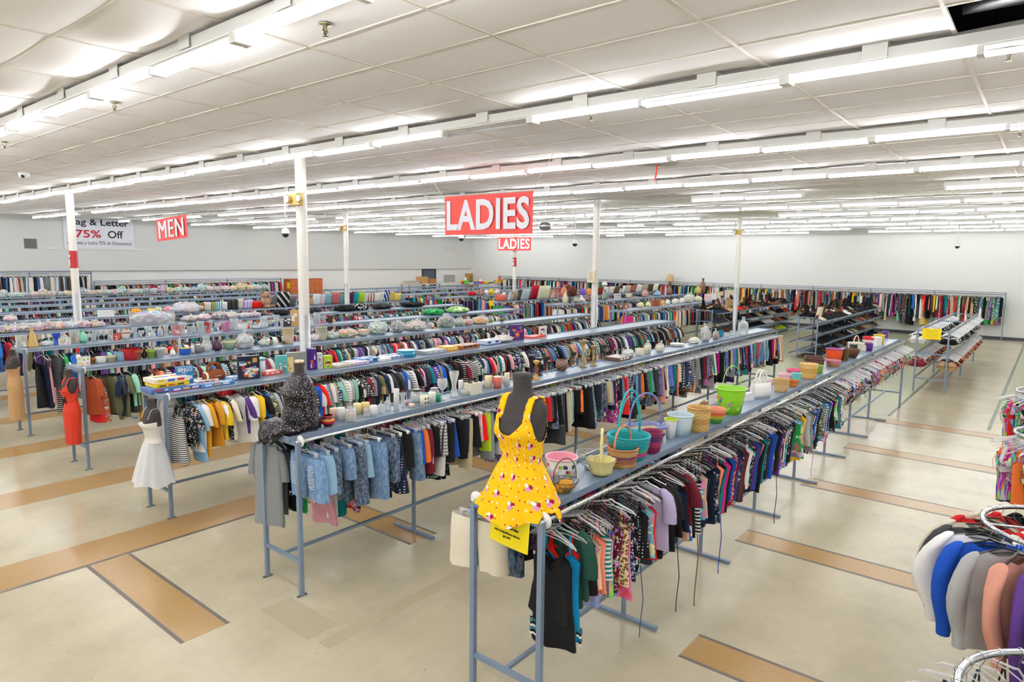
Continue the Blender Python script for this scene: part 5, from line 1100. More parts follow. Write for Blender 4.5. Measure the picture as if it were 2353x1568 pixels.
pb('D', 1490, 305, 82, 72, 'bucket', '#7da23c #8fb44a', 'olive green cup beside the honey coloured basket', tp=.8)
pb('D', 1452, 232, 245, 95, 'basket', '#4a2c1e #5a382a', 'dark brown rectangular wicker basket', rect=.65, tp=.9)
pb('D', 1332, 205, 138, 30, 'basket', '#c99a58', 'shallow round tan tray basket', tp=.95)
pb('D', 1625, 243, 120, 52, 'basket', '#c58a5a #d88a94', 'small round basket under the orange pail', tp=.8)
pb('D', 1630, 192, 142, 110, 'bucket', '#e8541c #2f4ad0', 'orange translucent pail with blue rim', tp=.85)
pb('D', 1722, 190, 72, 100, 'cuppot', '#5f4228', 'round brown pot right of the orange pail')
pb('D', 1792, 165, 122, 75, 'basket', '#5a3826 #6a4632', 'wide dark brown basket beyond the brown pot', tp=.5)
pb('H', 418, 940, 150, 70, 'bucket', '#eef0ec #f6f6f4', 'low white pan behind the dark basket', tp=.9)
pb('H', 530, 945, 84, 70, 'basket', '#2e2a26 #46403a', 'black woven square basket beside the white pan', rect=.8)
pb('H', 545, 930, 160, 80, 'basket', '#f3efe4 #efe8d8', 'white basket with a tall cream handle', hh=.14, tp=.8)
pb('H', 615, 965, 95, 66, 'upbox', '#efe9d6', 'cream box in front of the white handled basket', d=.1)
pb('H', 688, 905, 170, 85, 'basket', '#d8242c #f4e8e4 #d8242c', 'red plastic lattice basket', rect=.7)
pb('H', 680, 965, 85, 80, 'bucket', '#5e2a86 #6e3a96', 'deep purple cup in front of the red lattice basket', tp=.9)
pb('H', 765, 915, 95, 100, 'upbox', '#f6f5f2', 'white box beside the red lattice basket', d=.12)
pb('H', 790, 892, 112, 100, 'bucket', '#f0c81e #f4d23a', 'yellow pail near the far end', tp=.8)
pb('H', 862, 822, 55, 70, 'bucket', '#6a3aa0 #7a4ab0', 'purple pail at the very far end', hh=.1, tp=.85)
# --- board game rack
def pg(tg, X, Y, wp, hp, kd, cl, lb, rk='A3', **k): put(rk, tg, X, Y, wp, hp, kd, cl, lb, group=k.pop('group', 'games on the board game rack'), **k)
pg('A', 1475, 850, 300, 40, 'game', '#3f6fb8 #24406a #d8b23a #c83a2a #f0e8d8', 'blue board game at the bottom of the end stack', t=.05)
pg('A', 1650, 838, 300, 40, 'game', '#3a62b4 #c02a30 #e8c02a #f0f0e8', 'blue and red word game lying beside the end stack', t=.045, d=.24)
o = put('A3', 'A', 1510, 838, 290, 40, 'game', '#e8cf2a #d8b820 #c82a2a #2a2a2a', 'thin yellow game in the middle of the end stack', group='games on the board game rack', t=.035); o.location.z += .052
o = put('A3', 'A', 1505, 820, 305, 40, 'game', '#e9dfd6 #e8c71f #c42a24 #e8c71f #3a6ab4', 'yellow and red game box on top of the end stack', group='games on the board game rack', t=.06); o.location.z += .09
bg = put('A3', 'A', 1668, 785, 135, 175, 'upbox', '#2f7fb8 #dfe9f0 #7ab4d8 #c7a9cc', 'upright blue BINGO game box', group='games on the board game rack', d=.06, n=5, rot=-.2)
BINGO = (bg, 135*depth(bg.location)/F_PX/3.92, 175*depth(bg.location)/F_PX/3.92)
pg('A', 1832, 775, 205, 40, 'game', '#f0ece4 #e8e0d4 #2a2a2a #c42a24', 'white game box in front of the football bag', t=.055)
pg('A', 1932, 735, 235, 115, 'football', '#8a4a2c', 'brown football shaped handbag with two straps', rot=.15)
pg('A', 1935, 805, 300, 30, 'game', '#3f86c4 #3a78b4 #e8a040 #f0f0f0', 'flat blue game box below the football bag', t=.04, d=.2)
pg('A', 2085, 755, 170, 30, 'game', '#2f74b4 #2a68a4 #f0f0f0', 'small flat blue box right of the football bag', t=.04, d=.2)
pg('A', 2240, 748, 182, 210, 'upbox', '#1c2236 #e8e4dc #c83a32 #d89a3a #3a6ab4 #7a9ac4 #e8d8b8', 'dark upright box covered in small colourful pictures', n=26, d=.1)
pg('B', 385, 682, 90, 160, 'canister', '#dce6ea #6fb4b8', 'pale round canister with teal lid')
pg('B', 465, 705, 180, 30, 'game', '#e04434 #d03a2a #f0e8e4', 'flat red and white game behind the sequin top', t=.05)
pg('B', 575, 668, 100, 155, 'upbox', '#5fb8b4 #e04a3a #f0ecd8 #3a8a9c', 'turquoise upright box with red lettering panel', d=.08)
pg('B', 625, 650, 110, 130, 'upbox', '#f0d894 #c8a04a #f6eed0', 'pale yellow upright box behind the turquoise one', d=.06)
pg('B', 712, 645, 170, 165, 'upbox', '#8e9088 #2c4a74 #5c6a78', 'grey and navy upright box behind the mannequin neck', d=.1)
pg('B', 850, 662, 74, 188, 'upbox', '#3a1f78 #e8e0f0 #7a2a9a #e85a2a', 'deep purple upright game box', d=.14)
pg('B', 910, 655, 62, 140, 'upbox', '#c8ccca #b02a2a #e8eae8', 'pale grey upright box with a red emblem', d=.12, n=3)
pg('B', 988, 648, 76, 112, 'upbox', '#b8d42a #1a1a1a #e8e8e8 #c42a2a', 'lime green and black upright box', d=.1)
for tg, X, Y, w, t, cl, lb in (('B', 1100, 636, 190, .04, '#b8b4a4 #9a968a #d8d4c8', 'greyish flat box next to the upright boxes'), ('B', 1245, 615, 180, .05, '#e4e0ea #8a6ab4 #c8b4dc', 'white and purple flat box'), ('B', 1340, 590, 190, .06, '#3a86c0 #2f74a8 #e8f0f4 #1a3a5a', 'bright blue flat box with dark corners'),
 ('B', 1470, 580, 120, .04, '#f0f0ee #d8d8d4', 'plain white flat box'), ('B', 1570, 558, 190, .045, '#dfe2ee #6a4a9a #3a5aa4', 'white box with purple print'), ('B', 1925, 515, 265, .06, '#a0a6aa #84898c #c4c8ca', 'grey item wrapped in clear film'), ('B', 2072, 492, 140, .08, '#e8a828 #d89818 #f4dc90', 'orange-yellow box'), ('B', 2235, 470, 235, .07, '#a8643a #8a4e2c #2a2420', 'brown wooden game case'),
 ('C', 482, 122, 192, .09, '#c4cedc #3a5a94 #e8eef4 #2a3a6a', 'blue picture puzzle box'), ('E', 895, 1395, 200, .04, '#e83a24 #f0ece4 #e83a24', 'flat red and white box'), ('C', 40, 185, 120, .05, '#b8bcc0 #9a9ea2', 'grey flat box')):
    pg(tg, X, Y, w, 30, 'game', cl, lb+' on the board game rack', t=t, d=.26)
pg('B', 1702, 545, 165, 60, 'canister', '#2a8ab0 #5ab4cc', 'teal oval biscuit tin on the board game rack')
pg('C', 605, 95, 220, 62, 'bag', '#f0ece4 #e4dccc', 'white crumpled bag beside the purple trivia game')
pg('E', 735, 1412, 132, 138, 'upbox', '#4a1f6a #e8702a #6a3a9a #d83a8a #3aa04a #f0a030', 'large purple and orange trivia game box', d=.08, n=12)
pg('E', 968, 1378, 72, 90, 'upbox', '#e0dcd4 #2a7a5a #c42a2a #3a4a8a', 'white domino game box', d=.06)
# --- flowerpot rack
gp = 'pots and bags on the flowerpot rack'
for a in (('A', 758, 622, 98, 74, 'dotmug', '#f0ece2', 'square white planter with coloured dots'), ('A', 835, 609, 56, 50, 'pot', '#c8723c', 'small terracotta pot'), ('A', 911, 602, 94, 54, 'cuppot', '#f2efe6', 'low white oval dish'), ('A', 1000, 596, 86, 56, 'pot', '#eee0b4', 'cream pot, nearer of two'), ('A', 965, 560, 86, 34, 'pot', '#ece4cc', 'cream pot, farther of two'),
 ('A', 1088, 582, 98, 82, 'cuppot', '#8fb0c8', 'light blue round planter'), ('A', 1182, 575, 155, 104, 'cuppot', '#b01f24 #7a1418', 'large dark red square planter'), ('A', 1220, 574, 122, 86, 'pot', '#cc7a44', 'terracotta pot before the red planter'), ('A', 1300, 562, 42, 78, 'vase', '#3a1f16', 'small dark brown bottle'), ('A', 1362, 560, 88, 76, 'pot', '#b4d05a #a0bc48', 'lime green pot'),
 ('A', 1440, 552, 86, 88, 'pot', '#eef0ec', 'white tall pot right of the lime one'), ('A', 1402, 478, 96, 56, 'pot', '#efe8cc', 'cream pot standing behind the lime one'), ('A', 1557, 541, 50, 70, 'vase', '#f2efec', 'white bud vase with a pink rose'), ('A', 1622, 522, 42, 165, 'glass', '#e8ecec', 'tall pointed clear bottle', 'cone'), ('A', 1668, 528, 96, 56, 'cuppot', '#1f4fb0 #e8d020', 'blue planter with a yellow handle'),
 ('A', 1735, 512, 44, 90, 'vase', '#e8e4e0 #d83a4a', 'small white and red snowman vase'), ('A', 1790, 510, 98, 56, 'bowl', '#8c8a80', 'ribbed grey bowl'), ('A', 1862, 498, 96, 145, 'glass', '#dfe6e6', 'clear gathered glass vase', 'pitch'), ('A', 1958, 490, 82, 118, 'vase', '#4a2438', 'dark plum glass vase'), ('A', 2070, 480, 122, 82, 'bowl', '#9cb494 #e6dcb4', 'green and cream bowl with hearts'),
 ('B', 250, 472, 190, 140, 'bag', '#c8cccc #aeb4b4', 'large clear crumpled bag'), ('B', 420, 432, 120, 66, 'bag', '#dfe4d4 #b4c4a0', 'bag of pale flowers'), ('B', 490, 425, 210, 80, 'plant', '#f2c4d0 #9cd0e0 #f4e4b0 #f0a8b8 #7cc46a', 'spray of pastel fabric flowers'), ('B', 640, 425, 100, 135, 'basket', '#d8c4a4 #c8b08c', 'tan sack on end'), ('B', 600, 432, 120, 50, 'plant', '#5a8a3c #c84a3a #7aa44a', 'green sprigs with red berries'),
 ('B', 885, 395, 110, 70, 'bag', '#f4e4e8 #e8b4c0 #ffffff', 'bag of pink ribbons beside the column'), ('B', 935, 392, 105, 115, 'basket', '#c8c0a8 #b4ac94', 'woven basket behind the ribbons'), ('B', 1025, 382, 125, 70, 'bag', '#6a8a4a #d8dcc8 #8aa46a', 'bag of green leaves'), ('B', 1165, 366, 180, 82, 'bag', '#e8743a #6ab45a #f0dcc4 #f49a6a', 'bag of orange flowers'), ('B', 1312, 356, 112, 52, 'bowl', '#ecdcc8 #d8a48a', 'cream bowl with brown hearts'),
 ('B', 1445, 335, 165, 130, 'bag', '#b8ccb8 #7a9a80 #dfe6df', 'large bag of grey green leaves'), ('B', 1625, 322, 130, 110, 'bag', '#7a8078 #c4c8c4 #5a6058', 'bag of dark greenery'), ('B', 1788, 308, 192, 96, 'bag', '#f4f4f0 #5a7a4a #e8e8e4 #f0b4a8', 'bag of white flowers'), ('B', 1942, 280, 110, 26, 'plant', '#c88a3a #a86a2a #d8a04a', 'spray of orange leaves'),
 ('B', 2062, 265, 162, 112, 'bag', '#4a6a3a #6a4a6a #8aa480', 'large bag of green vines'), ('B', 2180, 250, 110, 75, 'bag', '#d8dcd0 #8a9a74', 'bag of mixed stems'), ('B', 2260, 240, 100, 60, 'bag', '#e89a7a #d8705a #f0c4b0', 'bag of salmon flowers'), ('E', 405, 1272, 150, 72, 'bag', '#f0c030 #e87a2a #f4d87a', 'bag of yellow and orange flowers'), ('E', 500, 1262, 120, 66, 'plant', '#6a8a3a #4a6a2a #d8c43a', 'leafy green plant'), ('E', 600, 1245, 120, 60, 'plant', '#5a7a3a #a8b464 #4a6a34', 'second leafy green plant')):
    tg, X, Y, wp, hp, kd, cl, lb = a[:8]; k = {'sty': a[8]} if len(a) > 8 else {}
    put('A4', tg, X, Y, wp, hp, kd, cl, lb+' on the flowerpot rack', group=gp, **k)
# --- glass vase rack
gg = 'vases and glasses on the glass vase rack'
for a in (('A', 198, 452, 92, 112, 'glass', '#dfe3e2', 'white clouded glass cylinder'), ('A', 215, 465, 66, 34, 'cuppot', '#e8e6de', 'small white ramekin'), ('A', 298, 460, 92, 172, 'vase', '#c8a058', 'gold beaded cone vase', 'cone', 1), ('A', 420, 450, 110, 46, 'bag', '#e4e8ea #cfd6da', 'clear bag of stones'), ('A', 511, 440, 66, 102, 'vase', '#1f48b8', 'cobalt blue vase', 'hour'),
 ('A', 572, 392, 96, 108, 'glass', '#dfe4e4', 'round clear glass bowl vase', 'bulb'), ('A', 586, 432, 92, 56, 'dotmug', '#f0ece0', 'small square dotted planter'), ('A', 676, 425, 80, 118, 'glass', '#d8dcd4', 'straight glass with sand', 'cyl'), ('A', 748, 420, 82, 118, 'vase', '#7cc0a4', 'celadon green vase with white neck', 'bulb'), ('A', 1052, 396, 62, 56, 'upbox', '#b83420', 'red glass block'), ('A', 1044, 345, 40, 52, 'upbox', '#d84028', 'orange red glass cube'),
 ('A', 1132, 392, 80, 66, 'bowl', '#e4dccc #b46a5a', 'cream and red bowl'), ('A', 1600, 352, 86, 90, 'glass', '#e8a4a4', 'pink etched glass vase', 'cyl'), ('A', 1868, 322, 46, 92, 'vase', '#d02a24', 'red curved candle holder', 'hour'), ('B', 68, 302, 72, 84, 'glass', '#f06ab4', 'hot pink glass box', 'cyl'), ('B', 210, 290, 110, 60, 'cuppot', '#f2f0ea', 'white teapot shape dish'), ('B', 350, 298, 80, 26, 'bowl', '#f4f2ee', 'low white dish'), ('B', 412, 272, 92, 92, 'glass', '#e8eef0', 'clear glass pitcher', 'pitch'),
 ('B', 635, 272, 76, 80, 'upbox', '#34363c', 'dark grey box'), ('B', 696, 272, 66, 145, 'upbox', '#cda268', 'plain cardboard box beside the column'), ('B', 1015, 238, 46, 62, 'cuppot', '#5a2e22', 'dark brown cup'), ('B', 935, 218, 70, 34, 'glass', '#f08ab8', 'pink glass dish', 'cyl')):
    tg, X, Y, wp, hp, kd, cl, lb = a[:8]; k = {'sty': a[8]} if len(a) > 8 else {}
    if len(a) > 9: k['tex'] = 1
    put('A5', tg, X, Y, wp, hp, kd, cl, lb+' on the glass vase rack', group=gg, **k)
rn = random.Random(3); q = 0
for X0_, X1_, tg, dy in ((790, 1010, 'A', -.02), (1160, 1540, 'A', 0), (1650, 2330, 'A', 0), (430, 600, 'B', 0), (850, 990, 'B', 0)):
    X = X0_
    while X < X1_:
        q += 1; yy = (418-.098*(X-800)) if tg == 'A' else (288-.115*(X-200))
        put('A5', tg, X, yy-rn.uniform(0, 26), rn.uniform(44, 72), rn.uniform(55, 112), 'glass', rn.choice(['#e4eaea', '#dfe6e8', '#e8ecec']), f'clear drinking glass or vase, {ORD(q)} of the clear ones on the glass vase rack', group=gg, sty=rn.choice(['cyl', 'flare', 'hour', 'goblet', 'bulb']))
        X += rn.uniform(38, 62)
# --- bagged toys, tub, pillows
TOY = ['#f0a8c0 #f4f0ec #8a5a9a #c43a4a', '#e8e4e0 #d84a3a #3a6ab4 #f0c83a', '#f4f0ec #e88aa8 #9ac4d8', '#c8b4a0 #f0e8dc #8a6a5a', '#e86a8a #f4e4e8 #b4d0e4', '#3a3a44 #d8d4d4 #c43a3a', '#f0d0a8 #e8e4dc #d87a4a', '#d8dce8 #9aa4c8 #f4f4f4']
gt = 'bags of soft toys on the bagged toy rack'
q = 0
for (X, Y, w, h, tg, rk) in [(40, 330, 130, 90, 'A', 'A6'), (130, 322, 120, 95, 'A', 'A6'), (230, 318, 150, 105, 'A', 'A6'), (345, 305, 130, 100, 'A', 'A6'), (430, 298, 120, 105, 'A', 'A6'), (530, 292, 130, 100, 'A', 'A6'), (640, 290, 150, 90, 'A', 'A6'), (745, 282, 130, 90, 'A', 'A6'), (850, 268, 120, 80, 'A', 'A6'), (910, 262, 80, 60, 'A', 'A6'),
  (1710, 232, 150, 75, 'A', 'A6'), (1830, 222, 160, 80, 'A', 'A6'), (1980, 212, 130, 95, 'A', 'A6'), (2080, 205, 140, 80, 'A', 'A6'), (2190, 198, 120, 60, 'A', 'A6'), (2290, 192, 110, 60, 'A', 'A6'), (60, 185, 130, 70, 'B', 'A6'), (150, 180, 120, 60, 'B', 'A6'), (250, 172, 110, 55, 'B', 'A6'), (340, 165, 110, 55, 'B', 'A6')]:
    q += 1; put(rk, tg, X, Y, w, h*.8, 'bag', TOY[q % 8], f'clear bag of colourful soft toys, {ORD(q)} along the bagged toy rack', group=gt)
put('A6', 'A', 1372, 252, 355, 105, 'tub', '#b4a4d0 #f0ece8 #9ac4d8 #e8e0d0 #c8b8d8', 'large clear storage tub of soft toys on the bagged toy rack')
put('A6', 'B', 580, 165, 170, 50, 'lump', '#26282a #1c1e20', 'black folded bag on the bagged toy rack near the column')
for X, Y, w, h, c, lb in ((880, 148, 110, 50, '#1c1e20 #3a4450', 'black bag right of the column'), (1150, 118, 200, 55, '#16181a #2c3034', 'long black bag in the middle'), (1290, 108, 170, 60, '#101214 #c8ccd0', 'black bag with a silver mark'), (1480, 100, 220, 45, '#26282c #3c4044', 'long dark garment bag'), (1760, 84, 230, 45, '#121416 #26282a', 'last black garment bag')):
    put('A6', 'B', X, Y, w, h, 'lump', c, lb+' on the bagged toy rack', group='black bags')
for X, Y, w, c in ((1945, 168, 200, '#3aa45a #5ac47a #2a8a4a'), (2165, 150, 200, '#a8d48a #e8f0d8 #7ab45a')): put('A5', 'B', X, Y, w, 56, 'lump', c, ('bright green' if X < 2000 else 'pale green and white')+' folded blanket on the glass vase rack', group='green blankets')
gl_ = 'cushions on the pillow rack'
PL = [('A', 1510, 158, 90, 50, '#e87aa4 #c84a7a #f0b4c8'), ('A', 1570, 152, 80, 60, '#d84a8a #f0c4d4')]
for (tg, X, Y, w, h, c, lb) in [('A', 1230, 165, 90, 55, '#e8902a #f0b03a', 'orange'), ('A', 1300, 160, 60, 40, '#8ab4d0', 'small blue'), ('A', 1360, 152, 80, 50, '#f0c430 #e8d070', 'yellow'), ('A', 1425, 150, 80, 55, '#d8e088 #4a9a5a #f4f0dc', 'green striped'), ('A', 1520, 152, 90, 55, '#e0789c #f0c0d0', 'pink'), ('A', 1590, 148, 80, 55, '#c84a9a #e89ab8', 'magenta')]:
    put('A7', tg, X, Y, w, h, 'lump', c, lb+' folded cloth on the pillow rack', group='folded cloths')
put('A7', 'A', 1680, 165, 235, 105, 'bag', '#f0e4ec #d8dcf0 #f4c8d4 #c8d8e8', 'big bag of pastel bedding on the pillow rack')
put('A7', 'A', 95, 212, 110, 60, 'bag', '#f4f0ec #e8a49a', 'white and pink bag at the near end of the pillow rack'); put('A7', 'A', 955, 187, 130, 55, 'upbox', '#f2f2f0', 'white box on the pillow rack', d=.2)
for i, (tg, X, Y, w, h, c, lb) in enumerate([('A', 1818, 128, 46, 78, '#8a5a3a #c49a5a', 'narrow brown patterned'), ('A', 1865, 128, 64, 84, '#f0ece0', 'cream'), ('A', 1915, 126, 46, 80, '#d8cc7a #6a8a4a', 'green and yellow checked'), ('A', 1962, 124, 60, 82, '#e8f0f0 #4ab0b8', 'white with teal marks'), ('A', 2018, 124, 56, 78, '#f4f4f2', 'plain white'),
 ('B', 135, 112, 100, 95, '#2a2a2c #4a4a4c', 'black fluffy'), ('B', 195, 118, 60, 100, '#ece4d0', 'tall cream'), ('B', 265, 108, 90, 85, '#c4aedc #e0d4ec', 'lavender fluffy'), ('B', 350, 104, 120, 64, '#e02418', 'bright red oval'), ('B', 590, 102, 110, 145, '#1e1e20 #e4e0d8 #1e1e20', 'black and white zigzag'), ('B', 520, 80, 66, 110, '#74787c', 'mid grey'), ('B', 660, 95, 90, 88, '#5c6064', 'dark grey'), ('B', 630, 92, 60, 92, '#9a9a8c', 'olive grey'),
 ('B', 845, 60, 40, 60, '#c8a078', 'tan'), ('B', 882, 72, 76, 105, '#e8f0ee', 'white lace'), ('B', 935, 68, 60, 100, '#f0f0f4 #e8b4c0', 'white and pink'), ('B', 985, 68, 76, 104, '#8ab4bc', 'pale teal'), ('B', 1052, 68, 100, 108, '#c87474 #b86464', 'dusty pink fluffy'), ('B', 1105, 55, 36, 88, '#7aa4cc', 'narrow blue'), ('B', 1130, 50, 46, 92, '#2fae4a', 'bright green'), ('B', 1182, 60, 82, 100, '#5a2a44', 'dark plum'), ('B', 1242, 52, 50, 94, '#1fa0ac', 'turquoise'), ('B', 1285, 50, 62, 98, '#a4cc2c', 'lime green'),
 ('B', 1328, 46, 50, 88, '#e8e4cc', 'ivory'), ('B', 1372, 42, 76, 84, '#f2ece4 #a8584a', 'white with brown print'), ('B', 1425, 36, 70, 84, '#f4f0ea', 'off-white'), ('B', 1468, 32, 50, 90, '#ece4d4', 'beige'), ('B', 1515, 30, 62, 110, '#2a4a84 #f0f0f0 #2a4a84', 'navy and white chevron'), ('B', 1560, 25, 50, 90, '#e0c07a', 'straw yellow'), ('B', 1612, 20, 86, 72, '#e8cc6a', 'yellow checked'), ('B', 1665, 18, 56, 60, '#8aa4c4', 'pale denim')]):
    put('A7', tg, X, Y, w, h, 'pillow', c, lb+' cushion on the pillow rack', name='cushion', group=gl_, lean=.3, rot=rn.uniform(-.5, 0), zig=('zigzag' in lb or 'chevron' in lb))
put('A7', 'B', 430, 98, 165, 150, 'plush', '#a8846a #8a6a52', 'large brown teddy bear slumped on the pillow rack', rot=.4)
# cushion rack in the far block
gc = 'cushions in the far block'
for i, (X, Y, w, h, c, lb) in enumerate([(590, 1062, 96, 60, '#e8735a', 'small coral'), (640, 1055, 90, 100, '#8a9498', 'blue grey'), (635, 1000, 90, 85, '#eef2f0', 'white'), (700, 1055, 70, 95, '#c4bca8', 'stone'), (680, 1000, 66, 60, '#d8c08a #f0e8d0', 'tan and white'), (760, 1060, 70, 105, '#5c5048', 'dark brown'), (800, 1072, 90, 110, '#b4c4cc', 'pale blue'), (822, 1050, 130, 120, '#8f9a9c', 'large grey'), (882, 1048, 110, 130, '#c41f3c', 'crimson'), (965, 1058, 130, 130, '#dfe0c0', 'large pale green ribbed'), (1000, 945, 110, 60, '#d0d6d8', 'grey reclining'), (1012, 1030, 66, 70, '#a8bcc8', 'small blue')]):
    put('B3', 'E', X, Y, w, h, 'pillow', c, lb+' cushion on the cushion rack of the far block', name='cushion', group=gc, lean=.35, rot=rn.uniform(-.6, .3))
for i, (X, Y, w, h, c, lb) in enumerate([(330, 1018, 70, 40, '#b81c28', 'red cap'), (405, 1010, 90, 50, '#5a4038 #d8a4a0', 'brown printed hat'), (460, 1010, 60, 45, '#e8e4e4', 'white cap'), (508, 1008, 60, 50, '#f0c824', 'yellow cap'), (560, 1005, 60, 45, '#e8a4b8 #f4f0ec', 'pink and white hat')]): put('B4', 'E', X, Y, w, h, 'lump', c, lb+' on the lamp rack shelf', name='hat', group='hats')
VB = [('B3', 1060, 1040, 60, 76, 'upbox', '#b88a6a', 'tan book'), ('B3', 1100, 1035, 60, 84, 'upbox', '#a84a4a #e8e0d0', 'red book'), ('B3', 1160, 1000, 60, 110, 'vase', '#d8805a', 'coral figurine'), ('B3', 1200, 1000, 80, 110, 'purse', '#7a4030 #5a2e22', 'chestnut handbag'), ('B3', 1245, 985, 120, 90, 'purse', '#6a3424 #4a2418', 'dark brown handbag'), ('B3', 1330, 1010, 60, 66, 'purse', '#8a64c0 #6a4aa0', 'purple handbag'), ('B3', 1385, 1005, 66, 64, 'purse', '#e89a5a #d87a94', 'peach handbag'),
 ('B2', 1170, 1088, 50, 110, 'vase', '#d8c8a4', 'cream ribbed bottle'), ('B2', 1215, 1085, 30, 120, 'stick', '#2a2624', 'black candlestick'), ('B2', 1270, 1080, 60, 60, 'vase', '#b0a894', 'small stone urn'), ('B2', 1330, 1078, 50, 40, 'lump', '#e8e4dc #c8c4bc', 'white seashells'), ('B2', 1385, 1062, 50, 56, 'vase', '#7a5a44', 'brown jug'), ('B2', 1525, 1058, 60, 92, 'vase', '#7a8878', 'grey green urn'), ('B2', 1640, 1052, 66, 52, 'upbox', '#dfe2e2 #8a9aa4', 'small white framed picture'), ('B2', 1676, 1050, 40, 120, 'scroll', '#2a2624', 'tall black wire stand'),
 ('B2', 1745, 1040, 60, 40, 'bowl', '#e4dcb4', 'yellow dish'), ('B2', 1890, 1030, 60, 78, 'vase', '#c49088', 'pink round vase'), ('B2', 2000, 1005, 60, 56, 'vase', '#8ab0c8 #e8dcb4', 'blue and cream jar'), ('B2', 1320, 960, 40, 60, 'vase', '#e8e4dc', 'ivory vase')]
for rk, X, Y, w, h, kd, c, lb in VB: put(rk, 'E', X, Y, w, h, kd, c, lb+(' on the cushion rack of the far block' if rk == 'B3' else ' on the cream bottle rack'), group='ornaments in the far block')
for rk, tg, X, Y, w, h, kd, c, lb in (('B4', 'E', 1525, 965, 60, 70, 'lamp', '#ece8dc #a8a498', 'white drum lamp beside the tall column'), ('B3', 'E', 2110, 1000, 75, 145, 'lamp', '#c8a478 #6a4a34', 'tan shaded table lamp'), ('B3', 'G', 378, 748, 62, 142, 'lamp', '#ece8da #c8b48a', 'cream shaded table lamp'), ('B2', 'G', 448, 770, 50, 135, 'vase', '#7a4a38', 'brown teardrop vase'), ('B2', 'G', 405, 765, 60, 80, 'vase', '#b8a45a', 'gold vase below the cream lamp'), ('B2', 'G', 150, 770, 50, 90, 'vase', '#7a5848', 'brown vase below the tan lamp')):
    put(rk, tg, X, Y, w, h, kd, c, lb+' in the far block', group='lamps in the far block')
gp_ = 'handbags and pillows behind the cream bottles'
for i in range(11):
    c, lb = [('#8a3428', 'oxblood'), ('#ece6da', 'ivory'), ('#dfd8c8', 'sand'), ('#6a5040', 'umber'), ('#f2efe8', 'white'), ('#c8c0b0', 'stone'), ('#a8604a', 'copper'), ('#e8e4dc', 'pearl'), ('#b4a88c', 'khaki'), ('#584838', 'bark'), ('#f0ebe0', 'milk white')][i]
    put('B3', 'E', 1480+i*50, 992-i*4, 60, 70, 'pillow', c, lb+' coloured cushion far along the cushion rack', name='cushion', group=gp_, lean=.3, rot=-.3)
for i, (tg, X, Y, w, h, kd, c, lb) in enumerate([('E', 1665, 1142, 46, 50, 'upbox', '#5a4034', 'dark brown box'), ('E', 1712, 1138, 36, 40, 'upbox', '#a84438', 'red brown box'), ('E', 1850, 1125, 90, 46, 'lump', '#e8dcb0 #dfd0a0', 'cream bundle'), ('E', 1920, 1118, 50, 44, 'lump', '#f0e4b8 #e8d8a0', 'pale yellow bundle'), ('E', 1985, 1110, 90, 56, 'upbox', '#a4583c #8a4430', 'rust coloured case'), ('E', 2040, 1105, 60, 50, 'upbox', '#e8a43a', 'amber box'),
  ('E', 2095, 1098, 60, 48, 'lump', '#f4f2ec #e8e4da', 'white bundle'), ('E', 2160, 1092, 70, 48, 'lump', '#f0eee6 #e4e0d4', 'off-white bundle'), ('E', 2225, 1085, 60, 50, 'lump', '#f2efe4 #dfdccf', 'ivory bundle'), ('G', 325, 840, 100, 82, 'bag', '#e8e0cc #dcd2b8', 'cream bagged lamp shade'), ('G', 410, 832, 90, 50, 'lump', '#e8e4c8 #d4d8b4', 'pale green bundle'), ('G', 492, 820, 66, 62, 'upbox', '#f0c4c4', 'pink box'), ('G', 545, 815, 70, 60, 'upbox', '#ecebe6', 'white box'), ('G', 600, 808, 80, 72, 'upbox', '#d8b890', 'tan box'), ('G', 690, 800, 110, 76, 'upbox', '#e4cdb0', 'large beige box')]):
    put('B1', tg, X, Y, w, h, kd, c, lb+' on the package rack', group='packages on the package rack')
# bagged linen along the side wall
for i in range(34):
    px = 8+i*18.2; py = 688-i*.55 if px < 190 else 682-(px-190)*.022
    c = rn.choice(['#8a96a4 #c4c8cc', '#e4dcd4 #b4a8a0', '#c8a8b0 #e8e0e0', '#dfe0dc #a8b4bc', '#c8b48a #e8e0cc', '#a88aa4 #d8ccd8', '#8ab0a8 #e0e8e4'])
    put('A11', 'P', px, py, 22, 12 if i % 5 else 18, 'lump', c, f'bagged linen bundle, {ORD(i+1)} along the linen rack', name='linen_bundle', group='bagged linen on the linen rack')
# toys in the far corner
for i, (px, py, w, h, c, lb) in enumerate([(1063, 640, 8, 14, '#d83a2a #f0d020 #3a6ad0', 'red and yellow'), (1070, 632, 12, 18, '#5ad040 #f4f4f4 #40b030', 'lime green'), (1082, 637, 12, 10, '#f4f4f4 #3a3a3a #e84a8a', 'white and black'), (1092, 640, 14, 12, '#3a8ad8 #f0c020 #e83a4a', 'blue'), (1104, 638, 14, 12, '#e83a6a #f4f4f4 #3ab4d8', 'pink'), (1116, 640, 14, 9, '#f4c820 #e8a818 #2a9a4a', 'yellow'), (1127, 641, 14, 8, '#2a5ad0 #f0d030 #f4f4f4', 'deep blue'), (1137, 642, 12, 10, '#f4d430 #3a9ad0 #e84a2a', 'bright yellow'), (1148, 640, 12, 18, '#f0a020 #e8402a #2a4ad0', 'orange climbing')]):
    p = at_z(px, py, ZS); yc = YB[6]; y = max(yc-.2, min(yc+.2, p.y)); q_ = at_y(px, py, y); sc = depth((q_.x, y, ZS))/F_PX
    parts = item('toy', w*sc, h*sc, c.split(), 900+i); tag(build(parts[0][1], 'plastic_toy', M_['gloss'], loc=(q_.x, y, ZS), smooth=False), lb+' plastic toy in the far corner by the door', 'toy', 'toys in the far corner')

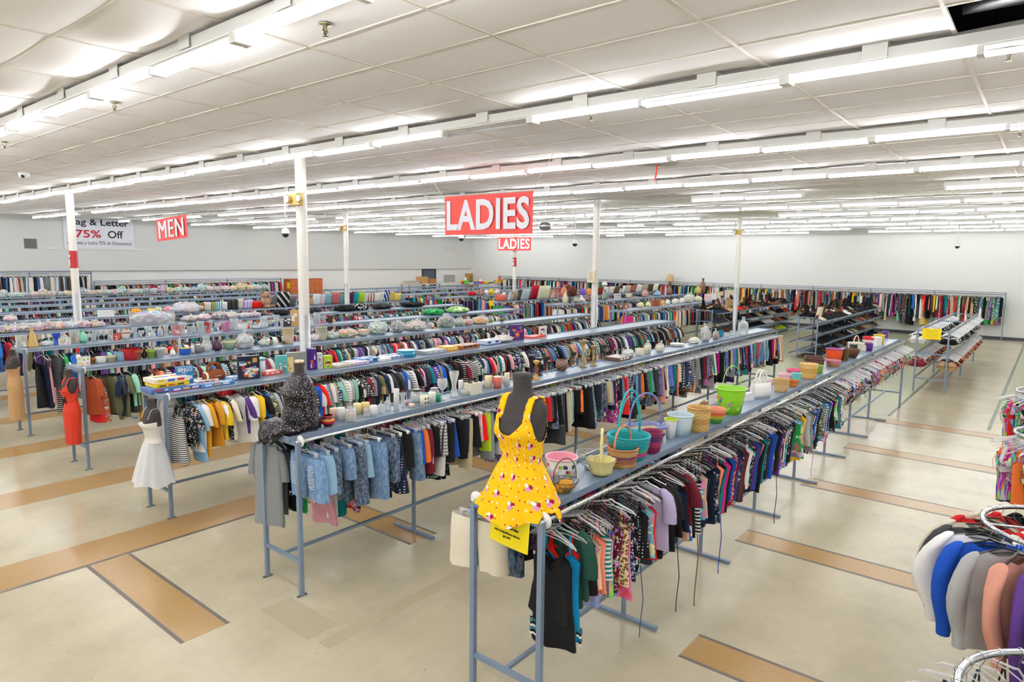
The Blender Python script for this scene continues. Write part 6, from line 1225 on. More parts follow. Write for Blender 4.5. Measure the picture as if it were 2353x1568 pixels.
# ------------------------------------------------------------------ shoe racks
def shoe_rack(key, yc, x0, x1, label):
    RACKS[key] = (yc, x0, x1); t_ = thing('shoe_rack', (x0, yc, 0), label, 'shoe rack', 'shoe racks'); Lx = x1-x0; n = 5
    for k in range(n+1):
        for s in (-1, 1): a = MB(); post(a, 0, 0, 1.41); build(a, 'post', M_['rack'], t_, False, (Lx*k/n, s*.3, 0))
        for z in (.22, .60, .98, 1.38):
            if k in (0, n): a = MB(); a.box(Lx*k/n-.014, Lx*k/n+.014, -.3, .3, z-.03, z); build(a, 'crossbar', M_['rack'], t_, False)
    for z in (.22, .60, .98, 1.36):
        for s in (-1, 1):
            a = MB(); a.add([(0, s*.02, z+.02), (Lx, s*.02, z+.02), (Lx, s*.55, z-.09), (0, s*.55, z-.09)], [(0, 1, 2, 3)]); a.add([(0, s*.02, z+.012), (Lx, s*.02, z+.012), (Lx, s*.55, z-.098), (0, s*.55, z-.098)], [(3, 2, 1, 0)])
            a.box(0, Lx, min(s*.545, s*.56), max(s*.545, s*.56), z-.105, z-.065); build(a, 'slanted_shelf', M_['shelf'], t_, False)
shoe_rack('SA', 6.24, 23.2, 32.4, 'slanted four-tier shoe rack beside the open floor, cream boots at its near end'); shoe_rack('SB', 9.97, 23.5, 32.4, 'slanted four-tier shoe rack nearer the package rack, red shoes on top')
def shoe_mb(st='low', low=False):
    a = MB(); n = 8 if low else 14; S_ = [(-.13, .032, .05), (-.11, .036, .075), (-.05, .034, .07), (0, .036, .055), (.06, .044, .042), (.11, .04, .032), (.135, .02, .018)]
    if st == 'heel': S_ = [(x, w*.8, h*.7+(.05 if x < -.03 else .02)) for x, w, h in S_]
    rings = []
    for x, w, h in S_:
        rings.append([(x, w*sgp(math.cos(2*PI*i/n), .8), h/2+h/2*sgp(math.sin(2*PI*i/n), .8)+(0.0)) for i in range(n)])
    a.loft(rings, cap0=True, cap1=True)
    if st == 'boot':
        a.loft([[(-.085+.042*math.cos(2*PI*i/n), .034*math.sin(2*PI*i/n)*(1+z), z) for i in range(n)] for z in (.04, .14, .26, .34)])
    if st == 'heel': a.tube([(-.12, 0, .06), (-.115, 0, 0)], [.014, .006], 5)
    return a
SM = {s: shoe_mb(s).mesh('shoe', c0) for s in ('low', 'boot', 'heel')}
SL = {}
for s_ in ('low', 'boot', 'heel'):
    a = shoe_mb(s_, True); SL[s_] = (np.array(a.v, np.float32), np.array([f for f in a.f if len(f) == 4], np.int64))
rs = random.Random(77); shoes = []
SCOL = ['black']*12+['brown']*4+['charcoal']*2+['tan', 'burgundy', 'white', 'grey', 'navy', 'khaki', 'rust']
for key, nm in (('SA', 'cream boot shoe rack'), ('SB', 'red shoe rack')):
    yc, x0, x1 = RACKS[key]
    for tier, z in enumerate((.22, .60, .98, 1.36)):
        x = x0+.08; q = 0; run = ('black', 'low')
        while x < x1-.05:
            q += 1
            if rs.random() < .22: run = (rs.choice(SCOL if tier or rs.random() < .5 else SCOL+['white', 'lime', 'grey']), rs.choice(['low', 'low', 'heel', 'boot' if tier == 3 else 'low']))
            cc, st = run
            if key == 'SB' and tier == 3 and 18 < q < 24: cc, st = 'bright red', 'low'
            if key == 'SA' and tier == 3 and q < 5: cc, st = 'cream', 'boot'
            shoes.append(dict(p=(x, yc-.33+rs.uniform(-.02, .02), z-.042), cc=cc, st=st, rot=-PI/2+rs.gauss(0, .1), lab=f'{cc} {"boot" if st == "boot" else "shoe"}, {ORD(q)} from the near end on tier {tier+1} of the {nm}', key=key, tier=tier))
            if tier == 3: shoes.append(dict(p=(x, yc+rs.uniform(.05, .25), z-.01), cc=rs.choice(SCOL+['pink', 'coral']), st=rs.choice(['low', 'low', 'low', 'boot', 'heel']), rot=-PI/2+rs.gauss(0, .5), lab=None, key=key, tier=9, nm=nm, q=q))
            if tier == 3:
                for _ in range(2): shoes.append(dict(p=(x+rs.uniform(-.05, .05), yc+rs.uniform(-.25, .3), z+rs.uniform(.04, .1)), cc=rs.choice(SCOL+['brown']), st=rs.choice(['low', 'low', 'heel', 'low', 'low', 'boot']), rot=rs.uniform(-PI, PI), lab=None, key=key, tier=9, nm=nm, q=len(shoes)))
            x += .1*rs.uniform(.85, 1.5)
for s in shoes:
    if s['lab'] is None: s['lab'] = f"{s['cc']} {'boot' if s['st'] == 'boot' else 'shoe'}, {ORD(s['q'])} in the heap on top of the {s['nm']}"
shoes.sort(key=lambda s: (Vector(s['p'])-Vector((0, 0, EYE))).length-(3 if s['tier'] >= 3 else 0))
for s in shoes[:285]:
    o = bpy.data.objects.new('boot' if s['st'] == 'boot' else 'shoe', SM[s['st']]); COL.objects.link(o); o.location = s['p']; o.rotation_euler = (0, .2, s['rot']) if s['tier'] < 9 else (rs.uniform(-.7, .7), rs.uniform(-.6, .4), s['rot']); o.scale = (1.15,)*3; c = lin(PAL[s['cc']]); o.color = c
    tag(o, s['lab'], 'boot' if s['st'] == 'boot' else 'shoe', 'footwear on the slanted racks')
Vs, Qs, Cs, nb = [], [], [], 0
for s in shoes[285:]:
    V, Q = SL[s['st']]; c, sn = math.cos(s['rot']), math.sin(s['rot']); Vs.append(np.stack([V[:, 0]*c-V[:, 1]*sn+s['p'][0], V[:, 0]*sn+V[:, 1]*c+s['p'][1], V[:, 2]-V[:, 0]*.2+s['p'][2]], 1)); Qs.append(Q+nb); nb += len(V); Cs.append(np.tile(lin(PAL[s['cc']]), (len(Q), 1)))
tag(obj('distant_shoes', quads_mesh('distant_shoes', np.concatenate(Vs), np.concatenate(Qs), np.concatenate(Cs), M_['clothv'])), 'mass of shoes on the far part of the slanted racks', 'shoes', kind='stuff')

# ------------------------------------------------------------------ mannequins and their clothes (front faces -Y locally)
TORSO = [(0, .165, .11, 0), (.08, .175, .118, 0), (.18, .15, .10, 0), (.27, .125, .085, 0), (.36, .135, .095, -.008), (.45, .158, .12, -.018), (.52, .165, .105, -.008), (.58, .178, .085, 0), (.62, .172, .072, .004), (.65, .13, .062, .006), (.675, .075, .058, .006), (.70, .058, .055, .002), (.78, .055, .054, -.005), (.80, .056, .055, -.006)]
def interp(z):
    for a, b in zip(TORSO, TORSO[1:]):
        if a[0] <= z <= b[0]:
            t = (z-a[0])/(b[0]-a[0]); t = t*t*(3-2*t); return [a[k]+(b[k]-a[k])*t for k in (1, 2, 3)]
    return list(TORSO[0][1:]) if z < 0 else list(TORSO[-1][1:])
def surf(z, a, off=0.0):
    w, d, y0 = interp(z); x, y = sgp(math.cos(a), .9), math.sin(a); b = 0
    if .36 < z < .56 and y < 0: b = .022*math.exp(-((z-.46)/.05)**2)*math.exp(-((abs(x)-.5)/.28)**2)
    return ((w+off)*x, y0+(d+off+b)*y, z)
def torso_mb(z0=0):
    a = MB(); zs = [z0+(.80-z0)*j/44 for j in range(45)]
    a.loft([[surf(z, 2*PI*i/36) for i in range(36)] for z in zs], cap0=True, cap1=True); return a
def mannequin(loc, rot, label, s=1.0, cap=None, z0=0):
    t_ = thing('mannequin', loc, label, 'mannequin', 'black torso mannequins', rot); t_.scale = (s, s, s)
    build(torso_mb(z0), 'torso', M_['mannequin'], t_)
    if cap: a = MB(); a.lathe([(.058, .8), (.058, .835), (.045, .84)], 28, '#d8c49a', cap1=True); build(a, 'neck_cap', M_['metal'], t_)
    return t_
# floral print of the yellow dress
ym, yt, yb = nt('yellow_floral_jersey'); L = yt.links.new; yb.inputs['Roughness'].default_value = .8; yb.inputs['Specular IOR Level'].default_value = .2
tc = N(yt, 'ShaderNodeTexCoord'); sx_ = N(yt, 'ShaderNodeSeparateXYZ'); L(tc.outputs['Object'], sx_.inputs[0]); at_ = N(yt, 'ShaderNodeMath', _operation='ARCTAN2'); L(sx_.outputs[0], at_.inputs[0]); L(sx_.outputs[1], at_.inputs[1])
am = N(yt, 'ShaderNodeMath', _operation='MULTIPLY'); am.inputs[1].default_value = .19; L(at_.outputs[0], am.inputs[0]); cb_ = N(yt, 'ShaderNodeCombineXYZ'); L(am.outputs[0], cb_.inputs[0]); L(sx_.outputs[2], cb_.inputs[1]); UV = cb_.outputs[0]
def fl(scale, loc, r0, col, prev, petal=0):
    mp = N(yt, 'ShaderNodeMapping'); L(UV, mp.inputs['Vector']); mp.inputs['Location'].default_value = loc
    v = N(yt, 'ShaderNodeTexVoronoi', Scale=scale, Randomness=.55, _voronoi_dimensions='2D'); L(mp.outputs[0], v.inputs['Vector'])
    src = v.outputs['Distance']
    if petal:
        nz = N(yt, 'ShaderNodeTexNoise', Scale=scale*9); L(mp.outputs[0], nz.inputs['Vector']); m1 = N(yt, 'ShaderNodeMath', _operation='MULTIPLY_ADD'); L(nz.outputs[0], m1.inputs[0]); m1.inputs[1].default_value = petal; L(src, m1.inputs[2]); src = m1.outputs[0]
    r = N(yt, 'ShaderNodeMath', _operation='LESS_THAN'); r.inputs[1].default_value = r0; L(src, r.inputs[0])
    x = N(yt, 'ShaderNodeMix', _data_type='RGBA'); L(r.outputs[0], x.inputs[0])
    if isinstance(prev, str): x.inputs[6].default_value = lin(prev)
    else: L(prev, x.inputs[6])
    x.inputs[7].default_value = lin(col); return x.outputs[2]
base = '#fbc315'
K = 8.5; c = fl(K, (.1, .2, 0), .375, '#7d7a3a', base, .5); c = fl(K, (.112, .2, 0), .105, '#b01848', c); c = fl(K, (.096, .216, 0), .11, '#dc9ccf', c); c = fl(K, (.088, .194, 0), .10, '#f6f1ee', c); c = fl(17, (.4, .1, .3), .36, '#f8eeb8', c, .55); c = fl(K, (.112, .2, 0), .03, '#5a0c28', c); c = fl(17, (.7, .35, .1), .13, '#b8223a', c, .1)
L(c, yb.inputs['Base Color']); bump(yt, yb, 9, .25, .02)
def garment_on(name, mat, top, hem_z, off, flare, waist, front_ang=0, strap=None, ripple=.02, zmin=None, n=64, rows=34, clampfn=None, label=None, loc=(0,0,0), rot=0, s=1.0, cat='dress', straps_c=None):
    a = MB(); rings = []
    for j in range(rows+1):
        f = j/rows; ring = []
        for i in range(n):
            an = 2*PI*i/n; zt = top(an); hz = hem_z(an) if callable(hem_z) else hem_z; z = zt+(hz-zt)*f
            zz = max(z, waist) if z < waist else z; x, y, _ = surf(max(0.001, min(zz, .8)), an, off)
            if z < waist:
                q = (waist-z)/(waist-hz); fl_ = flare if not isinstance(flare, tuple) else flare[0]*math.cos(an)**2+flare[1]*math.sin(an)**2*(1 if math.sin(an) < 0 else .5); k = fl_*q**.9+ripple*q*math.sin(9*an+1.2)+.4*ripple*q*math.sin(17*an)
                hx = 1+(k)/max(.08, math.hypot(x, y)); x, y = x*hx, y*hx
            ring.append((x, y, z))
        rings.append(ring)
    a.loft(rings)
    inner = [[(x*.985, y*.985, z) for x, y, z in r] for r in rings]
    if strap:
        for sx in (-1, 1):
            r_, wd = strap; pts = []; x_ = .098
            for sgn_ in (-1, 1):
                seg = []
                for z in (.535, .56, .585, .61, .63, .645, .655):
                    w_, d_, y0_ = interp(z); xx = min(x_, w_*.93); seg.append((sx*xx, y0_+sgn_*(d_+off)*math.sqrt(max(0, 1-(xx/(w_+off))**2)), z+(.004 if z > .63 else 0)))
                pts += seg if sgn_ < 0 else [(sx*.094, .006, .668)]+seg[::-1]
            rr = []
            for i, p in enumerate(pts):
                rr.append([(p[0]+wd*math.cos(t)*1.0, p[1]+r_*math.sin(t)*.6, p[2]+.5*r_*math.sin(t)-abs(math.cos(t))*wd*.25) for t in (0, PI/3, 2*PI/3, PI, 4*PI/3, 5*PI/3)])
            a.loft(rr)
    if clampfn: a.v = [clampfn(Vector(v)) for v in a.v]
    o = build(a, name, mat, loc=loc, rot=rot); o.scale = (s, s, s); tag(o, label, cat); return o
def tank_top_line(an):
    # an = -pi/2 front; sides 0, pi
    fr = math.cos(an+PI/2); sd = abs(math.cos(an)); z = .50
    if fr > 0: u = abs(math.atan2(math.cos(an), -math.sin(an))); z = .445+.13*min(1, (u/.62))**2 if u < .62 else .575-.165*min(1, (u-.62)/.7)
    else: u = abs(math.atan2(math.cos(an), math.sin(an))); z = .52+.06*min(1, u/.62)**2 if u < .62 else .58-.17*min(1, (u-.62)/.7)
    return z
MQ = (3.47, 2.735, ZS+.002)
mannequin(MQ, -PI/2, 'black jersey torso mannequin wearing the yellow floral dress', 1.14)
S7 = 1.15
def clampy(v):   # the skirt lies on the shelf where the shelf is, and hangs over its end
    wz = v.z*S7+MQ[2]
    # local (x,y) -> world: rot -90: wx = y*s, wy = -x*s
    wx, wy = MQ[0]+v.y*S7, MQ[1]-v.x*S7
    if wz < ZS+.012:
        d = ZS+.012-wz
        if wx < 3.36: wx = min(wx, 3.285)-.02*min(1, d*4)
        elif abs(wy-2.75) < .33: wz = ZS+.012+.01*abs(math.sin(wx*40+wy*30))
        else: pass
    return (-(wy-MQ[1])/S7, (wx-MQ[0])/S7, (wz-MQ[2])/S7)
garment_on('sundress', ym, tank_top_line, (lambda an: -.045-.03*math.sin(3*an)*(math.sin(an) < .2) if math.sin(an) < .35 else .012), .008, (.135, .13), .27, strap=(.008, .026), clampfn=clampy, label='yellow sundress with pink and white flowers on the near mannequin', loc=MQ, rot=-PI/2, s=S7)
# sequin top
sm, st_, sb = nt('black_sequins'); L = st_.links.new; sb.inputs['Metallic'].default_value = .85
tc = N(st_, 'ShaderNodeTexCoord'); v = N(st_, 'ShaderNodeTexVoronoi', Scale=150.0); L(tc.outputs['Object'], v.inputs['Vector'])
wn = N(st_, 'ShaderNodeTexWhiteNoise', _noise_dimensions='3D'); L(v.outputs['Position'], wn.inputs['Vector'])
cr = st_.nodes.new('ShaderNodeValToRGB'); L(wn.outputs[0], cr.inputs[0]); e = cr.color_ramp.elements; e[0].position = .88; e[0].color = lin('#121114'); e[1].position = .93; e[1].color = lin('#d8cfe0'); cr.color_ramp.interpolation = 'CONSTANT'  # pale flecks are sequin glints painted into the base colour
L(cr.outputs[0], sb.inputs['Base Color']); sb.inputs['Roughness'].default_value = .22; sb.inputs['Metallic'].default_value = .35
geo = N(st_, 'ShaderNodeNewGeometry'); vm = N(st_, 'ShaderNodeVectorMath', _operation='SUBTRACT'); vm.inputs[1].default_value = (.5, .5, .5); L(wn.outputs['Color'], vm.inputs[0])
vs = N(st_, 'ShaderNodeVectorMath', _operation='SCALE'); vs.inputs['Scale'].default_value = .8; L(vm.outputs[0], vs.inputs[0]); va = N(st_, 'ShaderNodeVectorMath', _operation='ADD'); L(vs.outputs[0], va.inputs[0]); L(geo.outputs['Normal'], va.inputs[1])
vn = N(st_, 'ShaderNodeVectorMath', _operation='NORMALIZE'); L(va.outputs[0], vn.inputs[0]); L(vn.outputs[0], sb.inputs['Normal'])
M2 = (3.64, 5.66, ZS); mannequin(M2, -PI/2-.1, 'black torso mannequin with a gold neck cap wearing the sequin top', .8, cap=1)
a = MB(); n = 44; rings = []
for j in range(27):
    f = j/26; z = .665-.665*f
    rings.append([tuple(Vector(surf(max(.001, z), 2*PI*i/n, .012+.02*min(1, f*3)+.055*math.sin(min(1, f*1.2)*PI/2)*(1 if f > .35 else f/.35)+.012*f*math.sin(7*2*PI*i/n)))*1) for i in range(n)])
a.loft(rings)
top_ = tag(build(a, 'sequin_top', sm, loc=M2, rot=-PI/2-.1), 'black sequin top with long sleeves on the gold-capped mannequin', 'top'); top_.scale = (.9, .86, .8)
for s in (-1, 1):
    a = MB(); rr = []
    for j in range(15):
        f = j/14; c_ = Vector((s*(.155+.045*math.sin(f*PI*.6)), .0+.01*f, .60-.57*f)); rr.append([(c_.x+(.055+.008*math.sin(6*f+i))*math.cos(2*PI*i/16), c_.y+(.07+.008*math.sin(9*f+i*2))*math.sin(2*PI*i/16), c_.z) for i in range(16)])
    a.loft(rr, cap1=True, cap0=True); build(a, 'sleeve', sm, top_)
a = MB(); a.ball(3.42, 5.62, ZS+.05, .19, .25, .075, u=34, v=18, dis=lambda q: 1+.28*noise.noise(q*2.6)+.12*noise.noise(q*6))
a.v = [(x, y, (z if x > 3.30 else z-(3.30-x)*1.1-.02)) for x, y, z in a.v]; a.v = [(x, y, max(z, ZS+.004) if x > 3.31 else z) for x, y, z in a.v]
b = build(a, 'draped_hem', sm, None); b.parent = top_; bpy.context.view_layer.update(); b.matrix_parent_inverse = top_.matrix_world.inverted()
# white party dress
ivory = plain('ivory_sequin_satin', '#efeae6', .3, .15, (220, .8, .004))
M3 = (3.24, 8.13, .82); mannequin(M3, -PI/2, 'black hanging torso at the end of the board game rack, in white', .86)
def sweet(an):
    fr = -math.sin(an); x = math.cos(an); return .50-.02*abs(math.sin(3*x))*(fr > 0)-(.07 if fr < 0 else 0)*1
wd = garment_on('party_dress', ivory, sweet, .20, .008, .0, .0, strap=(.003, .006), label='strapless white party dress with sequin bodice and tulle skirt', loc=M3, rot=-PI/2, s=.87, ripple=0, rows=14)
a = MB(); n = 60
for L_ in (0, 1):
    rr = []
    for j in range(15):
        f = j/14; r_ = .115+.19*f**.8-.02*L_; rr.append([((r_*1.1+.016*f*math.sin(11*2*PI*i/n+L_))*math.cos(2*PI*i/n), (r_*.8+.016*f*math.sin(11*2*PI*i/n+L_))*math.sin(2*PI*i/n)-.02*f, .24-.60*f+.02*math.sin(5*2*PI*i/n)*f) for i in range(n)])
    a.loft(rr)
build(a, 'tulle_skirt', tm, wd)
a = MB(); rr = [[((.11+.14*f)*1.05*math.cos(2*PI*i/40), (.1+.1*f)*math.sin(2*PI*i/40), .23-.55*f) for i in range(40)] for f in (0, .3, .6, 1)]; a.loft(rr, '#f2eef0'); build(a, 'skirt_lining', M_['clothv'], wd)
# red and tan dresses at the rack ends
def end_dress(x, y, z, s, colr, name, label, hem, flare, mlabel, patch=False):
    P_ = (x, y, z); mannequin(P_, -PI/2, mlabel, s); mt = plain('cloth_'+name, colr, .8, 0, (8, .3, .03))
    o = garment_on(name, mt, (lambda an: .43 if math.sin(an) < .3 else .46) if not patch else tank_top_line, hem, .007, flare, .05, strap=(.004, .006) if not patch else (.008, .03), label=label, loc=P_, rot=-PI/2, s=s*1.01, ripple=.008)
    if patch:
        a = MB(); pts = [(-.09, .36), (-.02, .30), (.08, .38), (.07, .22), (.0, .25), (-.06, .15)]; vs = []
        for (xx, zz) in pts: an = -PI/2+xx*6; q = surf(zz, an, .011); vs.append(q)
        a.add(vs, [(0, 1, 5), (1, 4, 5), (1, 2, 3), (1, 3, 4)], '#18181a'); b = build(a, 'black_inset', M_['clothv'], o, False)
end_dress(3.26, 10.93, .84, .86, '#d2371f', 'fitted_dress', 'red fitted dress with a black inset at the flowerpot rack end', -.46, -.02, 'black torso in a red dress at the flowerpot rack end', True)
end_dress(3.27, 13.72, .86, .86, '#bd9668', 'slip_dress', 'tan ruched slip dress at the end of the glass vase rack', -.60, .0, 'black torso in a tan dress at the glass vase rack end')
# loose tie strings hanging from the swimwear
for i, (x, y, z1, z0, c, lb) in enumerate(((4.62, 2.40, .75, .16, '#46586a', 'slate blue'), (5.25, 2.38, .72, .12, '#2a1e1c', 'dark brown'), (5.55, 2.34, .95, .06, '#7a3a30', 'reddish brown'), (6.15, 2.36, .85, .14, '#1f3aa8', 'royal blue'), (7.9, 2.38, .8, .1, '#2a2a2a', 'thin black'), (9.4, 2.38, .9, .3, '#f0a0b0', 'pale pink'))):
    a = MB(); a.tube([(x, y, z1), (x+.01, y-.03, (z1+z0)/2), (x-.01, y-.02, z0+.06), (x-.05, y-.04, z0)], .0045, 6, c); tag(build(a, 'tie_string', M_['matte']), lb+' tie string dangling under the front rail of the basket rack', 'string')

# ------------------------------------------------------------------ signs and lettering
def text(body, h, c, M, parent=None, bold=.0, sx=1.0, align='CENTER', name='lettering', spacing=1.0, shear=0, mat=None, fat=0):
    cu = bpy.data.curves.new('t', 'FONT'); cu.body = body; cu.size = 1; cu.align_x = align; cu.align_y = 'CENTER'; cu.offset = bold; cu.extrude = .003; cu.space_character = spacing; cu.shear = shear; cu.resolution_u = 3
    to = bpy.data.objects.new('t', cu); COL.objects.link(to); bpy.context.view_layer.update(); me = bpy.data.meshes.new_from_object(to.evaluated_get(bpy.context.evaluated_depsgraph_get())); bpy.data.objects.remove(to); bpy.data.curves.remove(cu)
    co = np.empty(len(me.vertices)*3); me.vertices.foreach_get('co', co); co = co.reshape(-1, 3); hh = co[:, 1].max()-co[:, 1].min() or 1; mid = (co[:, 1].max()+co[:, 1].min())/2
    co[:, 1] = (co[:, 1]-mid)/hh*h; wd_ = co[:, 0].max()-co[:, 0].min(); co[:, 0] = (co[:, 0]-(co[:, 0].max()+co[:, 0].min())/2)*(sx/wd_); me.vertices.foreach_set('co', co.ravel()); me.transform(M)
    if fat:
        bm = bmesh.new(); bm.from_mesh(me); src = list(bm.verts)+list(bm.edges)+list(bm.faces)
        for k, d in enumerate((-fat, -fat/2, fat/2, fat)):
            r_ = bmesh.ops.duplicate(bm, geom=src); bmesh.ops.translate(bm, verts=[v for v in r_['geom'] if isinstance(v, bmesh.types.BMVert)], vec=(M.to_3x3() @ Vector((d*h, 0, .0004*(k+1)))))
        bm.to_mesh(me); bm.free()
    me.materials.clear(); me.materials.append(mat or plain('lettering_'+c, c, .6)); me.update(); return obj(name, me, parent)
def facing(loc, roll=0): return Matrix.Translation(loc) @ Matrix(((0, 0, -1, 0), (-1, 0, 0, 0), (0, 1, 0, 0), (0, 0, 0, 1))) @ Matrix.Rotation(roll, 4, 'Z')   # faces -X
redm = plain('banner_red', '#e8463f', .5)
def banner(x, ya, yb_, za, zb, body, label, roll=0, tx=.94, ty=.78, bold=.03, fat=0):
    w, h = abs(ya-yb_), za-zb; c_ = ((x), (ya+yb_)/2, (za+zb)/2); t_ = thing('hanging_banner', c_, label, 'banner', None); M = facing((0, 0, 0), roll)
    a = MB(); nx_ = 12; V = []
    for s in (0, 1):
        a.loft([[tuple(M @ Vector((w*(i/nx_-.5), h*(j-.5), .012*math.sin(i/nx_*PI*2)*1-.002*s))) for i in range(nx_+1)] for j in (0, .5, 1)], close=False)
    build(a, 'cloth_panel', redm, t_); text(body, h*ty, '#e7e6ee', M @ Matrix.Translation((0, 0, .014)), t_, bold, w*tx, spacing=1.1 if fat else 1.06, fat=fat)
    return t_
X = 7.9
def by(px, py): return at_x(px, py, X)
A_, B_, C_, D_ = [at_x(p[0], p[1], 7.9) for p in ((1019, 452), (1222, 440), (1227, 537), (1026, 540))]
banner(7.9, (A_.y+D_.y)/2, (B_.y+C_.y)/2, (A_.z+B_.z)/2, (C_.z+D_.z)/2, 'LADIES', 'large red hanging banner reading LADIES in white capitals')
for p, q, lb in ((A_, (7.7, 8.25, ZC), 'left'), (B_, (7.75, 5.6, ZC), 'right')): a = MB(); a.tube([tuple(p), q], .004, 5, '#e8e4e0'); tag(build(a, 'hanging_string', M_['matte']), f'white string holding the {"MEN side" if lb == "left" else "open aisle side"} corner of the large LADIES banner', 'string')
a1, b1, c1, d1 = [at_x(px, py, 22.3) for px, py in ((1144, 545), (1219, 545), (1221, 576), (1144, 576))]
banner(22.3, (a1.y+d1.y)/2, (b1.y+c1.y)/2, (a1.z+b1.z)/2, (c1.z+d1.z)/2, 'LADIES', 'smaller distant red LADIES banner below the large one')
a1, b1, c1, d1 = [at_x(px, py, 8.) for px, py in ((355, 503), (424, 495), (436, 548), (364, 553))]
banner(8., (a1.y+d1.y)/2, (b1.y+c1.y)/2, (a1.z+b1.z)/2, (c1.z+d1.z)/2, 'MEN', 'red hanging banner reading MEN near the banner wall', roll=math.radians(3), tx=.8, bold=0, fat=.045)
# banner on the side wall (faces -Y: reader looks +Y, text x -> +X)
MW = Matrix(((1, 0, 0, 0), (0, 0, -1, 0), (0, 1, 0, 0), (0, 0, 0, 1)))
t_ = thing('sale_banner', (11.17, Y1-.03, 4.1), 'wide white wall banner reading Tag & Letter 75% Off', 'banner')
a = MB(); a.box(-1.37, 1.37, -.004, .004, -.67, .64, '#e8e9f2'); build(a, 'cloth_panel', M_['card'], t_, False)
text('Tag & Letter', .36, '#15161a', MW.copy() @ Matrix.Translation((0, .40, .006)), t_, .015, 2.35)
text('75%', .33, '#c0202a', MW.copy() @ Matrix.Translation((-.45, -.06, .006)), t_, .02, .98); text('Off', .33, '#15161a', MW.copy() @ Matrix.Translation((.62, -.06, .006)), t_, .015, .62)
text('(Etiqueta y Letra 75% de Descuento)', .2, '#33343c', MW.copy() @ Matrix.Translation((0, -.46, .006)), t_, .0, 2.5, shear=.2)
# yellow price sheet under the dress
t_ = thing('price_sheet', (3.305, 2.70, 1.39), 'yellow price sheet hanging under the floral dress', 'sign'); M = facing((0, 0, 0), math.radians(-4))
a = MB(); a.loft([[tuple(M @ Vector((.335*(i/6-.5)*(1), .25*(j-.5)+.0*(i/6), .01*math.sin(i/6*3)))) for i in range(7)] for j in (0, .33, .66, 1)], '#f7e00e', close=False); build(a, 'sheet', M_['card'], t_)
for z, b_, w_, h_ in ((.075, 'Long Sleeve Shirts', .24, .02), (.045, 'July 28', .11, .018), (.012, 'Friday/Saturday', .2, .02), (-.03, 'ALL Long Sleeve Shirts', .22, .014), (-.06, '$1.99', .06, .015)): text(b_, h_, '#2a2414', M @ Matrix.Translation((-.01, z, .015)), t_, .0, w_)
# other yellow sheets
def ysheet(x, y, z, w, h, label):
    t_ = thing('yellow_sign', (x, y, z), label, 'sign'); a = MB(); a.box(-.002, .002, -w/2, w/2, -h/2, h/2, '#f6d800'); build(a, 'sheet', M_['card'], t_, False)
    for k in range(5): a = MB(); a.box(-.004, -.002, -w*.3, w*.3, h*(.32-.15*k)-.003, h*(.32-.15*k)+.003, '#8a7a20'); build(a, 'print_line', M_['card'], t_, False)
ysheet(19.17, 2.25, 1.47, .40, .27, 'yellow notice on the end of the lingerie rack'); 
p = at_x(1128, 697, 19.35); ysheet(19.35, p.y, p.z, .2, .2, 'yellow sign at the end of the cushion rack')
p = at_x(663, 656, 19.6); ysheet(19.6, p.y, p.z, .28, .32, 'yellow sign behind the pillow rack near the orange drawers')
# BINGO lettering
b0, bw, bh = BINGO; text('BINGO', bh*.2, '#f2f4f6', Matrix(((1, 0, 0, 0), (0, 0, -1, -.0335), (0, 1, 0, bh*.86), (0, 0, 0, 1))), b0, .01, bw*.85)
# red label wraps on columns
for cx_, cy_, z0, lb in ((5.55, 17.75, 3.06, 'near MEN banner'), (22.9, 18.6, 3.05, 'below small LADIES banner')):
    a = MB(); a.lathe([(.085, -.2), (.085, .2)], 24, '#b5222a', cap0=False); o = tag(build(a, 'label_wrap', M_['card'], loc=(cx_, cy_, z0)), 'red and white printed wrap around the column '+lb, 'sign')
    a = MB(); a.box(-.0875, -.0865, -.03, .03, -.15, .0, '#f4f0ee'); a.box(-.0875, -.0865, -.06, .06, .06, .1, '#f4f0ee'); build(a, 'white_arrow', M_['card'], o, False)

# ------------------------------------------------------------------ ceiling and wall fittings
def sprinkler(px, py, lb):
    p = at_z(px, py, ZC-.03); t_ = thing('sprinkler_head', (p.x, p.y, ZC-.01), lb, 'sprinkler', 'sprinkler heads')
    a = MB(); a.lathe([(.045, 0), (.045, -.008), (.014, -.012)], 16, '#b0a890', cap1=False); build(a, 'escutcheon', M_['metal'], t_)
    a = MB(); a.lathe([(.014, -.01), (.012, -.04), (.006, -.075), (.022, -.078), (.022, -.082)], 14, '#9a9078', cap0=False, cap1=True)
    for s in (-1, 1): a.tube([(s*.012, 0, -.03), (s*.02, 0, -.05), (s*.008, 0, -.074)], .003, 5, '#9a9078')
    build(a, 'nozzle', M_['metal'], t_)
for px, py, lb in ((747, 62, 'brass sprinkler head near the first light row'), (263, 240, 'brass sprinkler head, second along the first light row'), (1358, 262, 'sprinkler head under the second light row'), (2320, 118, 'sprinkler head at the open aisle side of the second row'), (10, 330, 'sprinkler head low beside the far end of the first row'), (2345, 300, 'sprinkler head by the third light row')): sprinkler(px, py, lb)
def dome(px, py, d, lb):
    p = Vector((0, 0, EYE))+ray(px, py)*d; t_ = thing('dome_camera', tuple(p), lb, 'security camera', 'hanging dome cameras')
    a = MB(); a.tube([(0, 0, .1), (0, 0, ZC-p.z)], .012, 6, '#e8e8e8'); build(a, 'drop_rod', M_['gloss'], t_)
    a = MB(); a.lathe([(.02, .13), (.07, .1), (.085, .04), (.085, 0)], 20, '#d8d8d8', cap0=False); build(a, 'housing', M_['gloss'], t_)
    a = MB(); a.ball(0, 0, 0, .078, .078, .09, '#2c2c30', 16, 10); build(a, 'dome_lens', M_['gloss'], t_)
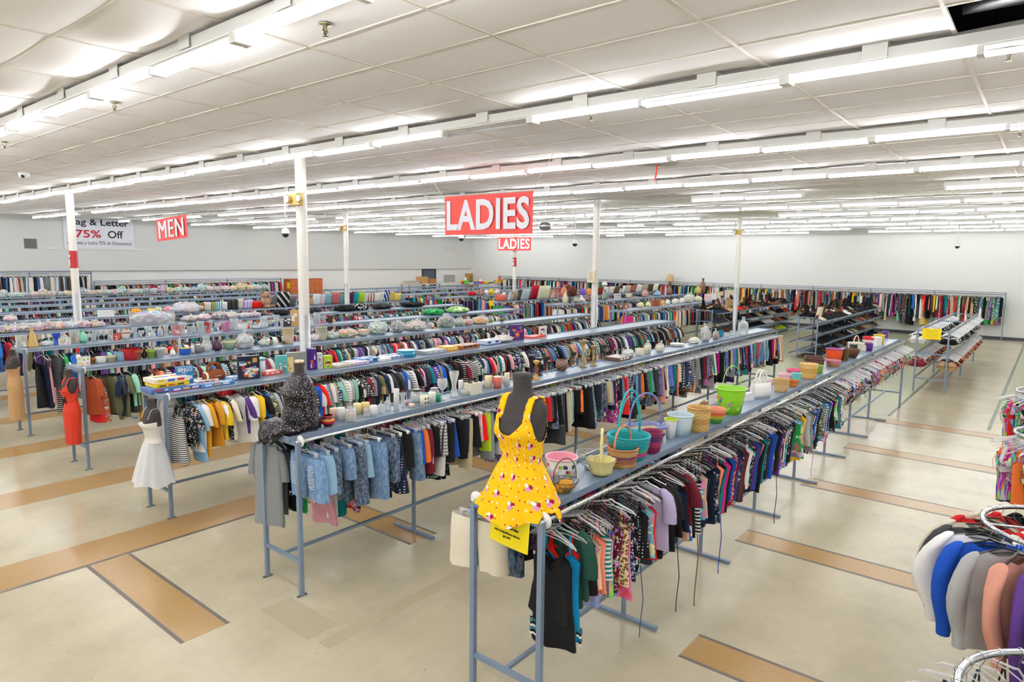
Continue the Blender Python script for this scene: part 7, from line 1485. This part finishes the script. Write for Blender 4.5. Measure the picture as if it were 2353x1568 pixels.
dome(656, 537, 15, 'dome camera hanging between the thick column and the MEN banner'); dome(1060, 548, 20, 'dome camera hanging just below the large LADIES banner'); dome(1321, 560, 20, 'dome camera hanging before the far wall left of the tall column'); dome(2200, 566, 24, 'dome camera hanging over the lingerie rack')
p = at_z(55, 403, ZC-.05); t_ = thing('ceiling_camera', (p.x, p.y, ZC), 'white dome camera on the ceiling above the wall vent', 'security camera'); a = MB(); a.ball(0, 0, -.03, .09, .09, .09, '#f0f0f0', 16, 10); build(a, 'housing', M_['gloss'], t_); a = MB(); a.ball(-.03, -.05, -.07, .035, .035, .035, '#222222', 12, 8); build(a, 'lens', M_['gloss'], t_)
p = at_z(1508, 380, ZC-.03); t_ = thing('air_diffuser', (p.x, p.y, ZC), 'round white ceiling air diffuser with a red ribbon', 'air vent')
for k, r_ in enumerate((.34, .25, .16)): a = MB(); a.lathe([(r_, -.02-.012*k), (r_-.05, .0-.012*k), (r_-.055, -.004-.012*k)], 32, '#e4e2de', cap0=False); build(a, 'cone_ring', M_['matte'], t_)
a = MB(); a.loft([[(0, -.012, 0), (0, .012, 0)], [(.02, -.012, -.12), (.02, .012, -.12)], [(-.03, -.016, -.28), (-.03, .012, -.26)]], '#e0403a', close=False); build(a, 'red_ribbon', M_['matte'], t_)
p = Vector((0, 0, EYE))+ray(1253, 520)*16; t_ = thing('convex_mirror', tuple(p), 'round convex security mirror beside the large LADIES banner', 'mirror'); a = MB(); a.ball(0, 0, 0, .16, .16, .11, u=24, v=12); build(a, 'mirror_dome', M_['chrome'], t_); a = MB(); a.tube([(0, 0, .15), (0, 0, ZC-p.z)], .01, 6); build(a, 'drop_rod', M_['white'], t_)
a = MB(); a.box(-.22, .22, -.02, 0, -.2, .2, '#8a8a8a'); 
for k in range(12): a.box(-.2, .2, -.03, -.02, -.19+.032*k, -.175+.032*k, '#5c5c5e')
q = at_y(70, 560, Y1); tag(build(a, 'wall_vent', M_['matte'], loc=(q.x, Y1, q.z), smooth=False), 'square grey grille high on the side wall near the sale banner', 'vent')
q = at_y(1033, 578, Y1); t_ = thing('exit_sign', (q.x, Y1, q.z), 'small exit sign with two lamps high above the dark door', 'exit sign')
a = MB(); a.box(-.2, .2, -.06, 0, -.2, .05, '#f2efe8'); build(a, 'case', M_['matte'], t_, False); text('EXIT', .1, '#d8a08a', MW.copy() @ Matrix.Translation((0, -.07, .062)), t_, .02, .3)
for s in (-1, 1): a = MB(); a.ball(s*.3, -.06, .12, .08, .08, .07, '#dcdcda'); build(a, 'lamp_head', M_['gloss'], t_)
# goods near the far side wall
def carton(px, py, y, w, h, d, c, lb, name='cardboard_box', z=None):
    q = at_y(px, py, y); a = MB(); a.box(-w/2, w/2, -d/2, d/2, 0, h, c); a.box(-w/2, w/2, -d/2-.002, -d/2, h*.45, h*.5, shade(c, .8)); return tag(build(a, name, M_['matte'], loc=(q.x, y, q.z if z is None else z), smooth=False), lb, 'box')
t_ = thing('chest_of_drawers', (20.6, 31.4, 0), 'orange brown wooden chest with many drawers by the side wall', 'chest')
a = MB(); a.box(-1.0, 1.0, -.3, .3, 0, 2.0, '#a8552c'); build(a, 'carcass', M_['card'], t_, False)
for i in range(4):
    for j in range(6):
        a = MB(); a.box(-.97+.49*i, -.5+.49*i, -.33, -.3, .32*j+.05, .32*j+.34, '#c26a38'); dr_ = build(a, 'drawer', M_['card'], t_, False); a = MB(); a.box(-.76+.49*i, -.70+.49*i, -.35, -.33, .32*j+.18, .32*j+.2, '#5a2e18'); build(a, 'drawer_handle', M_['card'], dr_, False)
t_ = thing('storage_bench', (29.2, 31.2, 0), 'pale storage table stacked with cartons near the dark door', 'table'); a = MB(); a.box(-1.6, 1.2, -.4, .4, 1.5, 1.55, '#c8c4bc'); build(a, 'table_top', M_['matte'], t_, False)
for x_ in (-1.5, 1.1):
    for y_ in (-.35, .35): a = MB(); a.box(x_-.03, x_+.03, y_-.03, y_+.03, 0, 1.5, '#8a8a88'); build(a, 'leg', M_['matte'], t_, False)
for x_, w_, h_, c_, lb in ((28.2, .9, .2, '#b8b4a8', 'low grey carton on the storage table'), (29.1, .6, .45, '#c89a64', 'tan carton standing in the middle of the storage table'), (29.8, .6, .3, '#a87440', 'brown carton next to the tan one on the storage table')):
    a = MB(); a.box(-w_/2, w_/2, -.25, .25, 0, h_, c_); tag(build(a, 'cardboard_box', M_['matte'], loc=(x_, 31.2, 1.55), smooth=False), lb, 'box')
a = MB(); a.box(-.55, .55, -.06, 0, 0, .5, '#c8c8c4'); 
for k in range(8): a.box(-.5, .5, -.07, -.06, .04+.055*k, .07+.055*k, '#9a9c9c')
tag(build(a, 'return_grille', M_['matte'], loc=(32.8, dY, 1.55), smooth=False), 'low grey air grille beside the dark door', 'vent')
a = MB(); a.box(-.2, .2, -.2, .2, 0, 2.15, '#b08848'); a.box(-.15, .15, -.21, -.2, .2, 2.0, '#8a6a34'); tag(build(a, 'wooden_cabinet', M_['card'], loc=(33.9, 31.6, 0), smooth=False), 'narrow yellow wooden cabinet in the far corner', 'cabinet')
# price tags clipped to garments near the camera
